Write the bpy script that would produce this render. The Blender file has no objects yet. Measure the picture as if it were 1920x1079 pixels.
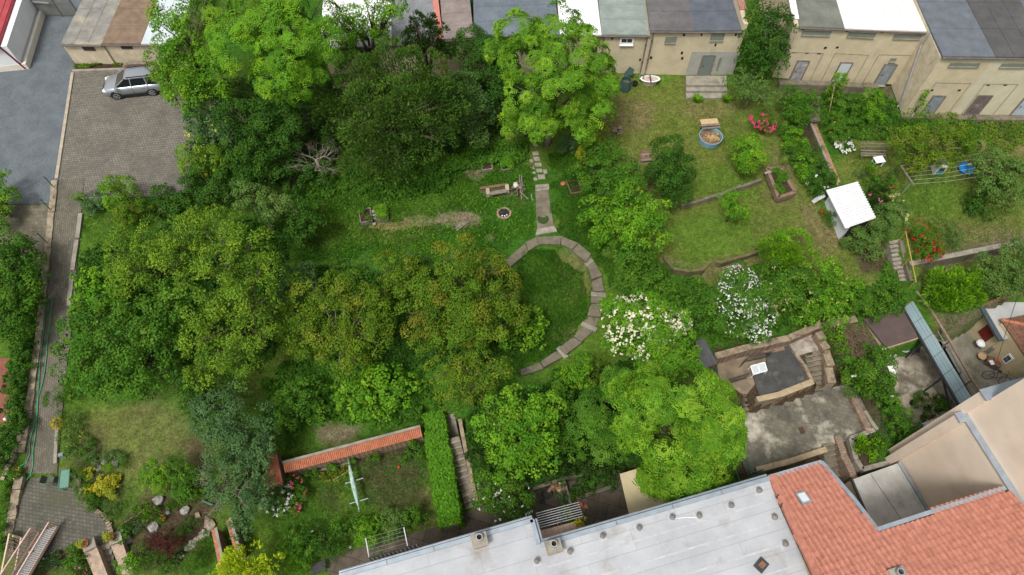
import bpy, bmesh, math, random
import numpy as np
from mathutils import Vector

# ------------------------------------------------------------ camera, sky, sun, exposure
SC = bpy.context.scene
COL = SC.collection
F, TILT, CH = 1280.0, math.radians(30.4), 38.0          # focal length in photo pixels, angle off nadir, height (m)
cam_d = bpy.data.cameras.new('camera')
cam_d.sensor_width = 36.0
cam_d.lens = F / 1920 * 36.0
cam_d.clip_start, cam_d.clip_end = 0.5, 2000
cam = bpy.data.objects.new('camera', cam_d)
COL.objects.link(cam)
cam.location = (0, 0, CH)
cam.rotation_euler = (TILT, 0, 0)
SC.camera = cam

SUN_EL, SUN_AZ = math.radians(62), math.radians(215)    # soft high sun behind cloud, from the south-west
world = bpy.data.worlds.new('World')
SC.world = world
world.use_nodes = True
wn = world.node_tree
wn.nodes.clear()
sky = wn.nodes.new('ShaderNodeTexSky')
sky.sky_type = 'NISHITA'
sky.sun_disc = False
sky.sun_elevation, sky.sun_rotation = SUN_EL, SUN_AZ
sky.air_density, sky.dust_density, sky.ozone_density = 1.0, 4.0, 1.0
hsv = wn.nodes.new('ShaderNodeHueSaturation')           # cloud cover takes most of the blue out
hsv.inputs['Saturation'].default_value = 0.13
bg = wn.nodes.new('ShaderNodeBackground')
bg.inputs['Strength'].default_value = 0.085
wo = wn.nodes.new('ShaderNodeOutputWorld')
wn.links.new(sky.outputs[0], hsv.inputs['Color'])
wn.links.new(hsv.outputs[0], bg.inputs['Color'])
wn.links.new(bg.outputs[0], wo.inputs['Surface'])

sun_d = bpy.data.lights.new('sun', 'SUN')
sun_d.energy = 1.5
sun_d.angle = math.radians(13)
sun_d.color = (1.0, 0.96, 0.9)
sun = bpy.data.objects.new('sun', sun_d)
COL.objects.link(sun)
sd = Vector((math.sin(SUN_AZ) * math.cos(SUN_EL), math.cos(SUN_AZ) * math.cos(SUN_EL), math.sin(SUN_EL)))
sun.rotation_euler = sd.to_track_quat('Z', 'Y').to_euler()
sun.location = sd * 80

vs = SC.view_settings
SC.display_settings.display_device = 'sRGB'
vs.view_transform, vs.look, vs.gamma, vs.use_curve_mapping = 'Standard', 'None', 1.0, False
vs.exposure = 0.95
SC.cycles.max_bounces, SC.cycles.diffuse_bounces, SC.cycles.transmission_bounces = 8, 4, 5

# ------------------------------------------------------------ pixel -> place
TS, TC = math.sin(TILT), math.cos(TILT)
def ray(u, v):
    x, y = (u - 960) / F, (539.5 - v) / F
    return x, TS + TC * y, -TC + TS * y
def P(u, v, z=0.0):
    d = ray(u, v); t = (z - CH) / d[2]
    return Vector((d[0] * t, d[1] * t, z))
def XY(u, v, z):
    p = P(u, v, z); return (p.x, p.y)
def depth(p):
    return p[1] * TS - (p[2] - CH) * TC
RNG = np.random.default_rng(7)
random.seed(7)

def inpoly(x, y, poly):
    c = np.zeros(x.shape, bool)
    n = len(poly)
    for i in range(n):
        x0, y0 = poly[i]; x1, y1 = poly[(i + 1) % n]
        if y0 == y1: continue
        c ^= ((y0 > y) != (y1 > y)) & (x < (x1 - x0) * (y - y0) / (y1 - y0) + x0)
    return c
ZONES = []
def zone(z, *px):
    ZONES.append((z, [XY(u, v, z) for u, v in px]))
zone(-1.3, (1238, 470), (1258, 503), (1312, 508), (1352, 488), (1452, 462), (1530, 440), (1500, 380), (1440, 310), (1290, 380), (1240, 400))
zone(-2.7, (1718, 502), (1925, 466), (1960, 540), (1840, 575), (1725, 565))
zone(-5.2, (478, 1130), (478, 960), (505, 890), (530, 868), (790, 800), (800, 775), (838, 790), (868, 800), (895, 950), (1010, 908), (1180, 880), (1330, 890), (1385, 900), (1470, 1000), (900, 1130))
zone(-4.65, (1385, 740), (1420, 765), (1520, 735), (1500, 655), (1545, 640), (1560, 700), (1600, 700), (1650, 815), (1700, 868), (1700, 1010), (1560, 1010), (1400, 905))
zone(-4.4, (1600, 816), (1648, 806), (1694, 862), (1620, 884))
zone(-3.3, (1338, 668), (1385, 655), (1482, 633), (1525, 618), (1538, 655), (1508, 664), (1518, 735), (1424, 765), (1392, 740), (1345, 710))
zone(-4.6, (1388, 772), (1420, 768), (1520, 738), (1506, 665), (1540, 655), (1556, 722), (1602, 716), (1645, 812), (1575, 835), (1560, 850), (1412, 895), (1385, 860))
zone(-6.3, (1513, 851), (1546, 841), (1600, 915), (1660, 1010), (1570, 1020))
zone(-4.6, (1640, 690), (1716, 652), (1728, 640), (1764, 640), (1838, 770), (1800, 800), (1704, 820))
zone(-4.6, (1742, 622), (1770, 640), (1850, 600), (1925, 600), (1925, 760), (1838, 778))
zone(-4.5, (46, 896), (110, 890), (146, 906), (156, 940), (182, 962), (208, 988), (208, 1018), (182, 1026), (152, 1024), (70, 1048), (30, 1048), (22, 960))
zone(-3.1, (1638, 487), (1657, 481), (1706, 536), (1682, 543))
zone(-.95, (1506, 210), (1524, 210), (1538, 232), (1516, 234))
zone(-4.66, (1488, 687), (1516, 681), (1550, 731), (1520, 739))
zone(0, (130, 100), (300, 100), (372, 160), (372, 368), (150, 376), (100, 340))
zone(-5.9, (160, 1130), (165, 1030), (200, 1010), (225, 1030), (250, 1130))

PRY = [-50, 10, 12, 20, 31, 36, 41.3, 41.6, 300]
PRZ = [-5.1, -5.0, -4.6, -2.6, -1.0, -0.7, -.55, 0, 0]
PLY = [-50, 9, 13, 28.5, 31, 300]
PLZ = [-4.7, -4.6, -3.9, -0.15, 0, 0]
def height(x, y):
    x = np.asarray(x, float); y = np.asarray(y, float)
    a = np.interp(y, PRY, PRZ); b = np.interp(y, PLY, PLZ)
    k = np.clip((x + 19 - np.clip(y - 26, 0, 8) * .3) / 5 + .5, 0, 1)
    h = b + (a - b) * k
    for z, poly in ZONES:
        h = np.where(inpoly(x, y, poly), z, h)
    return h
def hz(x, y):
    return float(height(np.array([x]), np.array([y]))[0])
_zs = np.linspace(0.6, -7, 153)
def G(u, v, dz=0.0):
    d = ray(u, v); t = (_zs - CH) / d[2]
    h = height(d[0] * t, d[1] * t)
    i = int(np.argmax(_zs <= h))
    return P(u, v, max(_zs[i], min(float(h[i]), _zs[max(i - 1, 0)])) + dz)

# ------------------------------------------------------------ mesh building
BASE = {}
class MB:
    def __init__(s): s.v, s.f = [], []
    def quad(s, *p):
        n = len(s.v); s.v += [tuple(q) for q in p]; s.f.append(tuple(range(n, n + len(p)))); return s
    def prism(s, poly, z0, z1):
        n = len(poly); b = len(s.v)
        zz0 = z0 if isinstance(z0, (list, tuple)) else [z0] * n
        zz1 = z1 if isinstance(z1, (list, tuple)) else [z1] * n
        ar = sum(poly[i][0] * poly[(i + 1) % n][1] - poly[(i + 1) % n][0] * poly[i][1] for i in range(n))
        if ar < 0: poly, zz0, zz1 = poly[::-1], zz0[::-1], zz1[::-1]
        s.v += [(p[0], p[1], z) for p, z in zip(poly, zz0)] + [(p[0], p[1], z) for p, z in zip(poly, zz1)]
        s.f.append(tuple(range(b + n - 1, b - 1, -1))); s.f.append(tuple(range(b + n, b + 2 * n)))
        for i in range(n):
            j = (i + 1) % n; s.f.append((b + i, b + j, b + n + j, b + n + i))
        return s
    def hexa(s, p):
        b = len(s.v); s.v += [tuple(q) for q in p]
        for f in ((3, 2, 1, 0), (4, 5, 6, 7), (0, 1, 5, 4), (1, 2, 6, 5), (2, 3, 7, 6), (3, 0, 4, 7)):
            s.f.append(tuple(b + i for i in f))
        return s
    def box(s, c, size, rz=0.0):
        cx, cy, cz = c; hx, hy, hh = size[0] / 2, size[1] / 2, size[2] / 2
        ca, sa = math.cos(rz), math.sin(rz)
        q = [(cx + ca * x - sa * y, cy + sa * x + ca * y) for x, y in ((-hx, -hy), (hx, -hy), (hx, hy), (-hx, hy))]
        return s.prism(q, cz - hh, cz + hh)
    def beam(s, p, q, w, h=None, up=(0, 0, 1)):
        p, q = Vector(p), Vector(q); h = h or w
        d = (q - p).normalized(); u = Vector(up)
        if abs(d.dot(u)) > .98: u = Vector((1, 0, 0))
        r = d.cross(u).normalized() * w / 2; t = r.cross(d).normalized() * h / 2
        return s.hexa([p - r - t, p + r - t, q + r - t, q - r - t, p - r + t, p + r + t, q + r + t, q - r + t])
    def tube(s, pts, rad, n=6, cap=True):
        pts = [Vector(p) for p in pts]; m = len(pts)
        rad = rad if isinstance(rad, (list, tuple)) else [rad] * m
        b = len(s.v)
        for i, p in enumerate(pts):
            d = (pts[min(i + 1, m - 1)] - pts[max(i - 1, 0)])
            d = d.normalized() if d.length > 1e-6 else Vector((0, 0, 1))
            a = Vector((0, 0, 1)) if abs(d.z) < .9 else Vector((1, 0, 0))
            r = d.cross(a).normalized(); t = r.cross(d)
            for k in range(n):
                g = 2 * math.pi * k / n
                s.v.append(tuple(p + (r * math.cos(g) + t * math.sin(g)) * rad[i]))
        for i in range(m - 1):
            for k in range(n):
                j = (k + 1) % n
                s.f.append((b + i * n + k, b + i * n + j, b + (i + 1) * n + j, b + (i + 1) * n + k))
        if cap:
            s.f.append(tuple(range(b + n - 1, b - 1, -1))); s.f.append(tuple(range(b + (m - 1) * n, b + m * n)))
        return s
    def lathe(s, c, prof, n=16, sx=1.0, sy=1.0, rz=0.0):
        b = len(s.v); ca, sa = math.cos(rz), math.sin(rz)
        for r, z in prof:
            for k in range(n):
                g = 2 * math.pi * k / n; x, y = r * math.cos(g) * sx, r * math.sin(g) * sy
                s.v.append((c[0] + ca * x - sa * y, c[1] + sa * x + ca * y, c[2] + z))
        for i in range(len(prof) - 1):
            for k in range(n):
                j = (k + 1) % n
                s.f.append((b + i * n + k, b + i * n + j, b + (i + 1) * n + j, b + (i + 1) * n + k))
        s.f.append(tuple(range(b + (len(prof) - 1) * n, b + len(prof) * n)))
        return s
    def rock(s, c, r, seed=0, flat=.7):
        rg = random.Random(seed); b = len(s.v); n, m = 7, 4
        for i in range(m):
            th = math.pi * (i + .35) / (m - .3)
            for k in range(n):
                g = 2 * math.pi * (k + .5 * (i % 2)) / n; q = r * rg.uniform(.78, 1.15)
                s.v.append((c[0] + q * math.sin(th) * math.cos(g), c[1] + q * math.sin(th) * math.sin(g), c[2] + q * flat * math.cos(th)))
        for i in range(m - 1):
            for k in range(n):
                j = (k + 1) % n
                s.f.append((b + i * n + k, b + (i + 1) * n + k, b + (i + 1) * n + j, b + i * n + j))
        s.f.append(tuple(range(b, b + n))); s.f.append(tuple(range(b + m * n - 1, b + (m - 1) * n - 1, -1)))
        return s
    def mesh(s, name, off=(0, 0, 0), smooth=False):
        me = bpy.data.meshes.new(name)
        me.from_pydata([(x - off[0], y - off[1], z - off[2]) for x, y, z in s.v], [], [tuple(f) for f in s.f])
        if smooth: me.polygons.foreach_set('use_smooth', [True] * len(me.polygons))
        me.update(); return me
    def build(s, name, mat, parent=None, smooth=False, base=None):
        if parent is not None: base = BASE[parent.name]
        elif base is None:
            a = np.array(s.v); base = Vector((float(a[:, 0].mean()), float(a[:, 1].mean()), float(a[:, 2].min())))
        o = bpy.data.objects.new(name, s.mesh(name, base, smooth))
        o.data.materials.append(mat); COL.objects.link(o)
        if parent is not None: o.parent = parent
        else: o.location = base
        BASE[o.name] = Vector(base)
        return o
def link(name, me, parent=None, loc=(0, 0, 0), rot=(0, 0, 0), sc=(1, 1, 1)):
    """one piece that shares a mesh; loc is a world position"""
    o = bpy.data.objects.new(name, me); COL.objects.link(o)
    b = BASE[parent.name] if parent is not None else Vector((0, 0, 0))
    o.location = Vector(loc) - b; o.rotation_euler = rot; o.scale = sc
    if parent is not None: o.parent = parent
    BASE[o.name] = Vector(loc)
    return o
def tag(o, label=None, cat=None, group=None, kind=None):
    if label: o['label'] = label
    if cat: o['category'] = cat
    if group: o['group'] = group
    if kind: o['kind'] = kind
    return o
def thing(name, label, cat, loc, group=None, kind=None):
    o = bpy.data.objects.new(name, None); COL.objects.link(o)
    o.location = loc; o.empty_display_size = .3
    BASE[o.name] = Vector(loc)
    return tag(o, label, cat, group, kind)

# ------------------------------------------------------------ materials
MATS = {}
def M(name, c1, c2=None, scale=3.0, rough=.85, bump=.15, bscale=40.0, spec=.25, metal=0.0, c3=None, s3=.6, t3=.62, w3=.06, brick=None, rot=0.0, grain=.25, alpha=None):
    """noise-mixed two/three colour surface; brick=(width, height, mortar size, mortar colour) lays courses in world space"""
    if name in MATS: return MATS[name]
    m = bpy.data.materials.new(name); m.use_nodes = True; nt = m.node_tree; N, L = nt.nodes, nt.links
    N.clear()
    out = N.new('ShaderNodeOutputMaterial'); b = N.new('ShaderNodeBsdfPrincipled'); L.new(b.outputs[0], out.inputs[0])
    geo = N.new('ShaderNodeNewGeometry'); mp = N.new('ShaderNodeMapping'); mp.inputs['Rotation'].default_value = (0, 0, rot)
    L.new(geo.outputs['Position'], mp.inputs['Vector'])
    def noise(sc, det=5, rg=.6):
        n = N.new('ShaderNodeTexNoise'); n.inputs['Scale'].default_value = sc; n.inputs['Detail'].default_value = det; n.inputs['Roughness'].default_value = rg
        L.new(mp.outputs[0], n.inputs['Vector']); return n
    def mix(fac, a, bb, mode='MIX'):
        x = N.new('ShaderNodeMix'); x.data_type = 'RGBA'; x.blend_type = mode
        if isinstance(fac, float): x.inputs[0].default_value = fac
        else: L.new(fac, x.inputs[0])
        for i, q in ((6, a), (7, bb)):
            if isinstance(q, tuple): x.inputs[i].default_value = (*q, 1)
            else: L.new(q, x.inputs[i])
        return x.outputs[2]
    def ramp(src, lo, hi):
        r = N.new('ShaderNodeMapRange'); r.inputs[1].default_value = lo; r.inputs[2].default_value = hi
        L.new(src, r.inputs[0]); return r.outputs[0]
    n1 = noise(scale)
    c2 = c2 or tuple(x * .72 for x in c1)
    col = mix(ramp(n1.outputs[0], .36, .64), c2, c1)
    hgt = None
    if brick:
        br = N.new('ShaderNodeTexBrick'); L.new(mp.outputs[0], br.inputs['Vector'])
        br.inputs['Scale'].default_value = 1.0; br.inputs['Brick Width'].default_value = brick[0]; br.inputs['Row Height'].default_value = brick[1]
        br.inputs['Mortar Size'].default_value = brick[2]; br.inputs['Mortar Smooth'].default_value = .2
        br.inputs['Color1'].default_value = (1, 1, 1, 1); k2 = brick[4] if len(brick) > 4 else .72; br.inputs['Color2'].default_value = (k2, k2, k2, 1); br.inputs['Mortar'].default_value = (1, 1, 1, 1)
        col = mix(1.0, col, br.outputs['Color'], 'MULTIPLY')
        col = mix(br.outputs['Fac'], col, brick[3]); hgt = br.outputs['Fac']
    if c3:
        n3 = noise(s3, 6, .65); col = mix(ramp(n3.outputs[0], t3 - w3, t3 + w3), col, c3)
    nf = noise(bscale, 3, .7)
    if grain:
        g = ramp(nf.outputs[0], .25, .75); gm = N.new('ShaderNodeMapRange'); gm.inputs[3].default_value = 1 - grain; gm.inputs[4].default_value = 1 + grain
        L.new(g, gm.inputs[0]); cc = N.new('ShaderNodeCombineXYZ')
        for i in range(3): L.new(gm.outputs[0], cc.inputs[i])
        col = mix(1.0, col, cc.outputs[0], 'MULTIPLY')
    L.new(col, b.inputs['Base Color'])
    b.inputs['Roughness'].default_value = rough; b.inputs['Metallic'].default_value = metal; b.inputs['Specular IOR Level'].default_value = spec
    if bump:
        bp = N.new('ShaderNodeBump'); bp.inputs['Strength'].default_value = bump; bp.inputs['Distance'].default_value = .05
        L.new(nf.outputs[0], bp.inputs['Height']); last = bp
        if hgt is not None:
            b2 = N.new('ShaderNodeBump'); b2.invert = True; b2.inputs['Strength'].default_value = .6; b2.inputs['Distance'].default_value = .03
            L.new(hgt, b2.inputs['Height']); L.new(bp.outputs[0], b2.inputs['Normal']); last = b2
        L.new(last.outputs[0], b.inputs['Normal'])
    if alpha is not None: b.inputs['Alpha'].default_value = alpha
    MATS[name] = m; return m
def glass(name, col, rough=.08):
    if name in MATS: return MATS[name]
    m = bpy.data.materials.new(name); m.use_nodes = True; b = m.node_tree.nodes['Principled BSDF']
    b.inputs['Base Color'].default_value = (*col, 1); b.inputs['Roughness'].default_value = rough; b.inputs['Specular IOR Level'].default_value = .8
    MATS[name] = m; return m
def attr_mat(name, leaf=True, fine=0.0):
    m = bpy.data.materials.new(name); m.use_nodes = True; nt = m.node_tree; N, L = nt.nodes, nt.links
    b = N['Principled BSDF']; out = N['Material Output']
    a = N.new('ShaderNodeAttribute'); a.attribute_name = 'col'; col = a.outputs['Color']
    if fine:
        geo = N.new('ShaderNodeNewGeometry'); prev = None
        for sc, lo in ((2.2, .7), (7.0, .55), (22.0, .42)):
            n = N.new('ShaderNodeTexNoise'); n.inputs['Scale'].default_value = sc; n.inputs['Detail'].default_value = 4; n.inputs['Roughness'].default_value = .7
            L.new(geo.outputs['Position'], n.inputs['Vector'])
            r = N.new('ShaderNodeMapRange'); r.inputs[1].default_value = .3; r.inputs[2].default_value = .7; r.inputs[3].default_value = lo; r.inputs[4].default_value = 2 - lo
            L.new(n.outputs[0], r.inputs[0]); c = N.new('ShaderNodeCombineXYZ')
            for i in range(3): L.new(r.outputs[0], c.inputs[i])
            x = N.new('ShaderNodeMix'); x.data_type = 'RGBA'; x.blend_type = 'MULTIPLY'; x.inputs[0].default_value = 1
            L.new(col, x.inputs[6]); L.new(c.outputs[0], x.inputs[7]); col = x.outputs[2]; prev = n
        bp = N.new('ShaderNodeBump'); bp.inputs['Strength'].default_value = .7; bp.inputs['Distance'].default_value = .08
        L.new(prev.outputs[0], bp.inputs['Height']); L.new(bp.outputs[0], b.inputs['Normal'])
    L.new(col, b.inputs['Base Color'])
    b.inputs['Roughness'].default_value = .55 if leaf else .95; b.inputs['Specular IOR Level'].default_value = .1 if leaf else .05
    if leaf:
        t = N.new('ShaderNodeBsdfTranslucent'); L.new(col, t.inputs['Color'])
        mx = N.new('ShaderNodeMixShader'); mx.inputs[0].default_value = .24
        L.new(b.outputs[0], mx.inputs[1]); L.new(t.outputs[0], mx.inputs[2]); L.new(mx.outputs[0], out.inputs['Surface'])
    return m
LEAF = attr_mat('leaf')
GROUND = attr_mat('ground_surface', False, 1.0)

WALLM = M('cream_render', (.56, .48, .33), (.47, .40, .27), 1.2, .9, .1, 30, c3=(.38, .33, .25), s3=.5, t3=.66, w3=.1, grain=.1)
WALLOLD = M('peeling_render', (.58, .50, .36), (.44, .37, .26), 1.6, .9, .2, 25, c3=(.35, .22, .14), s3=.9, t3=.68, w3=.04, grain=.12)
CONC = M('concrete', (.30, .27, .22), (.21, .19, .155), 1.8, .92, .2, 45, c3=(.13, .12, .085), s3=.7, t3=.63, w3=.08)
CONCD = M('mossy_concrete', (.20, .17, .125), (.12, .105, .075), 2.2, .95, .25, 40, c3=(.06, .07, .03), s3=1.1, t3=.62, w3=.08)
STONE = M('sandstone', (.32, .25, .17), (.20, .155, .105), 3.0, .95, .4, 22, c3=(.09, .08, .05), s3=1.6, t3=.6)
BRICKM = M('brick_wall', (.33, .17, .11), (.22, .12, .08), 3, .9, .3, 30, c3=(.18, .15, .11), s3=1.2, t3=.6, brick=(.26, .08, .012, (.3, .26, .2)))
TERRA = M('terracotta', (.45, .16, .085), (.33, .115, .06), 2.5, .8, .15, 40, c3=(.20, .10, .07), s3=1.3, t3=.66)
ROOFTILE = M('roof_tile_clay', (.46, .195, .135), (.34, .135, .095), 3.4, .75, .1, 40, c3=(.28, .13, .095), s3=1.1, t3=.66)
ZINC = M('zinc_flashing', (.33, .38, .42), (.26, .30, .34), 2, .45, .05, 20, spec=.5, metal=.4, grain=.06)
DARKMET = M('dark_metal', (.04, .045, .05), (.03, .03, .035), 4, .5, .05, 30, spec=.4)
GALV = M('galvanised_steel', (.42, .43, .44), (.33, .34, .35), 6, .45, .05, 30, spec=.5, metal=.5)
WHITE = M('white_paint', (.80, .80, .80), (.72, .73, .74), 1.5, .5, .05, 30, grain=.05)
WOODG = M('grey_wood', (.24, .20, .165), (.15, .125, .10), 5, .9, .3, 35)
WOODB = M('brown_wood', (.22, .13, .075), (.13, .08, .05), 5, .85, .25, 35)
WOODL = M('pale_wood', (.52, .37, .21), (.42, .29, .16), 5, .8, .2, 35)
SOIL = M('dark_soil', (.065, .043, .03), (.04, .027, .019), 4, 1, .6, 30, spec=.05)
BARK = M('bark', (.13, .10, .075), (.075, .058, .043), 6, .95, .4, 25, spec=.1)
BARKG = M('grey_bark', (.30, .26, .21), (.20, .17, .135), 6, .95, .3, 25, spec=.1)
GREENM = M('green_paint', (.06, .16, .11), (.045, .12, .085), 3, .5, .05, 30)
CURT = M('plaster_pink', (.72, .60, .485), (.67, .55, .44), .8, .9, .06, 50, grain=.06, c3=(.58, .47, .37), s3=.35, t3=.66, w3=.1)
# ------------------------------------------------------------ ground sheet
def lattice(x, y, s, seed):
    """smooth value noise, 0..1"""
    rg = np.random.default_rng(seed); T = rg.random((256, 256))
    a, b = x * s, y * s; i, j = np.floor(a).astype(int), np.floor(b).astype(int)
    fx, fy = a - i, b - j; fx = fx * fx * (3 - 2 * fx); fy = fy * fy * (3 - 2 * fy)
    g = lambda p, q: T[p % 256, q % 256]
    return (g(i, j) * (1 - fx) + g(i + 1, j) * fx) * (1 - fy) + (g(i, j + 1) * (1 - fx) + g(i + 1, j + 1) * fx) * fy
def fbm(x, y, s, seed):
    return (lattice(x, y, s, seed) + .5 * lattice(x, y, s * 2.1, seed + 1) + .25 * lattice(x, y, s * 4.3, seed + 2)) / 1.75

far = [60, 75, 100, 150, 250, 400]
gx = np.array([-f for f in far[::-1]] + list(np.arange(-47, 47.01, .25)) + far)
gy = np.array([-400, -200, -100, -50, -20] + list(np.arange(-6, 56.01, .25)) + [60, 75, 100, 150, 250, 400])
XX, YY = np.meshgrid(gx, gy)
ZZ = height(XX, YY)
inside = (np.abs(XX) < 47) & (YY > -6) & (YY < 56)
flat = np.zeros(XX.shape, bool)
for z_, poly_ in ZONES[2:]: flat |= inpoly(XX, YY, poly_)
ZZ = ZZ + np.where(inside & ~flat & (XX > -26), (fbm(XX, YY, .35, 5) - .5) * .14, 0)
n1, n2, n3 = fbm(XX, YY, .22, 11), fbm(XX, YY, .6, 21), fbm(XX, YY, 1.8, 31)
LUSH, MIDG, DRY, BROWN, SOILC, DSOIL = [np.array(c) for c in ((.036, .104, .011), (.074, .136, .017), (.150, .150, .040), (.165, .125, .065), (.185, .145, .098), (.052, .037, .024))]
def lerp(a, b, t): return a + (b - a) * np.clip(t, 0, 1)[..., None]
GC = lerp(np.broadcast_to(LUSH, XX.shape + (3,)), MIDG, (n1 - .35) * 3.2)
GC = lerp(GC, DRY * .8, (n2 - .6) * 2.2)
def paint(col, amount, px, dz=0.0, soft=.5, br=.35, seed=3):
    """patch of another ground cover inside a pixel polygon, its edge broken up by noise"""
    global GC
    w = [G(u, v) for u, v in px]; poly = [(p.x, p.y) for p in w]
    e = .9
    ox, oy = (fbm(XX, YY, .9, seed) - .5) * 2 * e, (fbm(XX, YY, .9, seed + 7) - .5) * 2 * e
    acc = np.zeros(XX.shape)
    for dx, dy in ((0, 0), (soft, 0), (-soft, 0), (0, soft), (0, -soft)):
        acc += inpoly(XX + ox * soft * 1.6 + dx, YY + oy * soft * 1.6 + dy, poly)
    a = acc / 5 * amount * (1 - br + br * 2 * n3)
    GC = lerp(GC, np.array(col), a)
def ell(u, v, ru, rv, n=12):
    return [(u + ru * math.cos(2 * math.pi * k / n), v + rv * math.sin(2 * math.pi * k / n)) for k in range(n)]
RL = [(1125, 160), (1440, 150), (1470, 230), (1540, 440), (1660, 470), (1640, 540), (1460, 560), (1300, 520), (1240, 480), (1140, 300)]
paint(DRY, .6, RL, soft=.8)
paint(BROWN, .7, ell(1180, 215, 55, 35), seed=9); paint(BROWN, .6, ell(1330, 205, 70, 18)); paint(BROWN, .55, ell(1200, 330, 50, 40), seed=13)
paint(BROWN, .8, [(1500, 380), (1545, 400), (1580, 450), (1560, 480), (1510, 460)], seed=4)
paint(BROWN, .7, ell(1470, 330, 30, 60), seed=5); paint(BROWN, .8, [(1235, 480), (1300, 520), (1360, 520), (1460, 480), (1460, 462), (1350, 490), (1290, 508), (1250, 495)], seed=6, soft=.3)
paint(MIDG * 1.1, .8, ell(1330, 440, 90, 45), seed=8); paint(MIDG, .7, ell(1350, 340, 60, 30), seed=8)
paint(DRY, .55, [(1590, 230), (1920, 240), (1920, 480), (1720, 490), (1700, 400), (1560, 330)], seed=15)
paint(MIDG * 1.1, .7, ell(1740, 370, 80, 40), seed=16); paint(BROWN, .6, ell(1850, 430, 70, 18), seed=17)
paint(BROWN, .9, [(1700, 212), (1920, 215), (1920, 280), (1840, 290), (1800, 250), (1720, 240)], seed=18)
paint(SOILC * .6, .9, [(1460, 150), (1680, 155), (1690, 215), (1640, 225), (1530, 180), (1460, 180)], seed=19)
paint(SOILC * .7, .9, [(1740, 470), (1920, 438), (1920, 458), (1740, 490)], seed=20, soft=.3)
paint(DSOIL * 1.4, 1, [(1600, 470), (1655, 455), (1675, 500), (1615, 515)], seed=22, soft=.25)
paint(DSOIL, 1, [(1500, 232), (1524, 232), (1552, 330), (1520, 330)], seed=23, soft=.2)
paint(BROWN * .8, .7, [(1725, 505), (1920, 470), (1920, 490), (1730, 540)], seed=24)
# meadow in the middle garden
paint(SOILC * .8, .8, ell(890, 322, 22, 18), seed=30, soft=.3); paint(SOILC, .9, ell(860, 412, 48, 17), seed=31, soft=.35)
paint(SOILC, .5, ell(790, 415, 40, 12), seed=32, soft=.35); paint(BROWN, .9, ell(921, 447, 6, 9), seed=33, soft=.15)
paint(SOILC * .6, .8, ell(935, 360, 40, 12), seed=34, soft=.25); paint(DRY, .6, ell(740, 440, 70, 22), seed=35)
paint(DRY, .6, ell(620, 440, 50, 30), seed=36); paint(BROWN, .6, ell(735, 425, 55, 9), seed=37, soft=.3)
paint(SOILC * .7, .6, ell(500, 330, 30, 15), seed=38)
paint(LUSH, .8, ell(870, 470, 130, 25), seed=39); paint(LUSH, .8, ell(660, 480, 100, 25), seed=40)
paint(BROWN, .55, ell(1075, 520, 25, 50), seed=41); paint(BROWN, .6, ell(1060, 620, 20, 30), seed=42)
paint(SOILC * .8, .9, [(588, 802), (640, 792), (680, 800), (660, 822), (600, 832)], seed=43, soft=.2)
# left garden
paint(MIDG, .8, [(150, 410), (340, 430), (340, 470), (200, 500), (150, 500)], seed=50)
paint(BROWN, .38, [(165, 770), (330, 740), (380, 800), (340, 860), (280, 950), (230, 900), (180, 850)], seed=51)
paint(DRY * .8, .3, [(165, 770), (260, 760), (260, 900), (200, 880)], seed=52); paint(DSOIL * 1.6, .85, ell(370, 850, 22, 40), seed=53)
paint(DSOIL * 1.3, .9, [(270, 930), (400, 920), (410, 990), (330, 1079), (200, 1079), (215, 990)], seed=54)
paint(DSOIL * 1.3, .85, [(70, 1045), (150, 1020), (180, 1079), (60, 1079)], seed=55)
paint(DSOIL * 1.2, .8, [(80, 400), (100, 400), (30, 870), (0, 900), (0, 860), (50, 700)], seed=56, soft=.3)
paint(DSOIL * 1.5, .8, [(150, 780), (170, 800), (200, 860), (240, 930), (200, 960), (140, 880)], seed=57)
# lower lawn with bare earth
paint(DSOIL * 1.3, .7, [(670, 850), (800, 860), (825, 980), (740, 985), (680, 930)], seed=60, soft=.7)
paint(DSOIL, .7, ell(620, 930, 30, 25), seed=61); paint(LUSH, .6, ell(560, 980, 60, 40), seed=62); paint(DSOIL * 1.2, .8, [(560, 880), (780, 830), (790, 850), (580, 900)], seed=63, soft=.2)
paint(SOILC * .5, .9, [(1560, 620), (1640, 610), (1690, 800), (1640, 860), (1590, 760), (1570, 690)], seed=64)
paint(DSOIL, .8, [(880, 860), (1010, 830), (1200, 860), (1200, 890), (900, 960)], seed=65)
paint(DSOIL * 1.3, 1, [(1335, 650), (1400, 655), (1540, 625), (1562, 700), (1610, 705), (1655, 815), (1600, 920), (1560, 910), (1385, 905), (1380, 740)], seed=67, soft=.3, br=.1)
paint(SOILC * .7, .8, [(1740, 600), (1850, 560), (1860, 610), (1760, 650)], seed=66)

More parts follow.
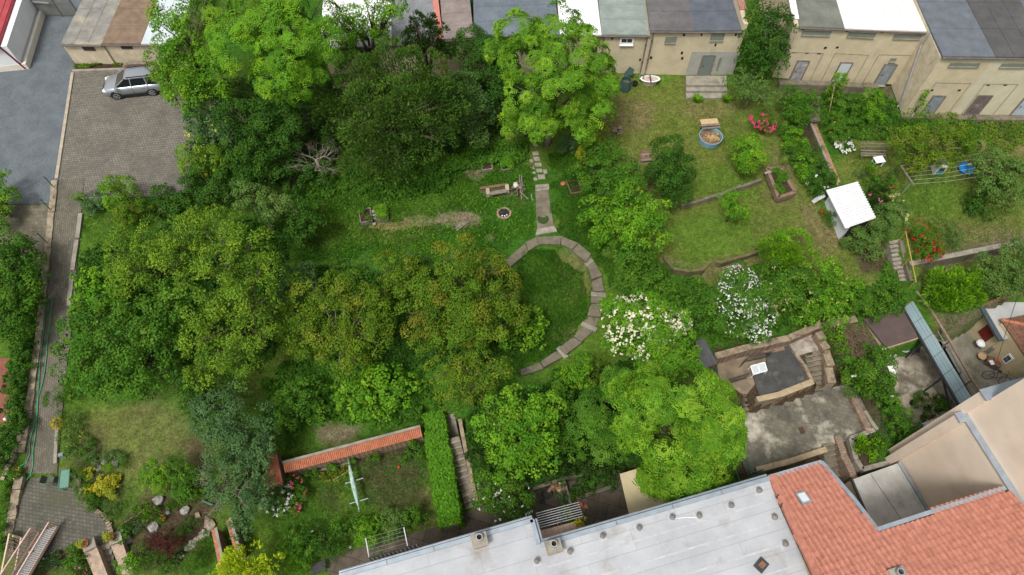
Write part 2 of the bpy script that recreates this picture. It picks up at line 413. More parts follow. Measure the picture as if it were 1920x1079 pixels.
nx, ny = len(gx), len(gy)
gm = bpy.data.meshes.new('ground')
idx = np.arange(nx * ny).reshape(ny, nx)
quads = np.stack([idx[:-1, :-1], idx[:-1, 1:], idx[1:, 1:], idx[1:, :-1]], -1).reshape(-1, 4)
def fill_mesh(me, V, Q, colr=None, smooth=False):
    nf = len(Q); me.vertices.add(len(V)); me.vertices.foreach_set('co', np.ascontiguousarray(V, dtype=np.float32).ravel())
    me.loops.add(nf * 4); me.loops.foreach_set('vertex_index', np.ascontiguousarray(Q, dtype=np.int32).ravel())
    me.polygons.add(nf); me.polygons.foreach_set('loop_start', np.arange(0, nf * 4, 4, dtype=np.int32))
    try: me.polygons.foreach_set('loop_total', np.full(nf, 4, dtype=np.int32))
    except Exception: pass
    if smooth: me.polygons.foreach_set('use_smooth', np.ones(nf, bool))
    if colr is not None:
        a = me.color_attributes.new('col', 'FLOAT_COLOR', 'POINT')
        a.data.foreach_set('color', np.concatenate([colr, np.ones((len(colr), 1))], 1).astype(np.float32).ravel())
    me.update(calc_edges=True); me.validate()
fill_mesh(gm, np.stack([XX, YY, ZZ], -1).reshape(-1, 3), quads, GC.reshape(-1, 3), True)
gm.materials.append(GROUND)
ground = bpy.data.objects.new('ground', gm); COL.objects.link(ground)
tag(ground, 'sloping garden ground with patchy grass and bare soil', 'ground', kind='structure')

def sheet(name, label, mat, px, z, lift=.02, thick=.12, cat='paving'):
    o = MB().prism([XY(u, v, z + lift) for u, v in px], z + lift - thick, z + lift).build(name, mat)
    return tag(o, label, cat, kind='structure')
def ribbon(name, label, mat, left, right, lift=.05, n=14, cat='path'):
    """strip draped on the ground between two pixel polylines with equal numbers of points"""
    mb = MB(); L_, R_ = [], []
    for a, b in ((left, L_), (right, R_)):
        for i in range(len(a) - 1):
            for k in range(n):
                t = k / n; b.append((a[i][0] + (a[i + 1][0] - a[i][0]) * t, a[i][1] + (a[i + 1][1] - a[i][1]) * t))
        b.append(a[-1])
    A = [G(*p, lift) for p in L_]; B = [G(*p, lift) for p in R_]; m = 6
    for i in range(len(A) - 1):
        for k in range(m):
            f = lambda P0, P1, t: P0 + (P1 - P0) * t
            mb.quad(f(A[i], B[i], k / m), f(A[i], B[i], (k + 1) / m), f(A[i + 1], B[i + 1], (k + 1) / m), f(A[i + 1], B[i + 1], k / m))
    o = mb.build(name, mat); return tag(o, label, cat, kind='structure')

# ------------------------------------------------------------ leaves
def kites(pos, nrm, axis, ln, wd, fold=.12):
    """one folded kite per leaf -> vertices and quads"""
    n = len(pos); nrm = nrm / np.maximum(np.linalg.norm(nrm, axis=1, keepdims=True), 1e-6)
    axis = axis - (axis * nrm).sum(1, keepdims=True) * nrm
    axis = axis / np.maximum(np.linalg.norm(axis, axis=1, keepdims=True), 1e-6)
    side = np.cross(nrm, axis); ln = np.broadcast_to(ln, n)[:, None]; wd = np.broadcast_to(wd, n)[:, None]
    V = np.empty((n, 4, 3)); up = nrm * wd * fold
    V[:, 0] = pos - axis * ln * .5; V[:, 1] = pos + side * wd * .5 - axis * ln * .05 + up
    V[:, 2] = pos + axis * ln * .5; V[:, 3] = pos - side * wd * .5 - axis * ln * .05 + up
    return V.reshape(-1, 3)
def unit(n, rg, zlo=-1.0):
    v = rg.normal(size=(n, 3)); v /= np.linalg.norm(v, axis=1, keepdims=True)
    if zlo > -1: v[:, 2] = np.where(v[:, 2] < zlo, -v[:, 2] * .8, v[:, 2]); v /= np.linalg.norm(v, axis=1, keepdims=True)
    return v
def leaf_object(name, V, C, parent=None, base=(0, 0, 0), stuff=False):
    me = bpy.data.meshes.new(name); n = len(V) // 4
    fill_mesh(me, V - np.array(base), np.arange(n * 4).reshape(n, 4), np.clip(np.repeat(C, 4, 0), 0, 1)); me.materials.append(LEAF)
    o = bpy.data.objects.new(name, me); COL.objects.link(o)
    if parent is not None: o.parent = parent
    else: o.location = base
    BASE[o.name] = Vector(base)
    if stuff: o['kind'] = 'stuff'
    return o
PAL = {  # (light, dark, accent)
    'lime': ((.092, .200, .018), (.038, .112, .012), (.165, .27, .025)),
    'bright': ((.088, .205, .016), (.038, .118, .011), (.15, .26, .02)),
    'mid': ((.052, .130, .016), (.026, .078, .011), (.085, .17, .02)),
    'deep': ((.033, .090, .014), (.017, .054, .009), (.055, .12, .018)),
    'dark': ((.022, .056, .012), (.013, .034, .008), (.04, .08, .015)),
    'yew': ((.042, .088, .018), (.021, .052, .011), (.070, .12, .025)),
    'blue': ((.060, .118, .058), (.034, .076, .036), (.085, .15, .075)),
    'spruce': ((.062, .128, .050), (.036, .082, .030), (.10, .18, .06)),
    'grey': ((.080, .148, .042), (.042, .088, .026), (.12, .18, .06)),
    'olive': ((.086, .152, .014), (.040, .092, .010), (.15, .17, .02)),
    'rust': ((.076, .146, .014), (.036, .090, .010), (.145, .13, .02)),
    'feather': ((.112, .198, .024), (.048, .110, .014), (.18, .27, .03)),
    'gold': ((.28, .27, .018), (.17, .19, .015), (.34, .28, .02)),
    'neon': ((.30, .36, .02), (.17, .25, .015), (.38, .40, .03)),
    'thuja': ((.105, .235, .012), (.048, .135, .010), (.17, .30, .015)),
    'burgundy': ((.075, .018, .022), (.04, .012, .014), (.10, .03, .03)),
    'spurge': ((.22, .24, .03), (.10, .16, .02), (.40, .33, .03)),
}
PAL = {k: tuple(tuple(x * (1.0, 1.0, .66)[i] * ({'yew': 1.85, 'dark': 1.3, 'neon': 1.7, 'gold': 1.2, 'burgundy': 1.3}.get(k, 1.45)) for i, x in enumerate(c)) for c in v) for k, v in PAL.items()}
def crown_blob(c, r, kind, pal, rg, dens=1.0, leaf=.17, squash=.8, lo=-.35):
    """leaf vertices and colours of one rounded mass of foliage at c"""
    lt, dk, ac = [np.array(x) for x in PAL[pal]]
    cr0 = min(max(.34 * r, .2), .72)
    nc = int(max(7, 2.3 * (r / cr0) ** 2))
    D = unit(nc, rg, lo); rr = r * (.62 + .38 * rg.random(nc) ** .7) * np.where(rg.random(nc) < .14, 1.2, 1.0)
    cc = c + D * rr[:, None] * np.array([1, 1, squash]); cr = cr0 * rg.uniform(.6, 1.3, nc)
    tone = np.clip(rg.normal(.52, .3, nc), 0, 1); acc = rg.random(nc) ** 4 * .8
    if kind == 'frond':
        R = []; cols = []
        per = max(2, int(4.2 * dens))
        q = np.repeat(np.arange(nc), per); d = unit(len(q), rg) * .75 + D[q] * .8 + np.array([0, 0, .55]); d /= np.linalg.norm(d, axis=1, keepdims=True)
        pos = cc[q] + d * cr[q][:, None] * rg.uniform(.75, 1.1, len(q))[:, None]; n = len(pos); K, T = 7, 4; rt = np.clip(tone[q] * .5 + rg.normal(.3, .33, n), 0, 1.2); ra = rg.random(n) ** 3 * .9
        a0 = rg.random(n) * 6.28; t1 = np.cross(d, np.array([.3, .2, 1.0])); t1 /= np.linalg.norm(t1, axis=1, keepdims=True) + 1e-9; t2 = np.cross(d, t1)
        L = rg.uniform(.38, .62, n)
        for k in range(K):
            g = a0 + k * 2 * math.pi / K + rg.normal(0, .25, n)
            dr = t1 * np.cos(g)[:, None] + t2 * np.sin(g)[:, None]; sd = np.cross(d, dr)
            for t in np.linspace(.28, 1, T):
                b = pos + dr * (t * L)[:, None] + d * ((.25 * t - .45 * t * t) * L)[:, None]; w = .23 * (1.15 - .45 * t)
                for s in (-1, 1):
                    ax = sd * s + dr * .45
                    V = kites(b + ax * w * .4, d + rg.normal(0, .25, (n, 3)), ax, w, w * .5); R.append(V)
                    tt = rt + rg.normal(0, .1, n) - .25 * (t - .5)
                    cols.append(np.clip(dk + (lt - dk) * np.clip(tt, 0, 1.3)[:, None] + (ac - lt) * ra[:, None], .004, 1))
        return np.concatenate(R), np.concatenate(cols)
    leaf = leaf * .68; per = np.maximum(10, (dens * 6.2 * (cr / leaf) ** 2).astype(int)); q = np.repeat(np.arange(nc), per); n = len(q)
    d2 = unit(n, rg); d2 = d2 * .8 + D[q] * .55 + np.array([0, 0, .42]); d2 /= np.linalg.norm(d2, axis=1, keepdims=True)
    pos = cc[q] + d2 * (cr[q] * (1.08 - .5 * rg.random(n) ** 2.2))[:, None]
    m = int(n * .3); dc = unit(m, rg) * (r * .62 * rg.random(m) ** .45)[:, None] * np.array([1, 1, squash]); pos = np.concatenate([pos, c + dc]); d2 = np.concatenate([d2, unit(m, rg, 0)]); q = np.concatenate([q, rg.integers(0, nc, m)]); n += m   # leaves on the inner twigs
    rnd = rg.normal(size=(n, 3))
    sz = leaf * rg.uniform(.65, 1.3, n)
    if kind == 'spray':
        ax = D[q] * .7 + d2 * .7 + np.array([0, 0, .35]) + rnd * .3; nr = np.cross(ax, rnd) + d2 * .3
        V = kites(pos, nr, ax, sz * 1.7, sz * .62)
    elif kind == 'fine':
        V = kites(pos, d2 * .8 + rnd * .5, rnd, sz * 1.15, sz * .5)
    elif kind == 'droop':
        ax = d2 * .6 + np.array([0, 0, -.6]) + rnd * .45; V = kites(pos, d2 + rnd * .35 + np.array([0, 0, .3]), ax, sz * 1.5, sz * .5)
    else:
        V = kites(pos, d2 * .8 + rnd * .42 + np.array([0, 0, .25]), rnd, sz * 1.15, sz * .82)
    tt = np.clip(tone[q] + rg.normal(0, .2, n), -.15, 1.3)
    C = dk + (lt - dk) * tt[:, None] + (ac - lt) * (np.clip(acc[q] + (rg.random(n) < .04) * .6, 0, 1))[:, None]
    return V, np.clip(C, .003, 1)
def petals(blobs, n, col, size, rg, up=.15, clump=1):
    V, C = [], []
    for _ in range(n):
        c, r, sq = blobs[rg.integers(len(blobs))]
        d = unit(1, rg, up)[0]; p = np.array(c) + d * r * 1.03 * np.array([1, 1, sq])
        m = 5
        pos = p + rg.normal(0, size * .32, (m, 3)); nr = d * .6 + np.array([0, 0, .6]) + rg.normal(0, .4, (m, 3))
        V.append(kites(pos, nr, rg.normal(size=(m, 3)), size * .8, size * .7)); C.append(np.array(col) * rg.uniform(.75, 1.1, (m, 1)))
    return np.concatenate(V), np.concatenate(C)
def plant(name, label, cat, blobs, kind='round', pal='mid', group=None, leaf=.17, dens=1.0, flowers=None, trunk=True, seed=None, squash=.8, bark=None, twigs=0, lo=-.35, crown='crown'):
    """tree or shrub: blobs are (pixel u, pixel v, radius in pixels, height of the mass above the ground)"""
    rg = np.random.default_rng(seed if seed is not None else abs(hash_s(label)) % 99991)
    B = []
    for bl in blobs:
        u, v, rp = bl[:3]; g = G(u, v); r = rp * depth(g) / F
        h = bl[3] if len(bl) > 3 else r * .72
        for _ in range(3):
            p = P(u, v, g.z + h); r = rp * depth(p) / F; g2 = hz(p.x, p.y); g = Vector((p.x, p.y, g2))
        B.append((np.array(p), r, h))
    w = np.array([b[1] for b in B]); cen = sum(b[0] * b[1] for b in B) / w.sum()
    base = Vector((cen[0], cen[1], hz(cen[0], cen[1])))
    root = thing(name, label, cat, base, group)
    Vs, Cs = [], []
    for c, r, h in B:
        V, C = crown_blob(c, r, kind, pal, rg, dens, leaf, squash, lo); Vs.append(V); Cs.append(C)
    leaf_object(crown, np.concatenate(Vs), np.concatenate(Cs), root, base)
    if trunk:
        mb = MB(); hmax = max(b[0][2] for b in B) - base.z; rt = max(.03, min(.2, hmax * .028))
        fork = base + Vector((0, 0, max(.15, hmax * .38)))
        mb.tube([base + Vector((0, 0, -.1)), base + Vector((rt * .5, 0, hmax * .2)), fork], [rt * 1.25, rt, rt * .85], 8)
        for c, r, h in B:
            e = Vector(c) + Vector((0, 0, r * .35)); md = fork.lerp(e, .5) + Vector((rg.normal(0, .12), rg.normal(0, .12), .1 * hmax * .5))
            mb.tube([fork, md, e], [rt * .7, rt * .45, rt * .12], 6)
            for k in range(3 if r > .7 else 1):
                d = unit(1, rg, 0)[0] * r * .85
                mb.tube([md, md.lerp(Vector(c + d), .55) + Vector((0, 0, .1)), Vector(c + d)], [rt * .4, rt * .22, rt * .06], 5)
        mb.build('trunk', bark or BARK, root, True)
    if flowers:
        n, col, size = flowers[:3]
        V, C = petals([(c, r, squash) for c, r, h in B], n, col, size, rg)
        leaf_object('blossoms', V, C, root, base, True)
    return root
def hash_s(s):
    h = 0
    for ch in s: h = (h * 131 + ord(ch)) % 1000003
    return h
def scatter(name, label, cat, px, n, leaf, h, pal, seed=1, grass=False, dens_noise=.45, bare=None):
    """ground cover nobody could count: leaves or blades over a pixel polygon, one object"""
    rg = np.random.default_rng(seed); w = [G(u, v) for u, v in px]; poly = [(p.x, p.y) for p in w]
    a = np.array(poly); lo_, hi_ = a.min(0), a.max(0)
    x = rg.uniform(lo_[0], hi_[0], n * 3); y = rg.uniform(lo_[1], hi_[1], n * 3)
    k = inpoly(x + (fbm(x, y, .5, seed + 5) - .5) * 3.2, y + (fbm(x, y, .5, seed + 6) - .5) * 3.2, poly) & (fbm(x, y, .8, seed + 50) > dens_noise * rg.random(n * 3) * 1.4); x, y = x[k][:n], y[k][:n]
    if bare:
        for e in bare:
            pe = [(p.x, p.y) for p in (G(*w_) for w_ in ell(*e))]; k = ~inpoly(x + (fbm(x, y, 2, 9) - .5) * .8, y, pe) | (rg.random(len(x)) < .12); x, y = x[k], y[k]
    n = len(x)
    hh = h * (.25 + 1.3 * fbm(x, y, .7, seed + 90)); z = height(x, y) + hh * rg.random(n) ** .6
    lt, dk, ac = [np.array(c) for c in PAL[pal]]
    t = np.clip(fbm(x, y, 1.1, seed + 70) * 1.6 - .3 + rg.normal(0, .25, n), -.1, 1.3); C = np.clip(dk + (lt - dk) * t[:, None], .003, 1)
    rnd = rg.normal(size=(n, 3)); s = leaf * rg.uniform(.6, 1.35, n)
    if grass:
        z = height(x, y) + s * .3
        ax = rnd * .75 + np.array([0, 0, .9]); V = kites(np.stack([x, y, z], 1), np.cross(ax, rg.normal(size=(n, 3))), ax, s, s * .16)
    else:
        V = kites(np.stack([x, y, z], 1), rnd * .5 + np.array([0, 0, .9]), rnd, s * 1.15, s * .8)
    o = leaf_object(name, V, C, None, (float(x.mean()), float(y.mean()), float(z.min())))
    tag(o, label, cat, kind='stuff'); return o
# ------------------------------------------------------------ yards, lanes, courts
ASPH = M('asphalt', (.122, .140, .152), (.092, .106, .116), .8, .9, .3, 13, c3=(.17, .16, .13), s3=.28, t3=.70, w3=.05, grain=.4)
PAVE = M('block_paving', (.215, .198, .165), (.160, .148, .125), .7, .9, .1, 50, c3=(.10, .092, .078), s3=.25, t3=.6, w3=.1, brick=(.22, .17, .018, (.085, .075, .058)), rot=.08)
LANE = M('lane_paving', (.185, .165, .128), (.125, .112, .088), .9, .9, .1, 50, c3=(.085, .08, .058), s3=.5, t3=.6, w3=.1, brick=(.22, .14, .014, (.08, .072, .055)), rot=1.45)
PATIO = M('patio_paving', (.150, .140, .112), (.100, .096, .078), .9, .9, .1, 50, c3=(.085, .085, .055), s3=.6, t3=.6, w3=.08, brick=(.23, .21, .016, (.062, .06, .045)), rot=.15)
BPATIO = M('red_paving', (.30, .10, .065), (.22, .075, .05), 1.2, .85, .1, 40, brick=(.22, .11, .012, (.17, .08, .055)), rot=.1)
COURT = M('court_slabs', (.20, .185, .14), (.115, .108, .085), 1.0, .92, .15, 45, c3=(.50, .46, .38), s3=.42, t3=.60, w3=.07, brick=(.26, .26, .010, (.10, .095, .075)), rot=.30)
COURT2 = M('cracked_concrete', (.32, .28, .215), (.145, .12, .092), 1.0, .92, .15, 35, c3=(.42, .38, .30), s3=.5, t3=.62, w3=.05, brick=(1.5, 1.1, .012, (.06, .06, .04)), rot=.45)
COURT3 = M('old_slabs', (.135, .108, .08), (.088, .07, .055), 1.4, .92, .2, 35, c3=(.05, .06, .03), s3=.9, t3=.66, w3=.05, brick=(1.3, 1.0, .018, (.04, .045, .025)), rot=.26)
sheet('asphalt_yard', 'dark blue-grey asphalt yard at the top left', ASPH, [(-300, -90), (230, -90), (140, 125), (137, 136), (107, 336), (98, 381), (-300, 391)], 0, cat='yard')
sheet('parking_paving', 'grey block-paved parking area under the silver car', PAVE, [(138, 137), (300, 134), (370, 168), (370, 365), (152, 374), (107, 337)], 0, lift=.028)
ribbon('drive_apron', 'weathered concrete block apron below the asphalt', M('apron', (.20, .175, .12), (.14, .125, .09), .8, .9, .15, 40, brick=(.25, .25, .012, (.11, .1, .075))), [(-60, 387), (-60, 520)], [(98, 382), (78, 505)])
ribbon('lane', 'long narrow block-paved lane along the left hedge', LANE, [(107, 336), (92, 500), (78, 640), (60, 780), (44, 888)], [(158, 336), (148, 440), (136, 600), (121, 720), (107, 888)], lift=.06, n=10)
sheet('lower_patio', 'grey cobble-paved patio at the lower left', PATIO, [(46, 896), (110, 890), (146, 906), (156, 940), (182, 962), (206, 988), (206, 1018), (182, 1024), (152, 1022), (70, 1046), (30, 1046), (22, 960)], -4.5, lift=.03)
ribbon('red_patio', 'small red brick patio behind the left hedge', BPATIO, [(-40, 670), (-40, 800)], [(23, 672), (26, 790)])
sheet('concrete_court', 'sunken courtyard of stained square concrete slabs', COURT, [(1389, 774), (1420, 770), (1520, 738), (1600, 717), (1643, 811), (1588, 828), (1540, 832), (1540, 850), (1412, 894), (1384, 858)], -4.6, cat='courtyard')
sheet('bistro_court', 'courtyard of cracked patched concrete with a bistro table', COURT2, [(1640, 690), (1716, 652), (1728, 640), (1764, 640), (1836, 768), (1800, 798), (1704, 818)], -4.6, cat='courtyard')
sheet('house_court', 'grey concrete courtyard beside the ochre house', M('house_concrete', (.27, .25, .20), (.17, .155, .12), .9, .92, .15, 40, c3=(.11, .11, .06), s3=.6, t3=.6, w3=.08), [(1744, 628), (1770, 642), (1850, 602), (1922, 602), (1922, 758), (1838, 772)], -4.6, cat='courtyard')
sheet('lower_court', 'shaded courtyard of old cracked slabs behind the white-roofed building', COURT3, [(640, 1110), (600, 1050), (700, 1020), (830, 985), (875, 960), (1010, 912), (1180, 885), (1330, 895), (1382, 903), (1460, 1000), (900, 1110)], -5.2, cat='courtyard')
sheet('terrace_floor', 'brown stained concrete terrace beside the dark flat roof', M('terrace_concrete', (.24, .185, .125), (.15, .115, .08), 1.4, .92, .2, 35, c3=(.34, .28, .2), s3=.8, t3=.64), [(1340, 670), (1385, 656), (1430, 645), (1442, 690), (1400, 740), (1390, 738), (1345, 708)], -3.3, cat='terrace')
tag(MB().prism([XY(140, 132, .2), XY(236, 128, .2), XY(236, 120, .2), XY(143, 118, .2)], -.1, .16).build('planting_strip', SOIL), 'weedy strip of soil along the left garage wall', 'soil', kind='structure')
mb = MB(); mb.beam(P(138, 135, .12), P(238, 131.5, .12), .22, .3); tag(mb.build('kerb', CONC), 'concrete kerb below the left garages', 'kerb', kind='structure')
def kerb(label, px, mat, w=.25, h=.18, lift=.06, name='kerb', jit=0.0):
    mb = MB(); pts = []
    for i in range(len(px) - 1):
        for k in range(8):
            t = k / 8; pts.append(G(px[i][0] + (px[i + 1][0] - px[i][0]) * t, px[i][1] + (px[i + 1][1] - px[i][1]) * t))
    pts.append(G(*px[-1]))
    for a, b in zip(pts, pts[1:]):
        d = Vector((random.uniform(-jit, jit), random.uniform(-jit, jit), random.uniform(-jit, jit)))
        mb.beam(a + Vector((0, 0, lift)) + d, b + Vector((0, 0, lift)) + d, w, h)
    return tag(mb.build(name, mat), label, 'kerb', kind='structure')
kerb('rough pale concrete edge between asphalt and paving', [(137, 138), (107, 336)], M('pale_concrete', (.42, .36, .27), (.30, .26, .2), 2, .95, .3, 30), .22, .1)
kerb('crumbling stone edge along the left side of the lane', [(105, 340), (88, 500), (74, 640), (54, 790), (42, 850)], M('crumbling_edge', (.36, .30, .21), (.20, .165, .12), 3, .95, .5, 18, c3=(.10, .08, .055), s3=1.5, t3=.58), .42, .22, jit=.03)
kerb('second row of stones along the lower lane edge', [(74, 640), (54, 770), (30, 850), (8, 900)], MATS['crumbling_edge'], .25, .3, jit=.05)
kerb('mossy wall edge at the left of the lower patio', [(40, 888), (28, 950), (20, 1000), (22, 1045)], MATS['crumbling_edge'], .5, .3, jit=.03)
kerb('curved stone edge beside the lower patio', [(148, 900), (162, 945), (180, 955), (205, 975), (213, 1005)], STONE, .25, .3, jit=.05)
for i, (a, b) in enumerate((((153, 402), (147, 448)), ((146, 452), (138, 508)), ((137, 520), (131, 575)))):
    kerb(['uppermost', 'middle', 'lowest'][i] + ' concrete kerbstone between lane and lawn', [a, b], CONC, .28, .22)
for px in ([(110, 790), (106, 870)],): kerb('short concrete kerb beside the flower bed', px, CONC, .2, .25)

# ------------------------------------------------------------ paths and stairs
def slab(parent, a, b, c, d, z, th=.16, name='slab', mat=CONC):
    return MB().prism([(p[0], p[1]) for p in (a, b, c, d)], z - th, z).build(name, mat, parent)
PATHM = M('path_concrete', (.185, .160, .115), (.115, .100, .074), 2.0, .95, .3, 40, c3=(.12, .11, .06), s3=1.0, t3=.64)
outer = [(1006, 444), (1053, 442), (1085, 456), (1109, 478), (1130, 520), (1136, 548), (1135, 572), (1128, 598), (1116, 622), (1092, 646), (1062, 670), (1020, 695), (978, 709)]
inner = [(1010, 462), (1050, 462), (1072, 473), (1098, 498), (1107, 530), (1108, 550), (1105, 570), (1098, 594), (1089, 612), (1073, 632), (1045, 655), (1012, 680), (974, 694)]
pt = thing('spiral_path', 'curved concrete garden path with shallow steps round the grassy mound', 'path', G(1100, 540), kind='structure')
for i in range(len(outer) - 1):
    q = [G(*outer[i]), G(*outer[i + 1]), G(*inner[i + 1]), G(*inner[i])]; z = max(p.z for p in q) + .05
    c = (q[0] + q[1] + q[2] + q[3]) / 4; mo, mi = (q[0] + q[1]) / 2, (q[2] + q[3]) / 2; wv = (mi - mo) * (.05 + .07 * random.random()); q = [q[0] + wv, q[1] + wv, q[2] - wv * .9, q[3] - wv * .9]; q = [c + (p - c) * random.uniform(.965, .985) for p in q]
    slab(pt, *q, z, .5, mat=PATHM)
for a, b in (((1108, 552), (1136, 556)), ((1090, 608), (1118, 620)), ((1046, 652), (1062, 672)), ((1098, 499), (1110, 488))):
    p, q = G(*a, .1), G(*b, .1); MB().beam(p, q, .32, .2).build('step', CONC, pt)
for (a, b, c, d) in (((1006, 445), (985, 456), (991, 473), (1010, 461)), ((984, 457), (948, 492), (956, 506), (990, 474))):
    q = [G(*p) for p in (a, b, c, d)]; slab(pt, *q, max(p.z for p in q) + .03, .5, mat=PATHM)
gp = thing('garden_path', 'straight concrete path leading down from the walnut tree', 'path', G(1015, 400), kind='structure')
def ramp(parent, px, lift, mat, name='slab'):
    q = [G(*p, lift) for p in px]; MB().hexa([p - Vector((0, 0, .3)) for p in q] + q).build(name, mat, parent)
ramp(gp, [(1007, 430), (1039, 430), (1028, 357), (1004, 358)], .05, PATHM)
ramp(gp, [(1004, 441), (1045, 434), (1039, 424), (1007, 430)], .10, CONC, 'landing')
ramp(gp, [(1004, 353), (1030, 350), (1029, 345), (1004, 347)], .18, CONC, 'step'); ramp(gp, [(1004, 359), (1029, 356), (1030, 351), (1004, 354)], .10, CONC, 'step')
MB().lathe(G(1018, 411, .02), [(.42, 0), (.42, .06), (.26, .07), (.26, .05)], 14).build('manhole_ring', M('moss', (.03, .06, .012), (.05, .07, .02), 9, 1, .5, 30), gp)
for i, (u, v, w, h) in enumerate(((1005, 288, 12, 8), (1007, 298, 11, 9), (1010, 309, 12, 8), (1012, 320, 11, 8), (1016, 332, 13, 10), (997, 302, 6, 7), (999, 315, 7, 7), (1001, 324, 7, 6), (1004, 336, 7, 7), (1005, 272, 8, 5), (1023, 322, 7, 9))):
    ramp(gp, [(u - w / 2, v + h / 2 - .6), (u + w / 2, v + h / 2 - 1.4), (u + w / 2 - 1.5, v - h / 2 + .4), (u - w / 2 - 1.5, v - h / 2 + .9)], .05, CONC)
def stairs(name, label, tl, tr, bl, br, n, zt, zb, mat, treadmat=None):
    TL, TR, BL, BR = P(*tl, zt), P(*tr, zt), P(*bl, zb), P(*br, zb)
    o = thing(name, label, 'stairs', (BL + BR) / 2)
    for i in range(n):
        z = zt - (zt - zb) * i / n; a, b = i / n, (i + 1) / n
        q = [TL.lerp(BL, a), TR.lerp(BR, a), TR.lerp(BR, b), TL.lerp(BL, b)]
        MB().prism([(p.x, p.y) for p in q], zb - .15, z - random.uniform(0, .012)).build('step', mat, o)
        nose = [TL.lerp(BL, b - .22 / n), TR.lerp(BR, b - .22 / n), TR.lerp(BR, b + .06 / n), TL.lerp(BL, b + .06 / n)]
        MB().prism([(p.x, p.y) for p in nose], z - .06, z + .012).build('step_nosing', treadmat or mat, o)
    return o
STEPM = M('old_step', (.25, .21, .155), (.15, .125, .09), 2.4, .95, .3, 35, c3=(.09, .085, .05), s3=1.4, t3=.6)
stairs('garden_stairs', 'long concrete garden stairs beside the ivy-clad wall', (837, 824), (861, 818), (874, 956), (893, 948), 12, -3.75, -5.2, STEPM, CONC)
ramp(thing('stair_landing', 'concrete landing at the head of the ivy stairs', 'landing', G(845, 800), kind='structure'), [(837, 826), (861, 820), (852, 776), (828, 780)], .06, CONC)
stairs('garden_stairs', 'steep concrete stairs descending beside the rounded grey-green bush', (1666, 453), (1685, 449), (1683, 541), (1703, 536), 11, -1.5, -3.0, CONC, STEPM)
stairs('court_stairs', 'mossy stone stairs between dark flat roof and brick wall', (1508, 664), (1536, 658), (1520, 737), (1548, 730), 8, -3.1, -4.6, CONCD, STEPM)
stairs('cellar_stairs', 'dark mossy stairs going down from the slab court', (1537, 831), (1569, 822), (1562, 928), (1594, 918), 10, -4.6, -6.3, CONCD, STEPM)
stairs('patio_stairs', 'grey stone stairs between two parapets with flower pots', (181, 1024), (206, 1018), (203, 1112), (232, 1106), 8, -4.5, -5.9, CONC, STEPM)
stairs('terrace_stairs', 'short broken stone stairs beside the brown terrace', (1391, 738), (1408, 731), (1397, 774), (1413, 765), 4, -3.4, -4.6, STEPM)
stairs('garden_steps', 'weathered stone steps rising to the cream garages', (1523, 180), (1538, 180), (1518, 232), (1537, 230), 5, .1, -.75, CONCD)
o = thing('door_steps', 'broad pale concrete steps below the grey garage door', 'stairs', P(1325, 180, -.5))
for z, v0, v1, e in ((0.0, 142.5, 160, 0), (-.22, 160.6, 171, 1), (-.44, 171.6, 184, 2)):
    MB().prism([XY(1286, v0, z), XY(1362, v0, z), XY(1363 + e, v1, z), XY(1287, v1, z)], -.9, z).build('step', CONC, o)

# ------------------------------------------------------------ walls
def wall(name, label, px, ztop, zbot, w, mat, cap=None, capw=.08, caph=.08, cat='wall', rough=0.0, step=.6):
    """wall along a pixel polyline given at its top; rough walls get an uneven crown"""
    pts = [P(u, v, ztop if not isinstance(ztop, list) else ztop[i]) for i, (u, v) in enumerate(px)]
    o = thing(name, label, cat, Vector((pts[0].x, pts[0].y, zbot)))
    mb = MB(); cb = MB(); rg = random.Random(hash_s(label)); k = 0
    for a, b in zip(pts, pts[1:]):
        n = max(1, int((b - a).length / step)); d = (b - a); d.z = 0; d.normalize(); r = Vector((-d.y, d.x, 0)) * w / 2
        for i in range(n):
            p, q = a.lerp(b, i / n), a.lerp(b, (i + 1) / n); dz = rg.uniform(-rough, 0); rr = r * (1 + rg.uniform(-1, 1) * rough * .2)
            mb.prism([(p - rr)[:2], (q - rr)[:2], (q + rr)[:2], (p + rr)[:2]], zbot, [p.z + dz, q.z + dz, q.z + dz, p.z + dz])
            if cap is not None:
                r2 = r * (1 + 2 * capw / w) * rg.uniform(.95, 1.05); g = d * .006
                MB().prism([(p - r2 + g)[:2], (q - r2 - g)[:2], (q + r2 - g)[:2], (p + r2 + g)[:2]], [p.z + dz + .002] * 4, [p.z + dz + caph + rg.uniform(0, .02), q.z + dz + caph, q.z + dz + caph, p.z + dz + caph]).build('coping_stone', cap, o)
            k += 1
    mb.build('wall_body', mat, o); return o
OLDBR = M('rubble_brick', (.30, .19, .135), (.19, .125, .09), 3.5, .95, .5, 16, c3=(.36, .29, .21), s3=1.8, t3=.62, brick=(.28, .10, .016, (.26, .22, .17)))
wall('retaining_wall', 'long crumbling brick retaining wall above the sunken terrace', [(1342, 668), (1400, 652), (1480, 634), (1530, 612), (1606, 598)], -2.15, -4.7, .35, OLDBR, STONE, .04, .07, rough=.05)
wall('retaining_wall', 'curved brick wall at the right of the mossy stone stairs', [(1535, 622), (1548, 658), (1554, 690), (1556, 722)], [-2.3, -2.9, -3.3, -3.7], -4.7, .55, OLDBR, STONE, .0, .05, rough=.06)
wall('stair_curb', 'low stone curb between dark roof and mossy stairs', [(1494, 665), (1512, 690), (1524, 716)], -3.0, -4.7, .22, STONE, rough=.05)
wall('parapet_wall', 'pale sandstone parapet below the dark flat roof', [(1419, 750), (1460, 741), (1524, 716)], -3.0, -4.7, .32, STONE, M('pale_sandstone', (.42, .33, .21), (.31, .24, .15), 3, .95, .4, 20), .03, .09, rough=.03, step=.8)
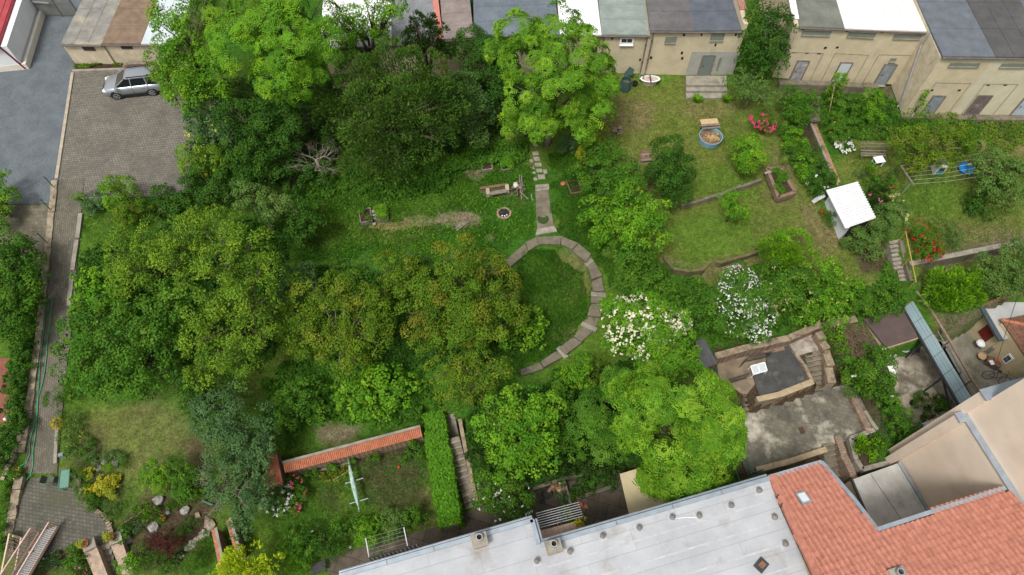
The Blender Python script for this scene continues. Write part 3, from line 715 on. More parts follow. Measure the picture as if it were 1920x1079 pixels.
wall('court_wall', 'low pale stone wall along the lower edge of the slab court', [(1418, 882), (1480, 866), (1549, 843)], -4.2, -6.3, .3, STONE, MATS['pale_sandstone'], .03, .09, step=1.0)
wall('rubble_wall', 'ragged brown rubble wall beside the cellar stairs', [(1572, 816), (1582, 850), (1598, 885), (1606, 905)], [-4.3, -4.35, -4.4, -4.5], -6.4, .42, OLDBR, rough=.12, step=.3)
wall('rubble_wall', 'crumbling log-like rubble wall right of the slab court', [(1600, 742), (1612, 768), (1624, 792), (1632, 810)], -4.15, -4.7, .42, OLDBR, rough=.12, step=.3)
wall('bed_edging', 'concrete edging round the raised bed with tall grass', [(1640, 806), (1596, 822), (1606, 862), (1618, 880), (1690, 862)], -4.25, -6.2, .3, CONC)
wall('bed_edging', 'pale concrete edging above the raised grass bed', [(1622, 770), (1634, 790), (1646, 806)], -4.2, -4.7, .22, CONC)
wall('garden_wall', 'low stone retaining wall below the red rose bed', [(1706, 496), (1790, 479), (1925, 452)], [-1.75, -1.7, -1.65], -2.9, .3, CONCD, CONC, .03, .07, step=1.2)
wall('stair_wall', 'crumbling low wall right of the steep garden stairs', [(1690, 450), (1700, 490), (1712, 530)], [-1.3, -1.9, -2.5], -3.2, .3, CONCD, rough=.06)
wall('bed_wall', 'short pinkish plank wall below the dark soil bed', [(1612, 532), (1672, 511)], -2.2, -3.0, .2, M('pink_plank', (.42, .30, .23), (.30, .22, .17), 4, .9, .2, 30))
wall('stair_wall', 'narrow brown stone wall right of the ivy stairs', [(862, 786), (872, 840), (886, 905), (893, 940)], [-3.4, -3.9, -4.5, -4.9], -5.3, .24, STONE, rough=.06)
wall('courtyard_wall', 'low old wall dividing shrubbery from the shaded court', [(1000, 917), (1060, 896), (1112, 884)], -4.6, -5.3, .2, CONCD)
wall('bed_wall', 'low mossy wall edging the shaded planting bed', [(1080, 935), (1120, 922), (1160, 908)], -4.95, -5.3, .22, CONCD)
wall('divider_wall', 'narrow grey wall dividing the shaded court', [(1058, 902), (1070, 945)], -4.5, -5.3, .16, CONCD)
wall('foundation_wall', 'rough stone plinth wall below the cream garages', [(1462, 153), (1560, 156), (1648, 160)], 0.0, -1.0, .5, CONCD, rough=.1)
wall('foundation_wall', 'dark stone plinth strip below the right-hand garages', [(1690, 215), (1800, 219), (1935, 221)], -.3, -1.2, .5, CONCD, rough=.06)
wall('lawn_edge', 'grassy step of dry stones edging the lower right lawn', [(1246, 482), (1262, 502), (1290, 508), (1318, 505), (1335, 488), (1352, 492), (1400, 478), (1450, 461)], -1.28, -1.9, .2, M('turf_stone', (.15, .13, .06), (.09, .08, .04), 3, 1, .5, 15), rough=.06, step=.4)
wall('lawn_edge', 'row of mossy stones crossing the right lawn', [(1278, 385), (1330, 370), (1380, 352), (1428, 335)], -.78, -1.5, .18, CONCD, rough=.1, step=.4)
wall('edging_board', 'dark wooden edging along the left rose bank', [(225, 985), (262, 962), (285, 945)], -4.45, -4.8, .1, WOODB)
# brick wall with a coping of clay tiles
tile_me = MB()
for sgn in (1,):
    n = 5
    for i in range(n):
        a0, a1 = math.pi * i / n, math.pi * (i + 1) / n
        tile_me.quad((0, -.052 * math.cos(a0), .035 * math.sin(a0)), (.36, -.052 * math.cos(a0), .035 * math.sin(a0)), (.36, -.052 * math.cos(a1), .035 * math.sin(a1)), (0, -.052 * math.cos(a1), .035 * math.sin(a1)))
    tile_me.quad((.36, .052, 0), (.36, -.052, 0), (.36, -.03, .03), (.36, .03, .03))
tile_me = tile_me.mesh('coping_tile'); tile_me.materials.append(TERRA)
def tiled_wall(label, a, b, ztop, zbot, rows, name='brick_wall', th=.36):
    A, B = P(*a, ztop), P(*b, ztop); o = thing(name, label, 'wall', Vector((A.x, A.y, zbot)))
    d = (B - A).normalized(); s = Vector((d.y, -d.x, 0)); L = (B - A).length
    MB().prism([(A + s * x + d * y)[:2] for x, y in ((.02, 0), (.02, L), (th, L), (th, 0))], zbot, ztop - .25).build('wall_body', BRICKM, o)
    ang = math.atan2(s.y, s.x); k = int(L / .115)
    for r in range(rows):
        for i in range(k):
            p = A + d * (i + .5) * L / k + s * (-.06 + r * .31) + Vector((0, 0, .02 - r * .13 + random.uniform(-.008, .008)))
            link('coping_tile', tile_me, o, p, (0, math.radians(23) + random.uniform(-.03, .03), ang + random.uniform(-.02, .02)), (1, 1, 1))
    MB().beam(A + Vector((0, 0, .03)), B + Vector((0, 0, .03)), .16, .10).build('ridge_mortar', CONC, o)
    return o
tiled_wall('long brick wall with terracotta tile coping above the lower lawn', (530, 868), (788, 800), -3.3, -5.3, 2)
tiled_wall('short tile-capped brick wall running down to the golden conifer', (405, 990), (420, 1062), -3.6, -5.3, 1)
tiled_wall('reddish tile-capped wall section beside the dusty shrub', (432, 972), (452, 1040), -3.8, -5.3, 1)
o = thing('brick_pier', 'stout red brick pier at the left end of the tiled wall', 'pier', P(515, 900, -5.2))
MB().prism([XY(497, 850, -3.3), XY(516, 843, -3.3), XY(526, 905, -3.3), XY(499, 912, -3.3)], -5.3, -3.3).build('pier_body', BRICKM, o)
MB().prism([XY(493, 848, -3.2), XY(517, 840, -3.2), XY(530, 905, -3.2), XY(499, 914, -3.2)], -3.297, -3.2).build('pier_cap', TERRA, o)
c0, c1, c2, c3 = P(497, 895, -3.15), P(519, 890, -3.15), P(523, 903, -3.15), P(501, 909, -3.15)
for i in range(8): MB().beam(c0.lerp(c1, (i + .5) / 8), c3.lerp(c2, (i + .5) / 8), .055, .05).build('coping_tile', TERRA, o)
# two parapets of the patio stairs, each with a pedestal
for lab, q in (('left stair parapet with broad stone pedestal', [(152, 1024), (171, 1012), (183, 1030), (200, 1110), (176, 1114)]), ('right stair parapet with broad stone pedestal', [(203, 1013), (221, 1000), (229, 1016), (246, 1100), (228, 1106)])):
    o = thing('stair_parapet', lab, 'parapet', P(*q[0], -4.5), 'stair parapets')
    z = -3.95
    MB().prism([XY(*p, z) for p in (q[0], q[1], q[2], q[3], q[4])], [-6.1] * 5, [z, z, z, z - .9, z - .9]).build('parapet_body', M('pink_stone', (.42, .30, .22), (.27, .22, .17), 3, .95, .4, 20), o)
    c = sum((P(*p, z) for p in q[:3]), Vector()) / 3
    MB().box((c.x, c.y, z + .07), (.7, .62, .14), .5).build('pedestal', CONC, o)
# ------------------------------------------------------------ buildings
def raypl(u, v, p0, n):
    d = Vector(ray(u, v)); o = Vector((0, 0, CH)); t = (p0 - o).dot(n) / d.dot(n); return o + d * t
def on_wall(px, p0, n, off=0.0):
    return [raypl(u, v, p0, n) + n * off for u, v in px]
def plate(px, p0, n, d0, d1):
    """slab on a wall plane between two offsets along its outward normal; px in order TL TR BR BL"""
    q = on_wall(px, p0, n); TL, TR, BR, BL = q
    TL.x, TL.y = (BL.x, BL.y); TR.x, TR.y = (BR.x, BR.y)
    return MB().hexa([p + n * d0 for p in (BL, BR, TR, TL)] + [p + n * d1 for p in (BL, BR, TR, TL)]), (TL, TR, BR, BL)
GBLK = glass('glass_block', (.16, .20, .17), .25)
PANE = glass('window_pane', (.03, .035, .04), .08)
HOLE = M('dark_opening', (.03, .022, .018), None, 5, .9, .1)
def block_window(parent, px, p0, n, nu, nv, frame=None):
    mb, (TL, TR, BR, BL) = plate(px, p0, n, .005, .03); w = mb.build('window', frame or CONC, parent)
    for i in range(nu):
        for j in range(nv):
            f = lambda a, b: (TL.lerp(TR, a)).lerp(BL.lerp(BR, a), b)
            a0, a1, b0, b1 = (i + .12) / nu, (i + .88) / nu, (j + .12) / nv, (j + .88) / nv
            q = [f(a0, b1), f(a1, b1), f(a1, b0), f(a0, b0)]
            MB().hexa([p + n * .02 for p in q] + [p + n * .045 for p in q]).build('glass_block', GBLK, w)
    mb = MB(); d = (BR - BL); mb.beam(BL + n * .05 - Vector((0, 0, .03)), BR + n * .05 - Vector((0, 0, .03)), .12, .06); mb.build('sill', CONC, w)
    return w
def door(parent, px, p0, n, mat, label=None, panel=False):
    mb, (TL, TR, BR, BL) = plate(px, p0, n, .005, .065); d = mb.build('door', mat, parent)
    if label: d['label'] = label
    fr = MB()
    for a, b in ((BL, TL), (TL, TR), (TR, BR)): fr.beam(a + n * .045, b + n * .045, .09, .09)
    fr.build('door_frame', WOODG, d)
    h = BL.lerp(BR, .14).lerp(TL.lerp(TR, .14), .5) + n * .1
    MB().beam(h, h + (BR - BL).normalized() * .14, .03, .03).build('handle', DARKMET, d)
    MB().beam(BL + n * .12 + Vector((0, 0, -.04)), BR + n * .12 + Vector((0, 0, -.04)), .26, .07).build('threshold', CONC, d)
    return d
def sheets(parent, A, B, C, D, nu, nv, mat, name='roofing_sheet', lift=.004, th=.014, gap=.03, stag=0.0):
    """felt or metal sheets laid over the quad A B C D (A-B eave)"""
    U = (B - A); V = (D - A); n = U.cross(V).normalized(); lu, lv = U.length, V.length
    for j in range(nv):
        for i in range(nu):
            a0, a1, b0, b1 = i / nu + gap / lu / 2, (i + 1) / nu - gap / lu / 2, j / nv + gap / lv / 2, (j + 1) / nv - gap / lv / 2
            f = lambda a, b: A.lerp(B, a).lerp(D.lerp(C, a), b)
            q = [f(a0, b0), f(a1, b0), f(a1, b1), f(a0, b1)]; k = lift + random.uniform(0, .006)
            MB().hexa([p + n * k for p in q] + [p + n * (k + th) for p in q]).build(name, mat, parent)
FELT = {k: M('felt_' + k, c, tuple(x * .78 for x in c), 1.2, .95, .25, 16, c3=tuple(x * 1.25 for x in c), s3=.5, t3=.62, w3=.12, grain=.22) for k, c in dict(
    grey=(.20, .205, .215), tan=(.235, .195, .18), blue=(.135, .16, .185), green=(.235, .275, .25), dark=(.125, .12, .12), slate=(.10, .112, .135), olive=(.155, .16, .135), steel=(.125, .14, .16), brown=(.088, .084, .086)).items()}
WROOF = M('white_roof_paint', (.80, .80, .79), (.70, .70, .69), .7, .7, .1, 30, c3=(.45, .44, .42), s3=1.4, t3=.74, w3=.03, grain=.08)
OROOF = M('offwhite_roof', (.66, .645, .62), (.60, .585, .56), .7, .7, .1, 30, grain=.07)
def garage(label, a, b, ze, zb, dep, rise, roofm, wallm, nu=1, nv=5, group='garages in the long row', name='garage', inset=.1, gut=True, south=None):
    A, B = P(*a, ze), P(*b, ze); e = (B - A).normalized(); nn = Vector((-e.y, e.x, 0))
    o = thing(name, label, 'garage', Vector((A.x, A.y, zb)), group)
    Ai, Bi = A + nn * inset + e * .004, B + nn * inset - e * .004
    D, C = Ai + nn * (dep - inset), Bi + nn * (dep - inset)
    zt = [ze - .16, ze - .16, ze - .16 + rise, ze - .16 + rise]
    MB().prism([p[:2] for p in (Ai, Bi, C, D)], zb, zt).build('wall', wallm, o)
    up = Vector((0, 0, rise)); g = e * .003
    R = [A + g, B - g, B - g + nn * dep + up, A + g + nn * dep + up]
    rf = MB().hexa([p - Vector((0, 0, .15)) for p in R] + R).build('roof', roofm, o)
    if nu * nv > 0: sheets(rf, R[0], R[1], R[2], R[3], nu, nv, roofm)
    if gut:
        MB().tube([A - nn * .07 - Vector((0, 0, .1)), B - nn * .07 - Vector((0, 0, .1))], .065, 8).build('gutter', M('old_gutter', (.10, .085, .075), (.16, .13, .11), 3, .7, .1, 20), o)
    return o, Vector((Ai.x, Ai.y, ze)), -nn
row = [  # left and right eave pixel, roof, columns, rows, label
    ((600, 93), (735, 83), None, 2, 3, 'garage with chalky roof almost hidden behind the tall ash'),
    ((735, 83), (820, 76), 'grey', 2, 4, 'garage with pale grey roof panels left of the pink party wall'),
    ((831, 75), (889, 71), 'tan', 1, 6, 'garage with brownish tan felt roof behind the dark conifers'),
    ((889, 71), (1050, 66), 'blue', 2, 5, 'wide garage with blue-grey slab-patterned roof behind the walnut tree'),
    ((1050, 66), (1128, 65.5), None, 1, 1, 'garage with white painted roof above the walnut tree'),
    ((1128, 65.5), (1220, 66), 'green', 1, 5, 'garage with pale green felt roof and small white window'),
]
G5 = None
for a, b, k, nu, nv, lab in row:
    G5 = garage(lab, a, b, 3.75, -.2, 9, -.25, FELT[k] if k else WROOF, WALLM, nu, nv)
    if 'party wall' in lab:
        A_, B_ = P(820, 76, 3.75), P(831, 75, 3.75); nn_ = Vector((-(B_ - A_).y, (B_ - A_).x, 0)).normalized()
        MB().prism([p[:2] for p in (A_, B_, B_ + nn_ * 9, A_ + nn_ * 9)], -.2, [3.85, 3.85, 3.6, 3.6]).build('party_wall', M('pink_wall_cap', (.52, .20, .16), (.44, .16, .13), 2, .8, .1), G5[0])
o, p0, n0 = G5
def white_window(parent, px, p0, n):
    mb, (TL, TR, BR, BL) = plate(px, p0, n, .005, .05); w = mb.build('window', WHITE, parent)
    c = [TL.lerp(BR, .12), TR.lerp(BL, .12), BR.lerp(TL, .12), BL.lerp(TR, .12)]; c[3] = TL.lerp(BL, .62).lerp(TR.lerp(BR, .62), .12); c[2] = TL.lerp(BL, .62).lerp(TR.lerp(BR, .62), .88)
    MB().hexa([p + n * .04 for p in (c[3], c[2], c[1], c[0])] + [p + n * .056 for p in (c[3], c[2], c[1], c[0])]).build('pane', PANE, w)
    m = (c[0] + c[1]) / 2; m2 = (c[2] + c[3]) / 2; MB().beam(m + n * .06, m2 + n * .06, .05, .03).build('mullion', WHITE, w)
    MB().beam(BL + n * .08, BR + n * .08, .16, .05).build('sill', WHITE, w)
white_window(o, [(1163.7, 71.2), (1188.4, 71.2), (1186.8, 84), (1161.1, 84)], p0, n0)
def holes(parent, L, p0, n, w=3.2, h=4.5):
    for u, v in L:
        mb, q = plate([(u, v), (u + w, v), (u + w - 1, v + h), (u - 1, v + h)], p0, n, .004, .02); mb.build('vent_hole', HOLE, parent)
holes(o, [(1147, 70), (1142, 107), (1199, 110)], p0, n0)
def pipe(parent, a, b, p0, n, r=.05, mat=None, shoe=None):
    A, B = on_wall([a, b], p0, n, .1); B.x, B.y = A.x, A.y
    pts = [A, B]
    if shoe: pts.append(shoe)
    MB().tube(pts, r, 8).build('drainpipe', mat or GALV, parent)
    for k in (.2, .7): MB().lathe(A.lerp(B, k), [(r * 1.35, 0), (r * 1.35, .07)], 8).build('pipe_clamp', DARKMET, parent)
OLDP = M('brown_pipe', (.24, .22, .20), (.15, .12, .10), 4, .7, .1)
pipe(o, (1213.5, 70.5), (1199, 134), p0, n0, .055, OLDP, P(1199, 150, -.05)); pipe(o, (1132.5, 68), (1124, 110), p0, n0, .05, OLDP)
o, p0, n0 = garage('garage with dark grey felt roof and glass-block window', (1219, 57.5), (1303, 58.5), 4.25, -.2, 9, -.25, FELT['dark'], WALLM, 1, 4)
block_window(o, [(1247.4, 68.9), (1269.6, 68.9), (1267.2, 80.2), (1245.8, 80.2)], p0, n0, 5, 3); holes(o, [(1281, 63), (1277, 97), (1277.5, 107), (1219, 106)], p0, n0, 4, 5)
pipe(o, (1225, 61.5), (1210, 131), p0, n0, .055, OLDP, P(1205, 148, .1))
o, p0, n0 = garage('end garage with slate-blue roof, grey door and concrete steps', (1303, 58.5), (1391, 57.5), 4.25, -.2, 9, -.25, FELT['slate'], WALLM, 1, 4)
mb, q = plate([(1296, 97), (1382, 97), (1372, 144), (1284, 144)], p0, n0, .002, .016); mb.build('grey_render_patch', M('grey_render', (.36, .36, .32), (.30, .30, .265), 1.5, .9, .1, grain=.1), o)
door(o, [(1319, 103.3), (1342.8, 103.3), (1329.3, 141), (1307.6, 141)], p0, n0, M('grey_door', (.17, .20, .19), (.15, .175, .165), 1, .5, .03, grain=.04))
block_window(o, [(1349.7, 107.9), (1354.3, 107.9), (1347.1, 128.6), (1342.8, 128.6)], p0, n0, 1, 7); block_window(o, [(1334.5, 61.7), (1359.6, 61.7), (1355.7, 75.8), (1330.5, 75.8)], p0, n0, 6, 4)
holes(o, [(1314, 62.5), (1378, 62.5), (1340, 82)], p0, n0, 3.5, 5)
A_ = P(1391, 57.5, 4.25); e_ = Vector((-n0.y, n0.x, 0)); e_ = e_ if e_.x > 0 else -e_
MB().prism([p[:2] for p in (A_ + e_ * .01 - n0 * .1, A_ + e_ * .34 - n0 * .1, A_ + e_ * .34 - n0 * 9, A_ + e_ * .01 - n0 * 9)], -.2, 4.75).build('parapet_wall', WALLM, o)
MB().prism([p[:2] for p in (A_ + e_ * .0 - n0 * 1.6, A_ + e_ * .5 - n0 * 1.6, A_ + e_ * .5 - n0 * 9.2, A_ + e_ * .0 - n0 * 9.2)], 4.752, 4.84).build('coping', M('red_coping', (.36, .18, .14), (.28, .14, .11), 3, .8, .2), o)
# second row
def panel(parent, px, p0, n):
    mb, q = plate(px, p0, n, .001, .004); L = MB()
    for a, b in ((q[0], q[1]), (q[1], q[2]), (q[3], q[0])): L.beam(a + n * .012, b + n * .012, .035, .03)
    L.build('panel_groove', M('groove', (.30, .25, .17), None, 3, .9, .1), parent)
R2 = 'garages in the right-hand rows'
o, p0, n0 = garage('garage with olive felt roof and white wall coping', (1499, 50), (1584, 53.4), 4.8, -.3, 9, -.2, FELT['olive'], WALLM, 1, 3, R2)
p8, n8, o8 = p0, n0, o
block_window(o, [(1504.4, 57.1), (1559, 59), (1556.3, 66.7), (1502.1, 64.9)], p0, n0, 9, 2)
door(o, [(1494.2, 113.5), (1516.4, 114), (1499.7, 152.4), (1478.4, 152)], p0, n0, M('peeling_door', (.34, .33, .35), (.22, .20, .20), 3, .8, .2, c3=(.5, .5, .52), s3=2, t3=.6), 'peeling grey-white wooden door')
panel(o, [(1478, 98), (1543, 99.5), (1518, 153), (1452, 151)], p0, n0); holes(o, [(1486, 98), (1510, 99), (1533, 100)], p0, n0, 7, 1.8); holes(o, [(1545, 88), (1504, 52.5)], p0, n0, 5, 4)
e_ = Vector((-n0.y, n0.x, 0)); e_ = e_ if e_.x > 0 else -e_; A_ = P(1499, 50, 4.8)
MB().prism([p[:2] for p in (A_ - e_ * .01 - n0 * .1, A_ - e_ * .36 - n0 * .1, A_ - e_ * .36 - n0 * 9, A_ - e_ * .01 - n0 * 9)], -.3, [4.75, 4.75, 5.2, 5.2]).build('parapet_wall', WALLOLD, o)
MB().prism([p[:2] for p in (A_ + e_ * .03 - n0 * .7, A_ - e_ * .45 - n0 * .7, A_ - e_ * .45 - n0 * 9, A_ + e_ * .03 - n0 * 9)], [4.86, 4.86, 5.25, 5.25], [4.95, 4.95, 5.34, 5.34]).build('coping', WHITE, o)
o, p0, n0 = garage('garage with bright white roof in the middle of the cream row', (1584, 53.4), (1669, 56.8), 4.8, -.3, 9, -.2, WROOF, WALLM, 3, 1, R2)
block_window(o, [(1590.6, 60.3), (1642.5, 62.5), (1639.1, 70.8), (1587.8, 68.2)], p0, n0, 9, 2)
panel(o, [(1566.5, 100), (1629.5, 103.3), (1599.8, 154.8), (1538.7, 153.9)], p0, n0); holes(o, [(1567.5, 87.5), (1587, 56.5), (1652, 58.5)], p0, n0, 5, 3.5)
door(o, [(1577.2, 116.8), (1598.9, 117.2), (1579.4, 153.5), (1557.6, 153.5)], p0, n0, M('pale_door', (.52, .57, .58), (.47, .52, .53), 1, .5, .03, grain=.05), 'clean pale blue-grey door')
o, p0, n0 = garage('garage with off-white seamed roof next to the drainpipe', (1669, 56.8), (1756, 60.2), 4.8, -.3, 9, -.2, OROOF, WALLM, 3, 1, R2)
block_window(o, [(1676.8, 64.3), (1728.7, 65.3), (1725, 72.7), (1673.6, 71.9)], p0, n0, 9, 2); block_window(o, [(1669.4, 109), (1681.8, 109), (1678.6, 115.3), (1666.6, 115.3)], p0, n0, 3, 1)
panel(o, [(1650, 102.5), (1722, 104), (1690, 158), (1618, 155)], p0, n0); holes(o, [(1718, 90), (1736, 60.5)], p0, n0, 6, 5)
door(o, [(1659.2, 119.6), (1681, 120.5), (1659.2, 158.5), (1636.9, 158.5)], p0, n0, M('steel_door', (.24, .27, .30), (.19, .215, .24), 2, .6, .05, c3=(.32, .34, .35), s3=1.4, t3=.58), 'mottled grey steel door')
o, p0, n0 = garage('garage with steel-grey felt roof stepping forward at the corner', (1768, 106), (1867, 107.3), 5.2, -.5, 9, -.2, FELT['steel'], WALLM, 1, 3, R2)
block_window(o, [(1781.2, 117.2), (1838, 118.3), (1834.6, 125), (1777.9, 124.1)], p0, n0, 9, 1); panel(o, [(1752, 155), (1813, 156), (1776, 215), (1714, 214)], p0, n0)
door(o, [(1749.4, 179), (1771.7, 179.7), (1746.8, 215.7), (1725.6, 214.6)], p0, n0, MATS['steel_door'], 'scuffed dark grey door behind branches'); holes(o, [(1796, 107), (1745, 168), (1796, 168)], p0, n0, 5, 3)
A_ = P(1768, 106, 5.2); nw = Vector((n0.y, -n0.x, 0)); nw = nw if nw.x < 0 else -nw
pts = [A_ + nw * .02 - n0 * 2.6 + Vector((0, 0, -.2)), A_ + nw * .14 - n0 * 2.6 + Vector((0, 0, -1.2)), A_ + nw * .14 - n0 * .9 + Vector((0, 0, -5.0)), A_ + nw * .3 - n0 * .7 + Vector((0, 0, -5.5))]
MB().tube(pts, .06, 8).build('drainpipe', GALV, o)
MB().prism([p[:2] for p in (A_ - n0 * .1 - nw * .02, A_ - n0 * .1 + nw * .03, A_ - n0 * 9 + nw * .03, A_ - n0 * 9 - nw * .02)], -.5, 4.99).build('side_wall', WALLOLD, o)
o, p0, n0 = garage('garage with worn brown-black felt roof at the right frame edge', (1867, 107.3), (1975, 108.7), 5.2, -.5, 9, -.2, FELT['brown'], M('pale_cream_render', (.58, .52, .38), (.50, .45, .33), 1.2, .9, .1, 30, c3=(.5, .40, .25), s3=.5, t3=.64, w3=.08, grain=.08), 3, 3, R2)
block_window(o, [(1878, 118.5), (1930, 119), (1927, 126), (1874, 125.5)], p0, n0, 9, 1); panel(o, [(1848, 157), (1900, 158), (1860, 217), (1802, 215)], p0, n0)
door(o, [(1835.7, 178.4), (1862, 179), (1831.7, 215.7), (1806.4, 215)], p0, n0, M('rust_door', (.19, .15, .14), (.12, .095, .09), 2, .7, .1, c3=(.30, .26, .25), s3=2, t3=.62), 'rusty brown metal door')
holes(o, [(1850, 159), (1882, 159)], p0, n0, 6, 2)
o, p0, n0 = garage('garage with pale blue door cut off by the right frame edge', (1975, 108.7), (2090, 110.2), 5.2, -.5, 9, -.2, FELT['steel'], MATS['pale_cream_render'], 2, 3, R2)
door(o, [(1924, 180), (1950, 181), (1918, 217.5), (1892, 217)], p0, n0, M('blue_door', (.42, .47, .52), (.33, .38, .43), 2, .6, .05), 'pale blue door')
# left garages
LG = 'low garages behind the silver car'
CORR = M('corrugated_grey', (.25, .24, .215), (.17, .165, .15), 1.5, .95, .2, 40, c3=(.34, .31, .22), s3=.5, t3=.58, w3=.08, grain=.2)
RUST = M('rusty_felt', (.22, .155, .105), (.15, .105, .075), 1.4, .95, .35, 45, c3=(.24, .12, .05), s3=.6, t3=.68, w3=.06, grain=.35)
BLUEW = M('blue_white_sheet', (.52, .57, .60), (.45, .50, .53), 1.2, .6, .1, 30, c3=(.33, .22, .15), s3=1.5, t3=.74, w3=.03, grain=.08)
for a, b, m, nu, nv, lab, win in (((113.5, 83), (190, 84.2), CORR, 3, 4, 'low garage with stained grey corrugated roof at the left', [(152, 88), (176, 88.6), (180.2, 95.5), (157.6, 95)]), ((190, 82), (264, 82.6), RUST, 1, 4, 'low garage with rusty brown granular roof', [(222.5, 85), (245.6, 85), (250.3, 92), (229, 92.4)]), ((264, 82.6), (330, 83), BLUEW, 4, 3, 'low garage with bluish white sheet roof half under the tree', None)):
    o, p0, n0 = garage(lab, a, b, 2.15, -.1, 8, .2, m, WALLOLD, nu, nv, LG)
    if win:
        mb, q = plate(win, p0, n0, .005, .03); w = mb.build('window', HOLE, o); br = MB()
        for k in range(6): br.beam(q[3].lerp(q[2], (k + .5) / 6) + n0 * .04, q[0].lerp(q[1], (k + .5) / 6) + n0 * .04, .03, .03)
        br.build('window_bars', WOODG, w)
holes(o, [(204, 108)], p0, n0, 5, 4)
# red-roofed workshop in the corner
o = thing('workshop', 'white workshop with red ribbed metal roof at the corner', 'building', P(47, 131, 0))
B0 = P(47, 131, 0); d = (P(77, 32, 0) - B0).normalized(); l = Vector((-d.y, d.x, 0)); l = l if l.x < 0 else -l
REDR = M('red_roof_sheet', (.38, .065, .075), (.32, .05, .06), 1.2, .5, .03, 20, grain=.05)
WPL = M('white_plaster', (.74, .75, .76), (.66, .68, .69), 1.0, .8, .06, 40, c3=(.58, .55, .5), s3=.7, t3=.68, w3=.06, grain=.05)
ft = [B0 - d * 0, B0 + d * 13, B0 + d * 13 + l * 9, B0 + l * 9]
MB().prism([p[:2] for p in ft], .55, 2.3).build('wall', WPL, o)
MB().prism([(p + v)[:2] for p, v in zip(ft, (-l * .35 - d * .02, -l * .35 + d * .3, l * .3 + d * .3, l * .3 - d * .02))], 0, .56).build('plinth', M('plinth_plaster', (.70, .66, .58), (.62, .57, .49), 1.2, .85, .1, c3=(.5, .36, .28), s3=.8, t3=.66), o)
rz = lambda p: 2.9
rp = [B0 + l * .55 - d * .3 + Vector((0, 0, 2.32)), B0 + l * .55 + d * 13 + Vector((0, 0, 2.32)), B0 + l * 9 + d * 13 + Vector((0, 0, 3.2)), B0 + l * 9 - d * .3 + Vector((0, 0, 3.2))]
rf = MB().hexa([p for p in rp] + [p + Vector((0, 0, .08)) for p in rp]).build('roof', REDR, o)
for k in range(18):
    t = (k + .3) / 18; MB().beam(rp[0].lerp(rp[3], t) + Vector((0, 0, .095)), rp[1].lerp(rp[2], t) + Vector((0, 0, .095)), .06, .04).build('roof_rib', REDR, rf)
MB().beam(rp[0] + Vector((0, 0, .02)), rp[1] + Vector((0, 0, .02)), .16, .16).build('eave_trim', M('dark_red_trim', (.22, .02, .03), None, 3, .5, .02), o)
MB().beam(B0 - d * .03 - l * .1 + Vector((0, 0, .1)), B0 - d * .03 + l * .5 + Vector((0, 0, 2.35)), .1, .1).build('corner_trim', MATS['dark_red_trim'], o)
MB().tube([B0 - l * .06 + d * .2 + Vector((0, 0, .62)), B0 - l * .06 + d * 12 + Vector((0, 0, .62))], .06, 8).build('ledge_rail', GALV, o)
# slatted yard gate
A, B = P(80, 31, 0), P(150, 32, 0); B = A + (B - A) * 1.0; o = thing('yard_gate', 'tall grey slatted metal gate between workshop and garage', 'gate', A)
up = Vector((0, 0, 2.2)); GATEM = M('gate_slat', (.36, .36, .34), (.30, .30, .28), 3, .6, .05)
for p in (A, A.lerp(B, .55), B): MB().beam(p, p + up, .1, .1).build('post', M('gate_post', (.13, .15, .16), None, 3, .6, .05), o)
for k in range(26): p = A.lerp(B, (k + .6) / 26.4) + Vector((0, 0, .12)); MB().beam(p, p + Vector((0, 0, 2.0)), .09, .03).build('slat', GATEM, o)
for zz in (.15, 1.2, 2.05): MB().beam(A + Vector((0, .05, zz)), B + Vector((0, .05, zz)), .05, .08).build('rail', MATS['gate_post'], o)
MB().beam(A + Vector((0, -.12, 1.5)), A + Vector((1.5, -.3, 1.5)), .1, .1).build('gate_opener', GALV, o)

# ---- white flat-roofed building in front
APT = M('bitumen_white', (.43, .44, .46), (.34, .35, .37), .45, .8, .06, 35, c3=(.27, .25, .22), s3=.55, t3=.64, w3=.1, grain=.09, brick=(5.0, 1.0, .014, (.34, .345, .35), .94), rot=-.27)
ZR = 2.5
rpx = [(636, 1079), (900, 1003), (999, 974), (1012, 1021), (1047, 1011), (1260, 949), (1441, 896), (1530, 1090), (1565, 1175), (600, 1175)]
rw = [P(u, v, ZR) for u, v in rpx]
o = thing('apartment_building', 'large building with white flat roof and zinc edge in front', 'building', Vector((4, 6, -6.4)))
c = sum(rw, Vector()) / len(rw)
MB().prism([(p + (c - p).normalized() * .3)[:2] for p in rw], -6.4, ZR - .3).build('wall', CURT, o)
roof = MB().prism([p[:2] for p in rw], ZR - .3, ZR).build('roof', APT, o)
for a, b in zip(rw[:6], rw[1:7]):
    dd = (b - a).normalized(); s = Vector((-dd.y, dd.x, 0))
    m = max(1, int((b - a).length / 2.2))
    for k in range(m):
        p, q = a.lerp(b, k / m) + dd * .012, a.lerp(b, (k + 1) / m) - dd * .012
        MB().hexa([x + s * .06 + Vector((0, 0, z)) if i in (0, 1) else x - s * .16 + Vector((0, 0, z)) for z in (-.2, .11) for i, x in ((0, p), (1, q), (2, q), (3, p))]).build('edge_flashing', ZINC, o)
    MB().tube([a + s * .17 + Vector((0, 0, -.12)), b + s * .17 + Vector((0, 0, -.12))], .07, 8).build('gutter', ZINC, o)
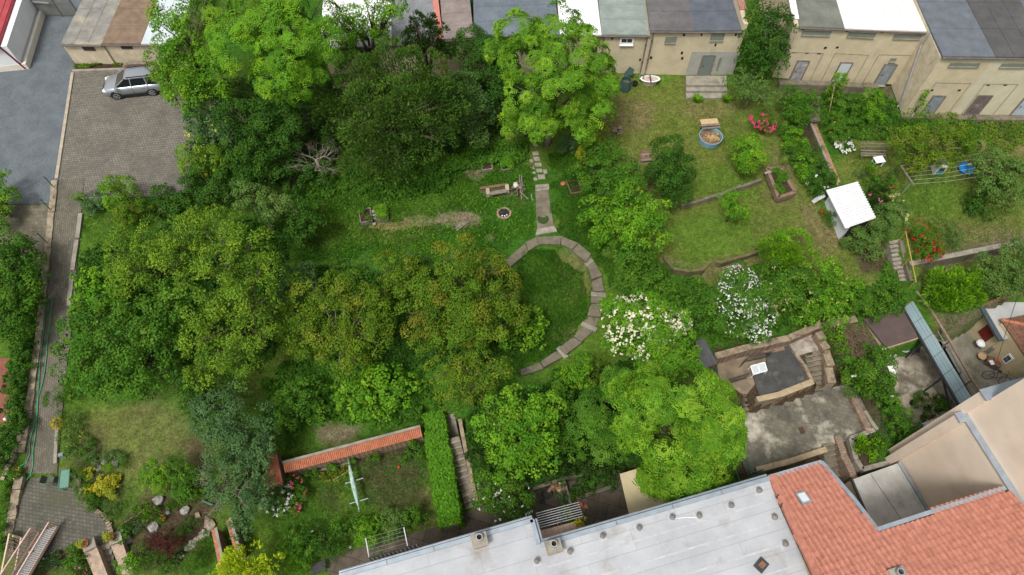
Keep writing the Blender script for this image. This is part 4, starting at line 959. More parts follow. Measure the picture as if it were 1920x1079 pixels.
# welded felt seams
dd = (rw[6] - rw[4]).normalized(); ss = Vector((dd.y, -dd.x, 0))
for k in range(1, 6):
    a = rw[4] + ss * k * 1.05 + dd * (.1 * k); b = rw[6] + ss * k * 1.05 + dd * .2 * k
    MB().hexa([x + ss * w + Vector((0, 0, z)) for z in (.001, .007) for x, w in ((a - dd * (9 if k > 1 else 1), 0), (b, 0), (b, .1), (a - dd * (9 if k > 1 else 1), .1))]).build('felt_seam', M('felt_seam', (.44, .45, .465), (.36, .365, .38), 2, .8, .05), roof)
for u, v, lab in ((1006, 1054, 'roof vent lowest at the left'), (1068, 1036, 'roof vent right of the brick chimney'), (1129, 1007, ''), (1197, 992, ''), (1259, 972, ''), (1309, 969, ''), (1369, 950, ''), (1421, 922, ''), (1450, 972, ''), (1470, 1022, '')):
    p = P(u, v, ZR); vt = thing('roof_vent', 'small round mushroom vent ' + {1006: 'lowest at the left of the white roof', 1068: 'just right of the chimney on the white roof', 1129: 'fifth from the red tiles along the white roof edge', 1197: 'midway along the white roof edge', 1259: 'beside the rust stain on the white roof', 1309: 'joined by a cable to the rust stain vent', 1369: 'second from the upper corner of the white roof', 1421: 'nearest the upper corner of the white roof', 1450: 'on white roof just left of the skylight', 1470: 'lowest beside the red tiles on the white roof'}[u], 'vent', p, 'vents on the white roof')
    MB().box((p.x, p.y, ZR + .012), (.42, .42, .02), .3).build('vent_flange', MATS['felt_seam'], vt)
    MB().lathe(p, [(.09, 0), (.09, .24)], 10).build('vent_pipe', M('vent_grey', (.30, .29, .27), (.22, .21, .2), 5, .8, .1), vt)
    MB().lathe(p, [(.05, .24), (.15, .25), (.15, .29), (.05, .36)], 10).build('vent_cap', M('vent_cap', (.20, .19, .17), (.14, .13, .12), 5, .7, .1), vt)
for u, v, lab in ((1037, 1030, 'brick chimney with zinc pot beside the roof notch'), (900, 1018, 'stubby brick chimney near the long zinc roof edge'), (1672, 1082, 'grey capped chimney on the red tiles at the frame bottom')):
    z = ZR if u < 1500 else 3.6
    p = P(u, v, z); ch = thing('chimney', lab, 'chimney', p)
    MB().box((p.x, p.y, z + .3), (.62, .5, .6), .27).build('stack', M('chimney_brick', (.38, .18, .12), (.30, .24, .19), 3, .9, .3, brick=(.24, .09, .012, (.3, .27, .22))), ch)
    MB().box((p.x, p.y, z + .645), (.78, .66, .09), .27).build('cap', CONC, ch)
    pp = Vector((p.x, p.y + .1, z + .69)); MB().lathe(pp, [(.17, 0), (.17, .28), (.13, .28), (.13, .02)], 12).build('pot', GALV, ch); MB().lathe(pp, [(.125, .05), (.125, .06)], 12).build('flue', HOLE, ch)
p = P(1427, 1060, ZR); o2 = thing('roof_hatch', 'rusty diamond-shaped roof outlet on the white roof', 'roof hatch', p)
MB().box((p.x, p.y, ZR + .03), (.62, .5, .06), .75).build('frame', DARKMET, o2); MB().box((p.x + .02, p.y, ZR + .1), (.3, .26, .09), .75).build('lid', M('rust', (.25, .12, .07), (.16, .08, .05), 6, .9, .2), o2)
tag(MB().tube([P(1257, 973, ZR + .05), P(1285, 970.5, ZR + .03), P(1307, 970, ZR + .05)], .02, 5).build('roof_cable', WHITE), 'thin white cable between two roof vents', 'cable')

# ---- red clay-tiled roof
Z0 = 2.35
E0, E1 = P(1441, 896, Z0), P(1540, 867, Z0); ed = (E1 - E0).normalized(); es = Vector((ed.y, -ed.x, 0)); SL = math.tan(math.radians(17))
nr = (ed.cross(-es * 1.0 - Vector((0, 0, SL)))).normalized(); nr = nr if nr.z > 0 else -nr
def onroof(u, v): return raypl(u, v, E0, nr)
tpx = [(1441, 896), (1540, 867), (1600, 936), (1644, 994), (1760, 956), (1884, 916), (1945, 970), (1990, 1180), (1570, 1180), (1530, 1090)]
tw = [onroof(*q) for q in tpx]
o = thing('tiled_house', 'house with red clay pantile roof at the lower right', 'house', Vector((20, 6, -6.4)))
MB().prism([(p.x, p.y) for p in tw], [p.z - .28 for p in tw], [p.z - .06 for p in tw]).build('roof_deck', M('roof_batten', (.10, .05, .035), None, 3, .9, .1), o)
cc = sum(tw, Vector()) / len(tw)
MB().prism([(p + (cc - p).normalized() * .35)[:2] for p in tw], -6.4, [p.z - .31 for p in tw]).build('wall', M('ochre_wall', (.42, .33, .21), (.35, .27, .17), 1.5, .9, .1), o)
TW_, TL_ = .27, .35
tb = MB(); prof = [(-.135, .0), (-.08, .0), (-.036, .07), (.027, .098), (.09, .07), (.135, .006)]
for (x0, z0), (x1, z1) in zip(prof, prof[1:]):
    tb.quad((x0, 0, z0 + .035), (x1, 0, z1 + .035), (x1, TL_ + .03, z1 - .02), (x0, TL_ + .03, z0 - .02)); tb.quad((x0, 0, z0 - .03), (x1, 0, z1 - .03), (x1, 0, z1 + .035), (x0, 0, z0 + .035))
tmesh = tb.mesh('roof_tile'); tmesh.materials.append(ROOFTILE)
es3 = (es + Vector((0, 0, SL))).normalized(); zax = ed.cross(es3).normalized(); zax = zax if zax.z > 0 else -zax
from mathutils import Matrix
xax = es3.cross(zax).normalized(); RM = Matrix((xax, es3, zax)).transposed().to_euler()
polyxy = [(p.x, p.y) for p in tw]; tiles = []
for r in range(-1, 40):
    for k in range(-4, 90):
        p = E0 + ed * (k + .5 + (.5 if r % 2 else 0) * 0) * TW_ + es3 * r * TL_
        q = p + es3 * TL_ * .5
        if inpoly(np.array([q.x]), np.array([q.y]), polyxy)[0]: tiles.append(p)
def vis(p):
    f = p.y * TS - (p.z - CH) * TC; u = 960 + F * p.x / f; v = 539.5 - F * (p.y * TC + (p.z - CH) * TS) / f; return -10 < u < 1930 and v < 1085
tiles.sort(key=lambda p: (not vis(p), -p.y))
rest = MB()
for i, p in enumerate(tiles):
    jit = random.uniform(-.004, .006)
    if i < 300: link('roof_tile', tmesh, o, p + zax * jit, RM)
    else:
        for f in tb.f: rest.quad(*[p + zax * jit + xax * tb.v[j][0] + es3 * tb.v[j][1] + zax * tb.v[j][2] for j in f])
if rest.v: rest.build('roof_tiles', ROOFTILE, o)['kind'] = 'stuff'
MB().beam(tw[0] + zax * .06 + ed * .12, tw[9] + zax * .06 + ed * .12, .34, .2).build('verge_board', ROOFTILE, o)
for i in (0, 1, 2, 3, 4): MB().beam(tw[i] + zax * .03, tw[i + 1] + zax * .03, .2, .14).build('eave_flashing', ZINC, o)
q = [onroof(*x) + zax * .1 for x in ((1490, 928), (1507, 923.5), (1521, 943), (1504, 948.5))]
sk = MB().hexa([x - zax * .1 for x in q] + [x + zax * .06 for x in q]).build('skylight', ZINC, o)
c = sum(q, Vector()) / 4; q2 = [c + (x - c) * .74 for x in q]; MB().hexa([x + zax * .055 for x in q2] + [x + zax * .075 for x in q2]).build('pane', glass('sky_pane', (.55, .58, .60), .15), sk)
for a, b in (((1455, 936), (1459, 931)), ((1463, 953), (1466, 947))): MB().beam(onroof(*a) + zax * .12, onroof(*b) + zax * .12, .1, .1).build('snow_hook', DARKMET, o)

# ---- annex terrace and the tall pink rendered gable
z = -3.5
o = thing('annex', 'small annex with stained pale flat roof below the pink wall', 'annex', P(1640, 950, -6.4))
tq = [P(*q, z) for q in ((1597, 900), (1686, 868), (1745, 965), (1660, 1010), (1640, 1000))]
MB().prism([p[:2] for p in tq], -6.4, z - .1).build('wall', M('ochre_annex', (.36, .29, .20), (.28, .22, .15), 2, .9, .1), o)
TERR = M('stained_terrace', (.46, .45, .42), (.36, .35, .32), 1.4, .85, .1, 30, c3=(.20, .185, .14), s3=.9, t3=.66, w3=.08)
MB().prism([p[:2] for p in tq], z - .1, z).build('roof', TERR, o); MB().beam(tq[0] + Vector((0, 0, .01)), tq[4] + Vector((0, 0, .01)), .12, .14).build('edge', DARKMET, o)
MB().beam(tq[1] + Vector((-.05, 0, .06)), tq[2] + Vector((-.05, 0, .06)), .16, .12).build('wall_flashing', ZINC, o); MB().beam(P(1632, 889, z) + Vector((0, 0, .01)), P(1697, 985, z) + Vector((0, 0, .01)), .03, .012).build('roof_seam', CONCD, o)
o = thing('pink_house', 'tall pink rendered house with stepped firewall at the right', 'house', Vector((28, 9, -6.4)))
b0, b1 = P(1690, 866, z), P(1748, 968, z); wd = (b1 - b0).normalized(); wo_ = Vector((wd.y, -wd.x, 0)); wo_ = wo_ if wo_.x > 0 else -wo_
zs = 3.5; S0 = b0 - wd * .1; az = lambda p, z: Vector((p.x, p.y, z))
q = [S0, S0 + wd * 9, S0 + wd * 9 + wo_ * .3, S0 + wo_ * .3]
MB().prism([p[:2] for p in q], -6.4, zs).build('wall', CURT, o)
q = [S0 - wd * .5 - wo_ * .3, S0 - wd * .004 - wo_ * .3, S0 - wd * .004 + wo_ * .3, S0 - wd * .5 + wo_ * .3]
MB().prism([p[:2] for p in q], -6.4, zs).build('firewall_end', CURT, o)
u0 = S0 + wo_ * .31
q = [u0 - wd * .4, u0 + wd * 9, u0 + wd * 9 + wo_ * 9, u0 - wd * .4 + wo_ * 9]
MB().prism([p[:2] for p in q], -6.4, 9.5).build('upper_wall', CURT, o)
q = [u0 - wd * .9 - wo_ * .2, u0 - wd * .404 - wo_ * .2, u0 - wd * .404 + wo_ * 9, u0 - wd * .9 + wo_ * 9]
MB().prism([p[:2] for p in q], -6.4, 5.6).build('upper_firewall', CURT, o)
for a, b, w in ((S0 - wd * .1 + wo_ * .12, S0 + wd * 9 + wo_ * .12, .36),): MB().beam(az(a, zs + .03), az(b, zs + .03), w, .06).build('ledge_flashing', ZINC, o)
MB().beam(az(S0 - wd * .28 - wo_ * .36, zs + .035), az(S0 - wd * .28 + wo_ * .3, zs + .035), .56, .06).build('ledge_flashing', ZINC, o)
a = az(u0 - wd * .65, 5.64); MB().beam(a + wo_ * -.3, a + wo_ * 9, .62, .06).build('cap_flashing', ZINC, o)
MB().hexa([az(p, zz) for zz in (9.502, 9.6) for p in (u0 - wd * .5 - wo_ * .1, u0 + wd * 9 - wo_ * .1, u0 + wd * 9 + wo_ * 9, u0 - wd * .5 + wo_ * 9)]).build('roof', FELT['grey'], o)

# ---- ochre house at the right edge
z = -2.3
o = thing('ochre_house', 'ochre house with hipped brown tile roof at the right edge', 'house', Vector((31, 17, -4.7)))
ap = [P(*q, z) for q in ((1838, 574), (1925, 548), (1960, 610), (1876, 640))]
MB().prism([p[:2] for p in (ap[0].lerp(ap[2], .06), ap[1], ap[2], ap[3].lerp(ap[1], .06))], -4.7, z - .15).build('extension_wall', M('ochre_render', (.56, .46, .29), (.49, .40, .25), 1.2, .9, .08, grain=.08), o)
fr = MB().prism([p[:2] for p in ap], z - .15, z).build('flat_roof', M('grey_membrane', (.40, .40, .39), (.33, .33, .32), .9, .8, .08, 30), o)
MB().beam(ap[0] + Vector((0, 0, .03)), ap[3] + Vector((0, 0, .03)), .32, .14).build('roof_edge', M('slate_edge', (.07, .09, .10), None, 3, .5, .05), o); MB().beam(ap[0] + Vector((0, 0, .06)), ap[1] + Vector((0, 0, .06)), .22, .16).build('roof_edge', WOODB, o)
hz0 = -2.0; hq = [P(*q, hz0) for q in ((1876, 603), (1925, 588), (1990, 660), (1925, 676))]
MB().prism([XY(1878, 606, hz0), XY(1985, 574, hz0), XY(2080, 700, hz0), XY(1925, 672, hz0)], -4.7, hz0 - .06).build('wall', MATS['ochre_render'], o)
bt = M('brown_tile', (.20, .10, .065), (.14, .07, .048), 3, .85, .2, 30)
e0, e1 = P(1876, 601, hz0), P(1930, 682, hz0); rg_ = P(1985, 585, hz0); rg_.z = hz0 + 1.6
up_ = [(P(1970, 573, hz0) - e0), ]
rd = (e1 - e0); sdir = Vector((rd.y, -rd.x, 0)).normalized(); sdir = sdir if sdir.x > 0 else -sdir
hr = MB().hexa([e0, e1, e1 + sdir * 3.5 + Vector((0, 0, 1.5)), e0 + sdir * 3.5 + rd.normalized() * 3.0 + Vector((0, 0, 1.5))] + [p + Vector((0, 0, .06)) for p in (e0, e1, e1 + sdir * 3.5 + Vector((0, 0, 1.5)), e0 + sdir * 3.5 + rd.normalized() * 3.0 + Vector((0, 0, 1.5)))]).build('hip_roof', bt, o)
f1 = e0 - rd.normalized() * 0 + sdir * 6
MB().hexa([e0 + Vector((0, 0, -.01)), e0 + sdir * 3.5 + rd.normalized() * 3.0 + Vector((0, 0, 1.49)), f1 + rd.normalized() * 3 + Vector((0, 0, 1.49)), f1 + Vector((0, 0, -.01))] + [p + Vector((0, 0, .05)) for p in (e0, e0 + sdir * 3.5 + rd.normalized() * 3.0 + Vector((0, 0, 1.5)), f1 + rd.normalized() * 3 + Vector((0, 0, 1.5)), f1)]).build('hip_roof', bt, o)
btm = MB().lathe((0, 0, 0), [(.13, 0), (.10, .36)], 8).mesh('ridge_tile'); btm.materials.append(TERRA)
hp, hq2 = e0 + Vector((0, 0, .07)), e0 + sdir * 3.5 + rd.normalized() * 3.0 + Vector((0, 0, 1.57)); hd = (hq2 - hp).normalized(); er = hd.to_track_quat('Z', 'Y').to_euler()
for k in range(12): link('ridge_tile', btm, o, hp + hd * k * .36, er)
rn = (e1 - e0).cross(sdir * 3.5 + Vector((0, 0, 1.5))).normalized(); rn = rn if rn.z > 0 else -rn
tm2 = MB().hexa([(0, 0, 0), (.24, 0, 0), (.24, .34, 0), (0, .34, 0), (0, 0, .05), (.24, 0, .05), (.24, .34, .02), (0, .34, .02)]).mesh('roof_tile'); tm2.materials.append(bt)
sl3 = (sdir * 3.5 + Vector((0, 0, 1.5))).normalized(); ed3 = (e1 - e0).normalized(); xx = sl3.cross(rn); RM2 = Matrix((xx, sl3, rn)).transposed().to_euler()
for r in range(10):
    for k in range(14):
        s = k * .25; w = r * .34
        if s < w * .86 - .1 or s > 3.1: continue
        p = e0 + ed3 * s + sl3 * w + rn * .065
        if xx.dot(ed3) < 0: p += ed3 * .24
        link('roof_tile', tm2, o, p, RM2)
wn_ = Vector((-rd.y, rd.x, 0)).normalized(); wn_ = wn_ if wn_.x < 0 else -wn_; wp = Vector((P(1878, 606, hz0).x, P(1878, 606, hz0).y, 0))
try:
    wl = (P(1925, 672, hz0) - P(1878, 606, hz0)); wn2 = Vector((wl.y, -wl.x, 0)).normalized(); wn2 = wn2 if wn2.x < 0 else -wn2
    mb, q = plate([(1894, 663.5), (1902, 673.5), (1886, 683.5), (1878.5, 672.6)], wp, wn2, .005, .06); w = mb.build('window', WHITE, o)
    c = sum(q, Vector()) / 4; q2 = [c + (x - c) * .68 for x in q]; MB().hexa([x + wn2 * .05 for x in (q2[3], q2[2], q2[1], q2[0])] + [x + wn2 * .07 for x in (q2[3], q2[2], q2[1], q2[0])]).build('pane', PANE, w)
except Exception as ex: print('window', ex)
e03 = (ap[3] - ap[0]); en = Vector((e03.y, -e03.x, 0)).normalized(); en = en if en.x < 0 else -en; ep = ap[0].lerp(ap[2], .06)
mb, q = plate([(1855, 610), (1868, 629), (1848, 642), (1835, 622)], ep, en, .005, .06); mb.build('red_door', M('red_door', (.16, .018, .014), (.11, .014, .012), 3, .6, .05), o)
# ------------------------------------------------------------ silver car
def up(p, z): return Vector((p[0], p[1], p[2] + z))
FW, RW = P(224, 185.5, .03), P(289, 178.5, .03)
fx = (FW - RW).normalized(); lf = Vector((-fx.y, fx.x, 0)); mid = (FW + RW) / 2 - lf * .80
car = thing('parked_car', 'silver grey five-door SUV parked under the tree', 'car', mid); car.rotation_euler = (0, 0, math.atan2(fx.y, fx.x)); BASE[car.name] = Vector((0, 0, 0))
SILV = M('silver_paint', (.36, .385, .41), (.34, .36, .385), .5, .28, 0, 20, spec=.6, metal=.55, grain=0)
CGL = glass('car_glass', (.012, .016, .018), .05); BLKP = M('black_plastic', (.025, .025, .027), None, 8, .6, .05)
def loft(st):
    mb = MB(); n = len(st[0][1])
    for x, ring in st: mb.v += [(x, y, z) for y, z in ring]
    for i in range(len(st) - 1):
        for k in range(n): j = (k + 1) % n; mb.f.append((i * n + k, i * n + j, (i + 1) * n + j, (i + 1) * n + k))
    mb.f.append(tuple(range(n - 1, -1, -1))); mb.f.append(tuple(range((len(st) - 1) * n, len(st) * n))); return mb
def ring(w, zt, zb=.30, sh=.07):
    h = [(.90, zb), (.985, zb + .16), (1.0, (zb + zt) / 2 + .06), (.965, zt - sh), (.80, zt)]
    return [(-w * a, z) for a, z in h] + [(w * a, z) for a, z in h[::-1]]
body = loft([(-2.24, ring(.74, .78, .48)), (-2.18, ring(.82, .98, .38)), (-2.0, ring(.885, 1.04, .30)), (-1.3, ring(.91, 1.07)), (0, ring(.91, 1.06)), (.9, ring(.91, 1.05)), (1.25, ring(.905, 1.03)), (1.7, ring(.885, .97)), (2.0, ring(.82, .88, .32)), (2.17, ring(.70, .76, .36)), (2.25, ring(.55, .64, .42))]).build('body', SILV, car, True)
cab = MB(); lo_, hi_ = 1.03, 1.60
cab.hexa([(-2.12, -.80, lo_), (1.18, -.80, lo_), (1.18, .80, lo_), (-2.12, .80, lo_), (-1.72, -.60, hi_), (.28, -.60, hi_), (.28, .60, hi_), (-1.72, .60, hi_)]); cab.build('windows', CGL, car)
rfm = loft([(-1.80, [(-.55, 1.575), (-.45, 1.60), (.45, 1.60), (.55, 1.575)]), (-1.70, [(-.64, 1.59), (-.5, 1.645), (.5, 1.645), (.64, 1.59)]), (-.7, [(-.655, 1.60), (-.5, 1.675), (.5, 1.675), (.655, 1.60)]), (.15, [(-.635, 1.595), (-.5, 1.65), (.5, 1.65), (.635, 1.595)]), (.34, [(-.58, 1.57), (-.45, 1.59), (.45, 1.59), (.58, 1.57)])]); rfm.build('roof', SILV, car, True)
for s in (-1, 1):
    for a, b, w in (((1.22, s * .80, 1.02), (.30, s * .615, 1.60), .10), ((-.05, s * .815, 1.02), (-.15, s * .625, 1.60), .07), ((-1.25, s * .815, 1.02), (-1.2, s * .625, 1.60), .09), ((-2.08, s * .79, 1.02), (-1.72, s * .61, 1.60), .16)): MB().beam(a, b, w, .05).build('pillar', SILV, car)
    MB().beam((-1.6, s * .56, 1.70), (.1, s * .56, 1.70), .05, .05).build('roof_rail', BLKP, car)
    m = MB().box((.98, s * .99, 1.10), (.16, .2, .14)).build('mirror', SILV, car)
    MB().box((2.0, s * .66, .78), (.32, .26, .13), -s * .35).build('headlight', glass('headlight_glass', (.75, .78, .8), .1), car)
    MB().box((-2.16, s * .74, 1.0), (.12, .14, .34)).build('taillight', glass('red_light', (.35, .01, .01), .15), car)
    for x in (.22, -.85): MB().box((x, s * .925, .90), (.2, .03, .035)).build('door_handle', SILV, car)
    for x in (.62, -.55): pass
    d = MB(); d.beam((-.06, s * .917, .42), (-.06, s * .917, 1.0), .015, .012); d.beam((1.05, s * .915, .45), (1.05, s * .915, 1.0), .015, .012); d.beam((-1.2, s * .915, .55), (-1.2, s * .915, 1.0), .015, .012); d.build('door_gap', BLKP, car)
    MB().beam((-1.3, s * .90, .33), (1.3, s * .90, .33), .06, .12).build('sill', BLKP, car)
    for x in (-1.31, 1.31):
        MB().tube([(x, s * .70, .37), (x, s * .90, .37)], .42, 20).build('wheel_arch', BLKP, car)
        w = MB().tube([(x, s * .68, .345), (x, s * .91, .345)], .345, 20).build('wheel', M('tyre', (.022, .022, .023), None, 10, .9, .1), car)
        MB().tube([(x, s * .905, .345), (x, s * .925, .345)], .235, 18).build('rim', BLKP, w)
        sp = MB()
        for k in range(5):
            g = k * 2 * math.pi / 5; sp.beam((x, s * .932, .345), (x + .22 * math.cos(g), s * .932, .345 + .22 * math.sin(g)), .03, .085, up=(0, 1, 0))
        for k in range(16):
            g, h = k * math.pi / 8, (k + 1) * math.pi / 8; sp.beam((x + .225 * math.cos(g), s * .93, .345 + .225 * math.sin(g)), (x + .225 * math.cos(h), s * .93, .345 + .225 * math.sin(h)), .03, .035, up=(0, 1, 0))
        sp.build('spokes', GALV, w)
MB().box((2.2, 0, .50), (.12, 1.1, .2)).build('bumper', BLKP, car); MB().box((2.19, 0, .70), (.1, .8, .1)).build('grille', BLKP, car); MB().box((-2.22, 0, .50), (.1, 1.4, .2)).build('bumper', BLKP, car)

# ------------------------------------------------------------ left side
o = thing('wire_fence', 'dark green wire fence posts along the asphalt edge', 'fence', G(103, 354))
fp = [(103, 354), (97, 396), (91, 458), (80, 524)]; prev = None
for q in fp:
    g = G(*q); MB().tube([up(g, -.1), up(g, 1.35)], .035, 8).build('post', GREENM, o)
    if prev is not None:
        for h in (.4, .85, 1.3): MB().tube([up(prev, h), up(g, h)], .005, 4).build('wire', GREENM, o)
    prev = g
HOSE = M('hose_green', (.05, .30, .13), (.04, .24, .10), 4, .5, .02)
mb = MB()
h1 = [(98, 562), (94, 600), (88.7, 640), (87.7, 664), (83.6, 697), (79, 721), (71.4, 746), (70.3, 772), (67.3, 809), (62, 844), (62, 873), (57, 891), (47.6, 903), (31, 899)]
h2 = [(98, 562), (92, 558), (86, 568), (83, 610), (79.5, 640), (75.8, 670), (73.4, 711), (71, 742), (68, 782), (56, 827), (55.5, 852), (50, 868), (38, 874)]
for hh in (h1, h2): mb.tube([G(*q, .11) for q in hh], .028, 6)
tag(mb.build('garden_hose', HOSE), 'bright green garden hose lying doubled along the lane', 'hose')
zt = -4.5
o = thing('patio_table', 'green rectangular lattice garden table on the lower patio', 'table', P(120, 905, zt))
tq = [P(*q, zt + .72) for q in ((113, 882), (131, 880), (128.5, 914), (109.5, 917))]
TGR = M('green_lattice', (.13, .26, .20), (.10, .20, .155), 20, .6, .2, 30)
MB().hexa([up(p, -.03) for p in tq] + tq).build('table_top', TGR, o)
for a, b in zip(tq, tq[1:] + tq[:1]): MB().beam(up(a, .005), up(b, .005), .05, .05).build('rim', GREENM, o)
c = sum(tq, Vector()) / 4
for p in tq: p = c + (p - c) * .85; MB().beam(up(p, -.03), Vector((p.x, p.y, zt)), .05, .05).build('leg', GREENM, o)
def chair(label, px, facing, seatm, framem, h=.42, name='garden_chair', z=None, group=None, s=.45):
    g = G(*px) if z is None else P(*px, z); o = thing(name, label, 'chair', g, group)
    f = Vector((math.cos(facing), math.sin(facing), 0)); r = Vector((-f.y, f.x, 0)); s2 = s / 2
    MB().box((g.x, g.y, g.z + h), (s, s, .05), facing).build('seat', seatm, o)
    b0 = g - f * s2; MB().hexa([up(b0 - r * s2, h), up(b0 + r * s2, h), up(b0 + r * s2 - f * .12, h + .45), up(b0 - r * s2 - f * .12, h + .45)] + [p + f * .03 for p in (up(b0 - r * s2, h), up(b0 + r * s2, h), up(b0 + r * s2 - f * .12, h + .45), up(b0 - r * s2 - f * .12, h + .45))]).build('backrest', seatm, o)
    for a in (-1, 1):
        for b in (-1, 1): p = g + f * s2 * .9 * a + r * s2 * .9 * b; MB().beam(p, up(p, h), .03, .03).build('leg', framem, o)
        MB().beam(up(g - f * s2 + r * s2 * a * 1.05, h + .2), up(g + f * s2 + r * s2 * a * 1.05, h + .2), .03, .03).build('armrest', framem, o)
    return o
chair('brown and green garden chair left of the green patio table', (101, 905), 0, M('brown_sling', (.10, .06, .05), (.08, .12, .09), 6, .8, .2), GREENM)
o = thing('garden_bench', 'narrow grey slatted bench against the clipped hedge', 'bench', P(140, 905, zt))
for k in range(3): MB().beam(P(136 + k * 2.4, 889, zt + .42), P(136.5 + k * 2.4, 918, zt + .42), .07, .03).build('slat', WOODG, o)
for v in (892, 915): p = P(139, v, zt + .4); MB().beam(p, Vector((p.x, p.y, zt)), .22, .06).build('leg', WOODG, o)
def pot(label, p, r=.16, h=.26, mat=TERRA, pal='mid', leaf=.09, pr=None, flowers=None, group=None, name='flower_pot'):
    o = thing(name, label, 'flower pot', p, group)
    MB().lathe(p, [(r * .7, 0), (r, h), (r * 1.12, h), (r * 1.12, h + .03), (r * .9, h + .03), (r * .9, h - .03)], 14).build('pot', mat, o)
    if pal:
        rg = np.random.default_rng(hash_s(label)); V, C = crown_blob(np.array(up(p, h + (pr or r) * .6)), pr or r * 1.1, 'round', pal, rg, .8, leaf, .8, -.1); leaf_object('foliage', V, C, o, p)
    if flowers:
        V, C = petals([(np.array(up(p, h + (pr or r) * .6)), (pr or r) * 1.1, .8)], *flowers, np.random.default_rng(3)); leaf_object('blossoms', V, C, o, p, True)
    return o
for lab, q in (('terracotta bowl of yellow grass on the left stair pedestal', (160, 1021)), ('terracotta bowl of yellow grass on the right stair pedestal', (209, 1008))): pot(lab, P(*q, -3.8), .24, .2, TERRA, 'spurge', .1, .22)
g = G(20, 781); o = thing('garden_lamp', 'black globe garden lamp on the red brick patio', 'lamp', g); MB().tube([g, up(g, .85)], .03, 8).build('post', DARKMET, o); MB().lathe(up(g, .85), [(.05, 0), (.15, .08), (.17, .18), (.12, .3), (.02, .36)], 12).build('globe', BLKP, o); MB().lathe(g, [(.16, 0), (.12, .06)], 12).build('foot', DARKMET, o)
g = G(12, 787); tag(MB().rock(up(g, .1), .14, 4).build('garden_ornament', WHITE, None, True), 'small white stone ornament beside the black lamp', 'ornament')
g = G(3, 733); o = thing('wooden_chair', 'brown wooden slatted chair cut by the left frame edge', 'chair', g)
for k in range(5): MB().box((g.x, g.y - .22 + k * .11, g.z + .42), (.5, .08, .03)).build('slat', WOODB, o)
for a in (-.2, .2):
    for b in (-.2, .2): MB().beam((g.x + a, g.y + b, g.z), (g.x + a, g.y + b, g.z + .41), .05, .05).build('leg', WOODB, o)
# pink steel stairs at the frame corner
PINK = M('pink_steel', (.62, .46, .37), (.56, .41, .33), 2, .55, .03, 20, grain=.05)
o = thing('steel_stairs', 'pale pink steel outdoor stairs with barred railings at the corner', 'stairs', P(90, 1000, -4.5))
zb_, ztop_ = -4.4, -1.3
for (b0, b1, lab) in (((109.5, 987), (36, 1112), 'a'), ((76, 998), (4, 1112), 'b')):
    A, B = P(*b0, zb_), P(*b1, zb_ + .9); A2, B2 = up(A, 1.0), up(B, 1.0)
    for p, q, w in ((A, B, .10), (A2, B2, .075), (up(A, .12), up(B, .12), .05)): MB().beam(p, q, w, w).build('rail', PINK, o)
    n = 34
    for k in range(n + 1):
        p, q = A.lerp(B, k / n), A2.lerp(B2, k / n); MB().beam(p, q, .075 if k in (0, n) else .028, .075 if k in (0, n) else .028).build('baluster', PINK, o)
    if lab == 'a': RA = (A, B)
    else: RB = (A, B)
for k in range(16):
    t = (k + .5) / 16; MB().beam(RA[0].lerp(RA[1], t), RB[0].lerp(RB[1], t), .24, .03).build('tread', M('grating', (.30, .30, .31), (.24, .24, .25), 8, .6, .1), o)
A, B = P(40, 1008, -4.0), P(22, 1100, -4.0)
for h, w in ((0, .07), (1.1, .075)): MB().beam(up(A, h), up(B, h), w, w).build('rail', PINK, o)
for k in range(14): p = A.lerp(B, k / 13); MB().beam(p, up(p, 1.1), .06 if k % 13 == 0 else .028, .06 if k % 13 == 0 else .028).build('baluster', PINK, o)
for q in ((70, 1040), (40, 1010)): p = P(*q, -4.6); MB().beam(p, up(p, .8), .09, .09).build('support_post', PINK, o)
# rockery
for i, (u, v, r, lab) in enumerate(((297, 938, .34, 'pale grey boulder nearest the brown lawn corner'), (347, 958, .33, 'round pale millstone-like rock in the bark bed'), (288, 990, .36, 'jagged grey boulder above the red maple'), (196, 866, .22, 'grey rock behind the yellow groundcover'), (216, 868, .26, 'dark grey rock among round cushions'), (185, 878, .2, 'small grey rock left of the round cushion'), (315, 961, .16, 'small brown stone in the bark bed'), (241, 1013, .22, 'tan stone beside the stair pedestal'))):
    tag(MB().rock(G(u, v, r * .3), r, i + 3).build('boulder', M('pale_rock', (.34, .325, .295), (.23, .22, .20), 4, .95, .5, 15) if i in (0, 1, 2) else M('grey_rock', (.26, .25, .25), (.17, .165, .16), 4, .95, .5, 15), None, False), lab, 'rock', 'rocks in the flower beds')
o = thing('stone_edging', 'line of pale rubble stones edging the lower rock garden', 'stones', G(365, 1020))
for i in range(46):
    t = i / 45; u, v = (392 - 55 * t + random.uniform(-6, 6), 990 + 55 * t + random.uniform(-5, 5)) if t < .75 else (345 - 40 * (t - .75) * 3 + random.uniform(-3, 3), 1040 + 35 * (t - .75) * 3 + random.uniform(-3, 3))
    MB().rock(G(u, v, .05), random.uniform(.08, .2), i).build('stone', M('pink_rubble', (.42, .35, .30), (.30, .25, .21), 5, .95, .4, 15) if i % 3 else MATS['pale_rock'], o)
for lab, q in (('flat sandstone slab at the top of the rock garden', [(385, 968), (400, 975), (406, 985), (398, 998), (383, 990)]), ('small square stepping slab in the bark bed', [(366, 963), (374, 961), (377, 970), (368, 972)])):
    tag(MB().prism([G(*p)[:2] for p in q], G(*q[0]).z - .1, G(*q[0]).z + .08).build('stepping_slab', STONE), lab, 'slab')
g = G(406, 930); pot('terracotta bucket half hidden under the dusty shrub', g, .22, .35, TERRA, None)
tag(MB().beam(G(379, 939, .15), G(399, 948, .25), .1, .1).build('green_tube', GREENM), 'dark green metal tube lying beside the dusty shrub', 'tube')
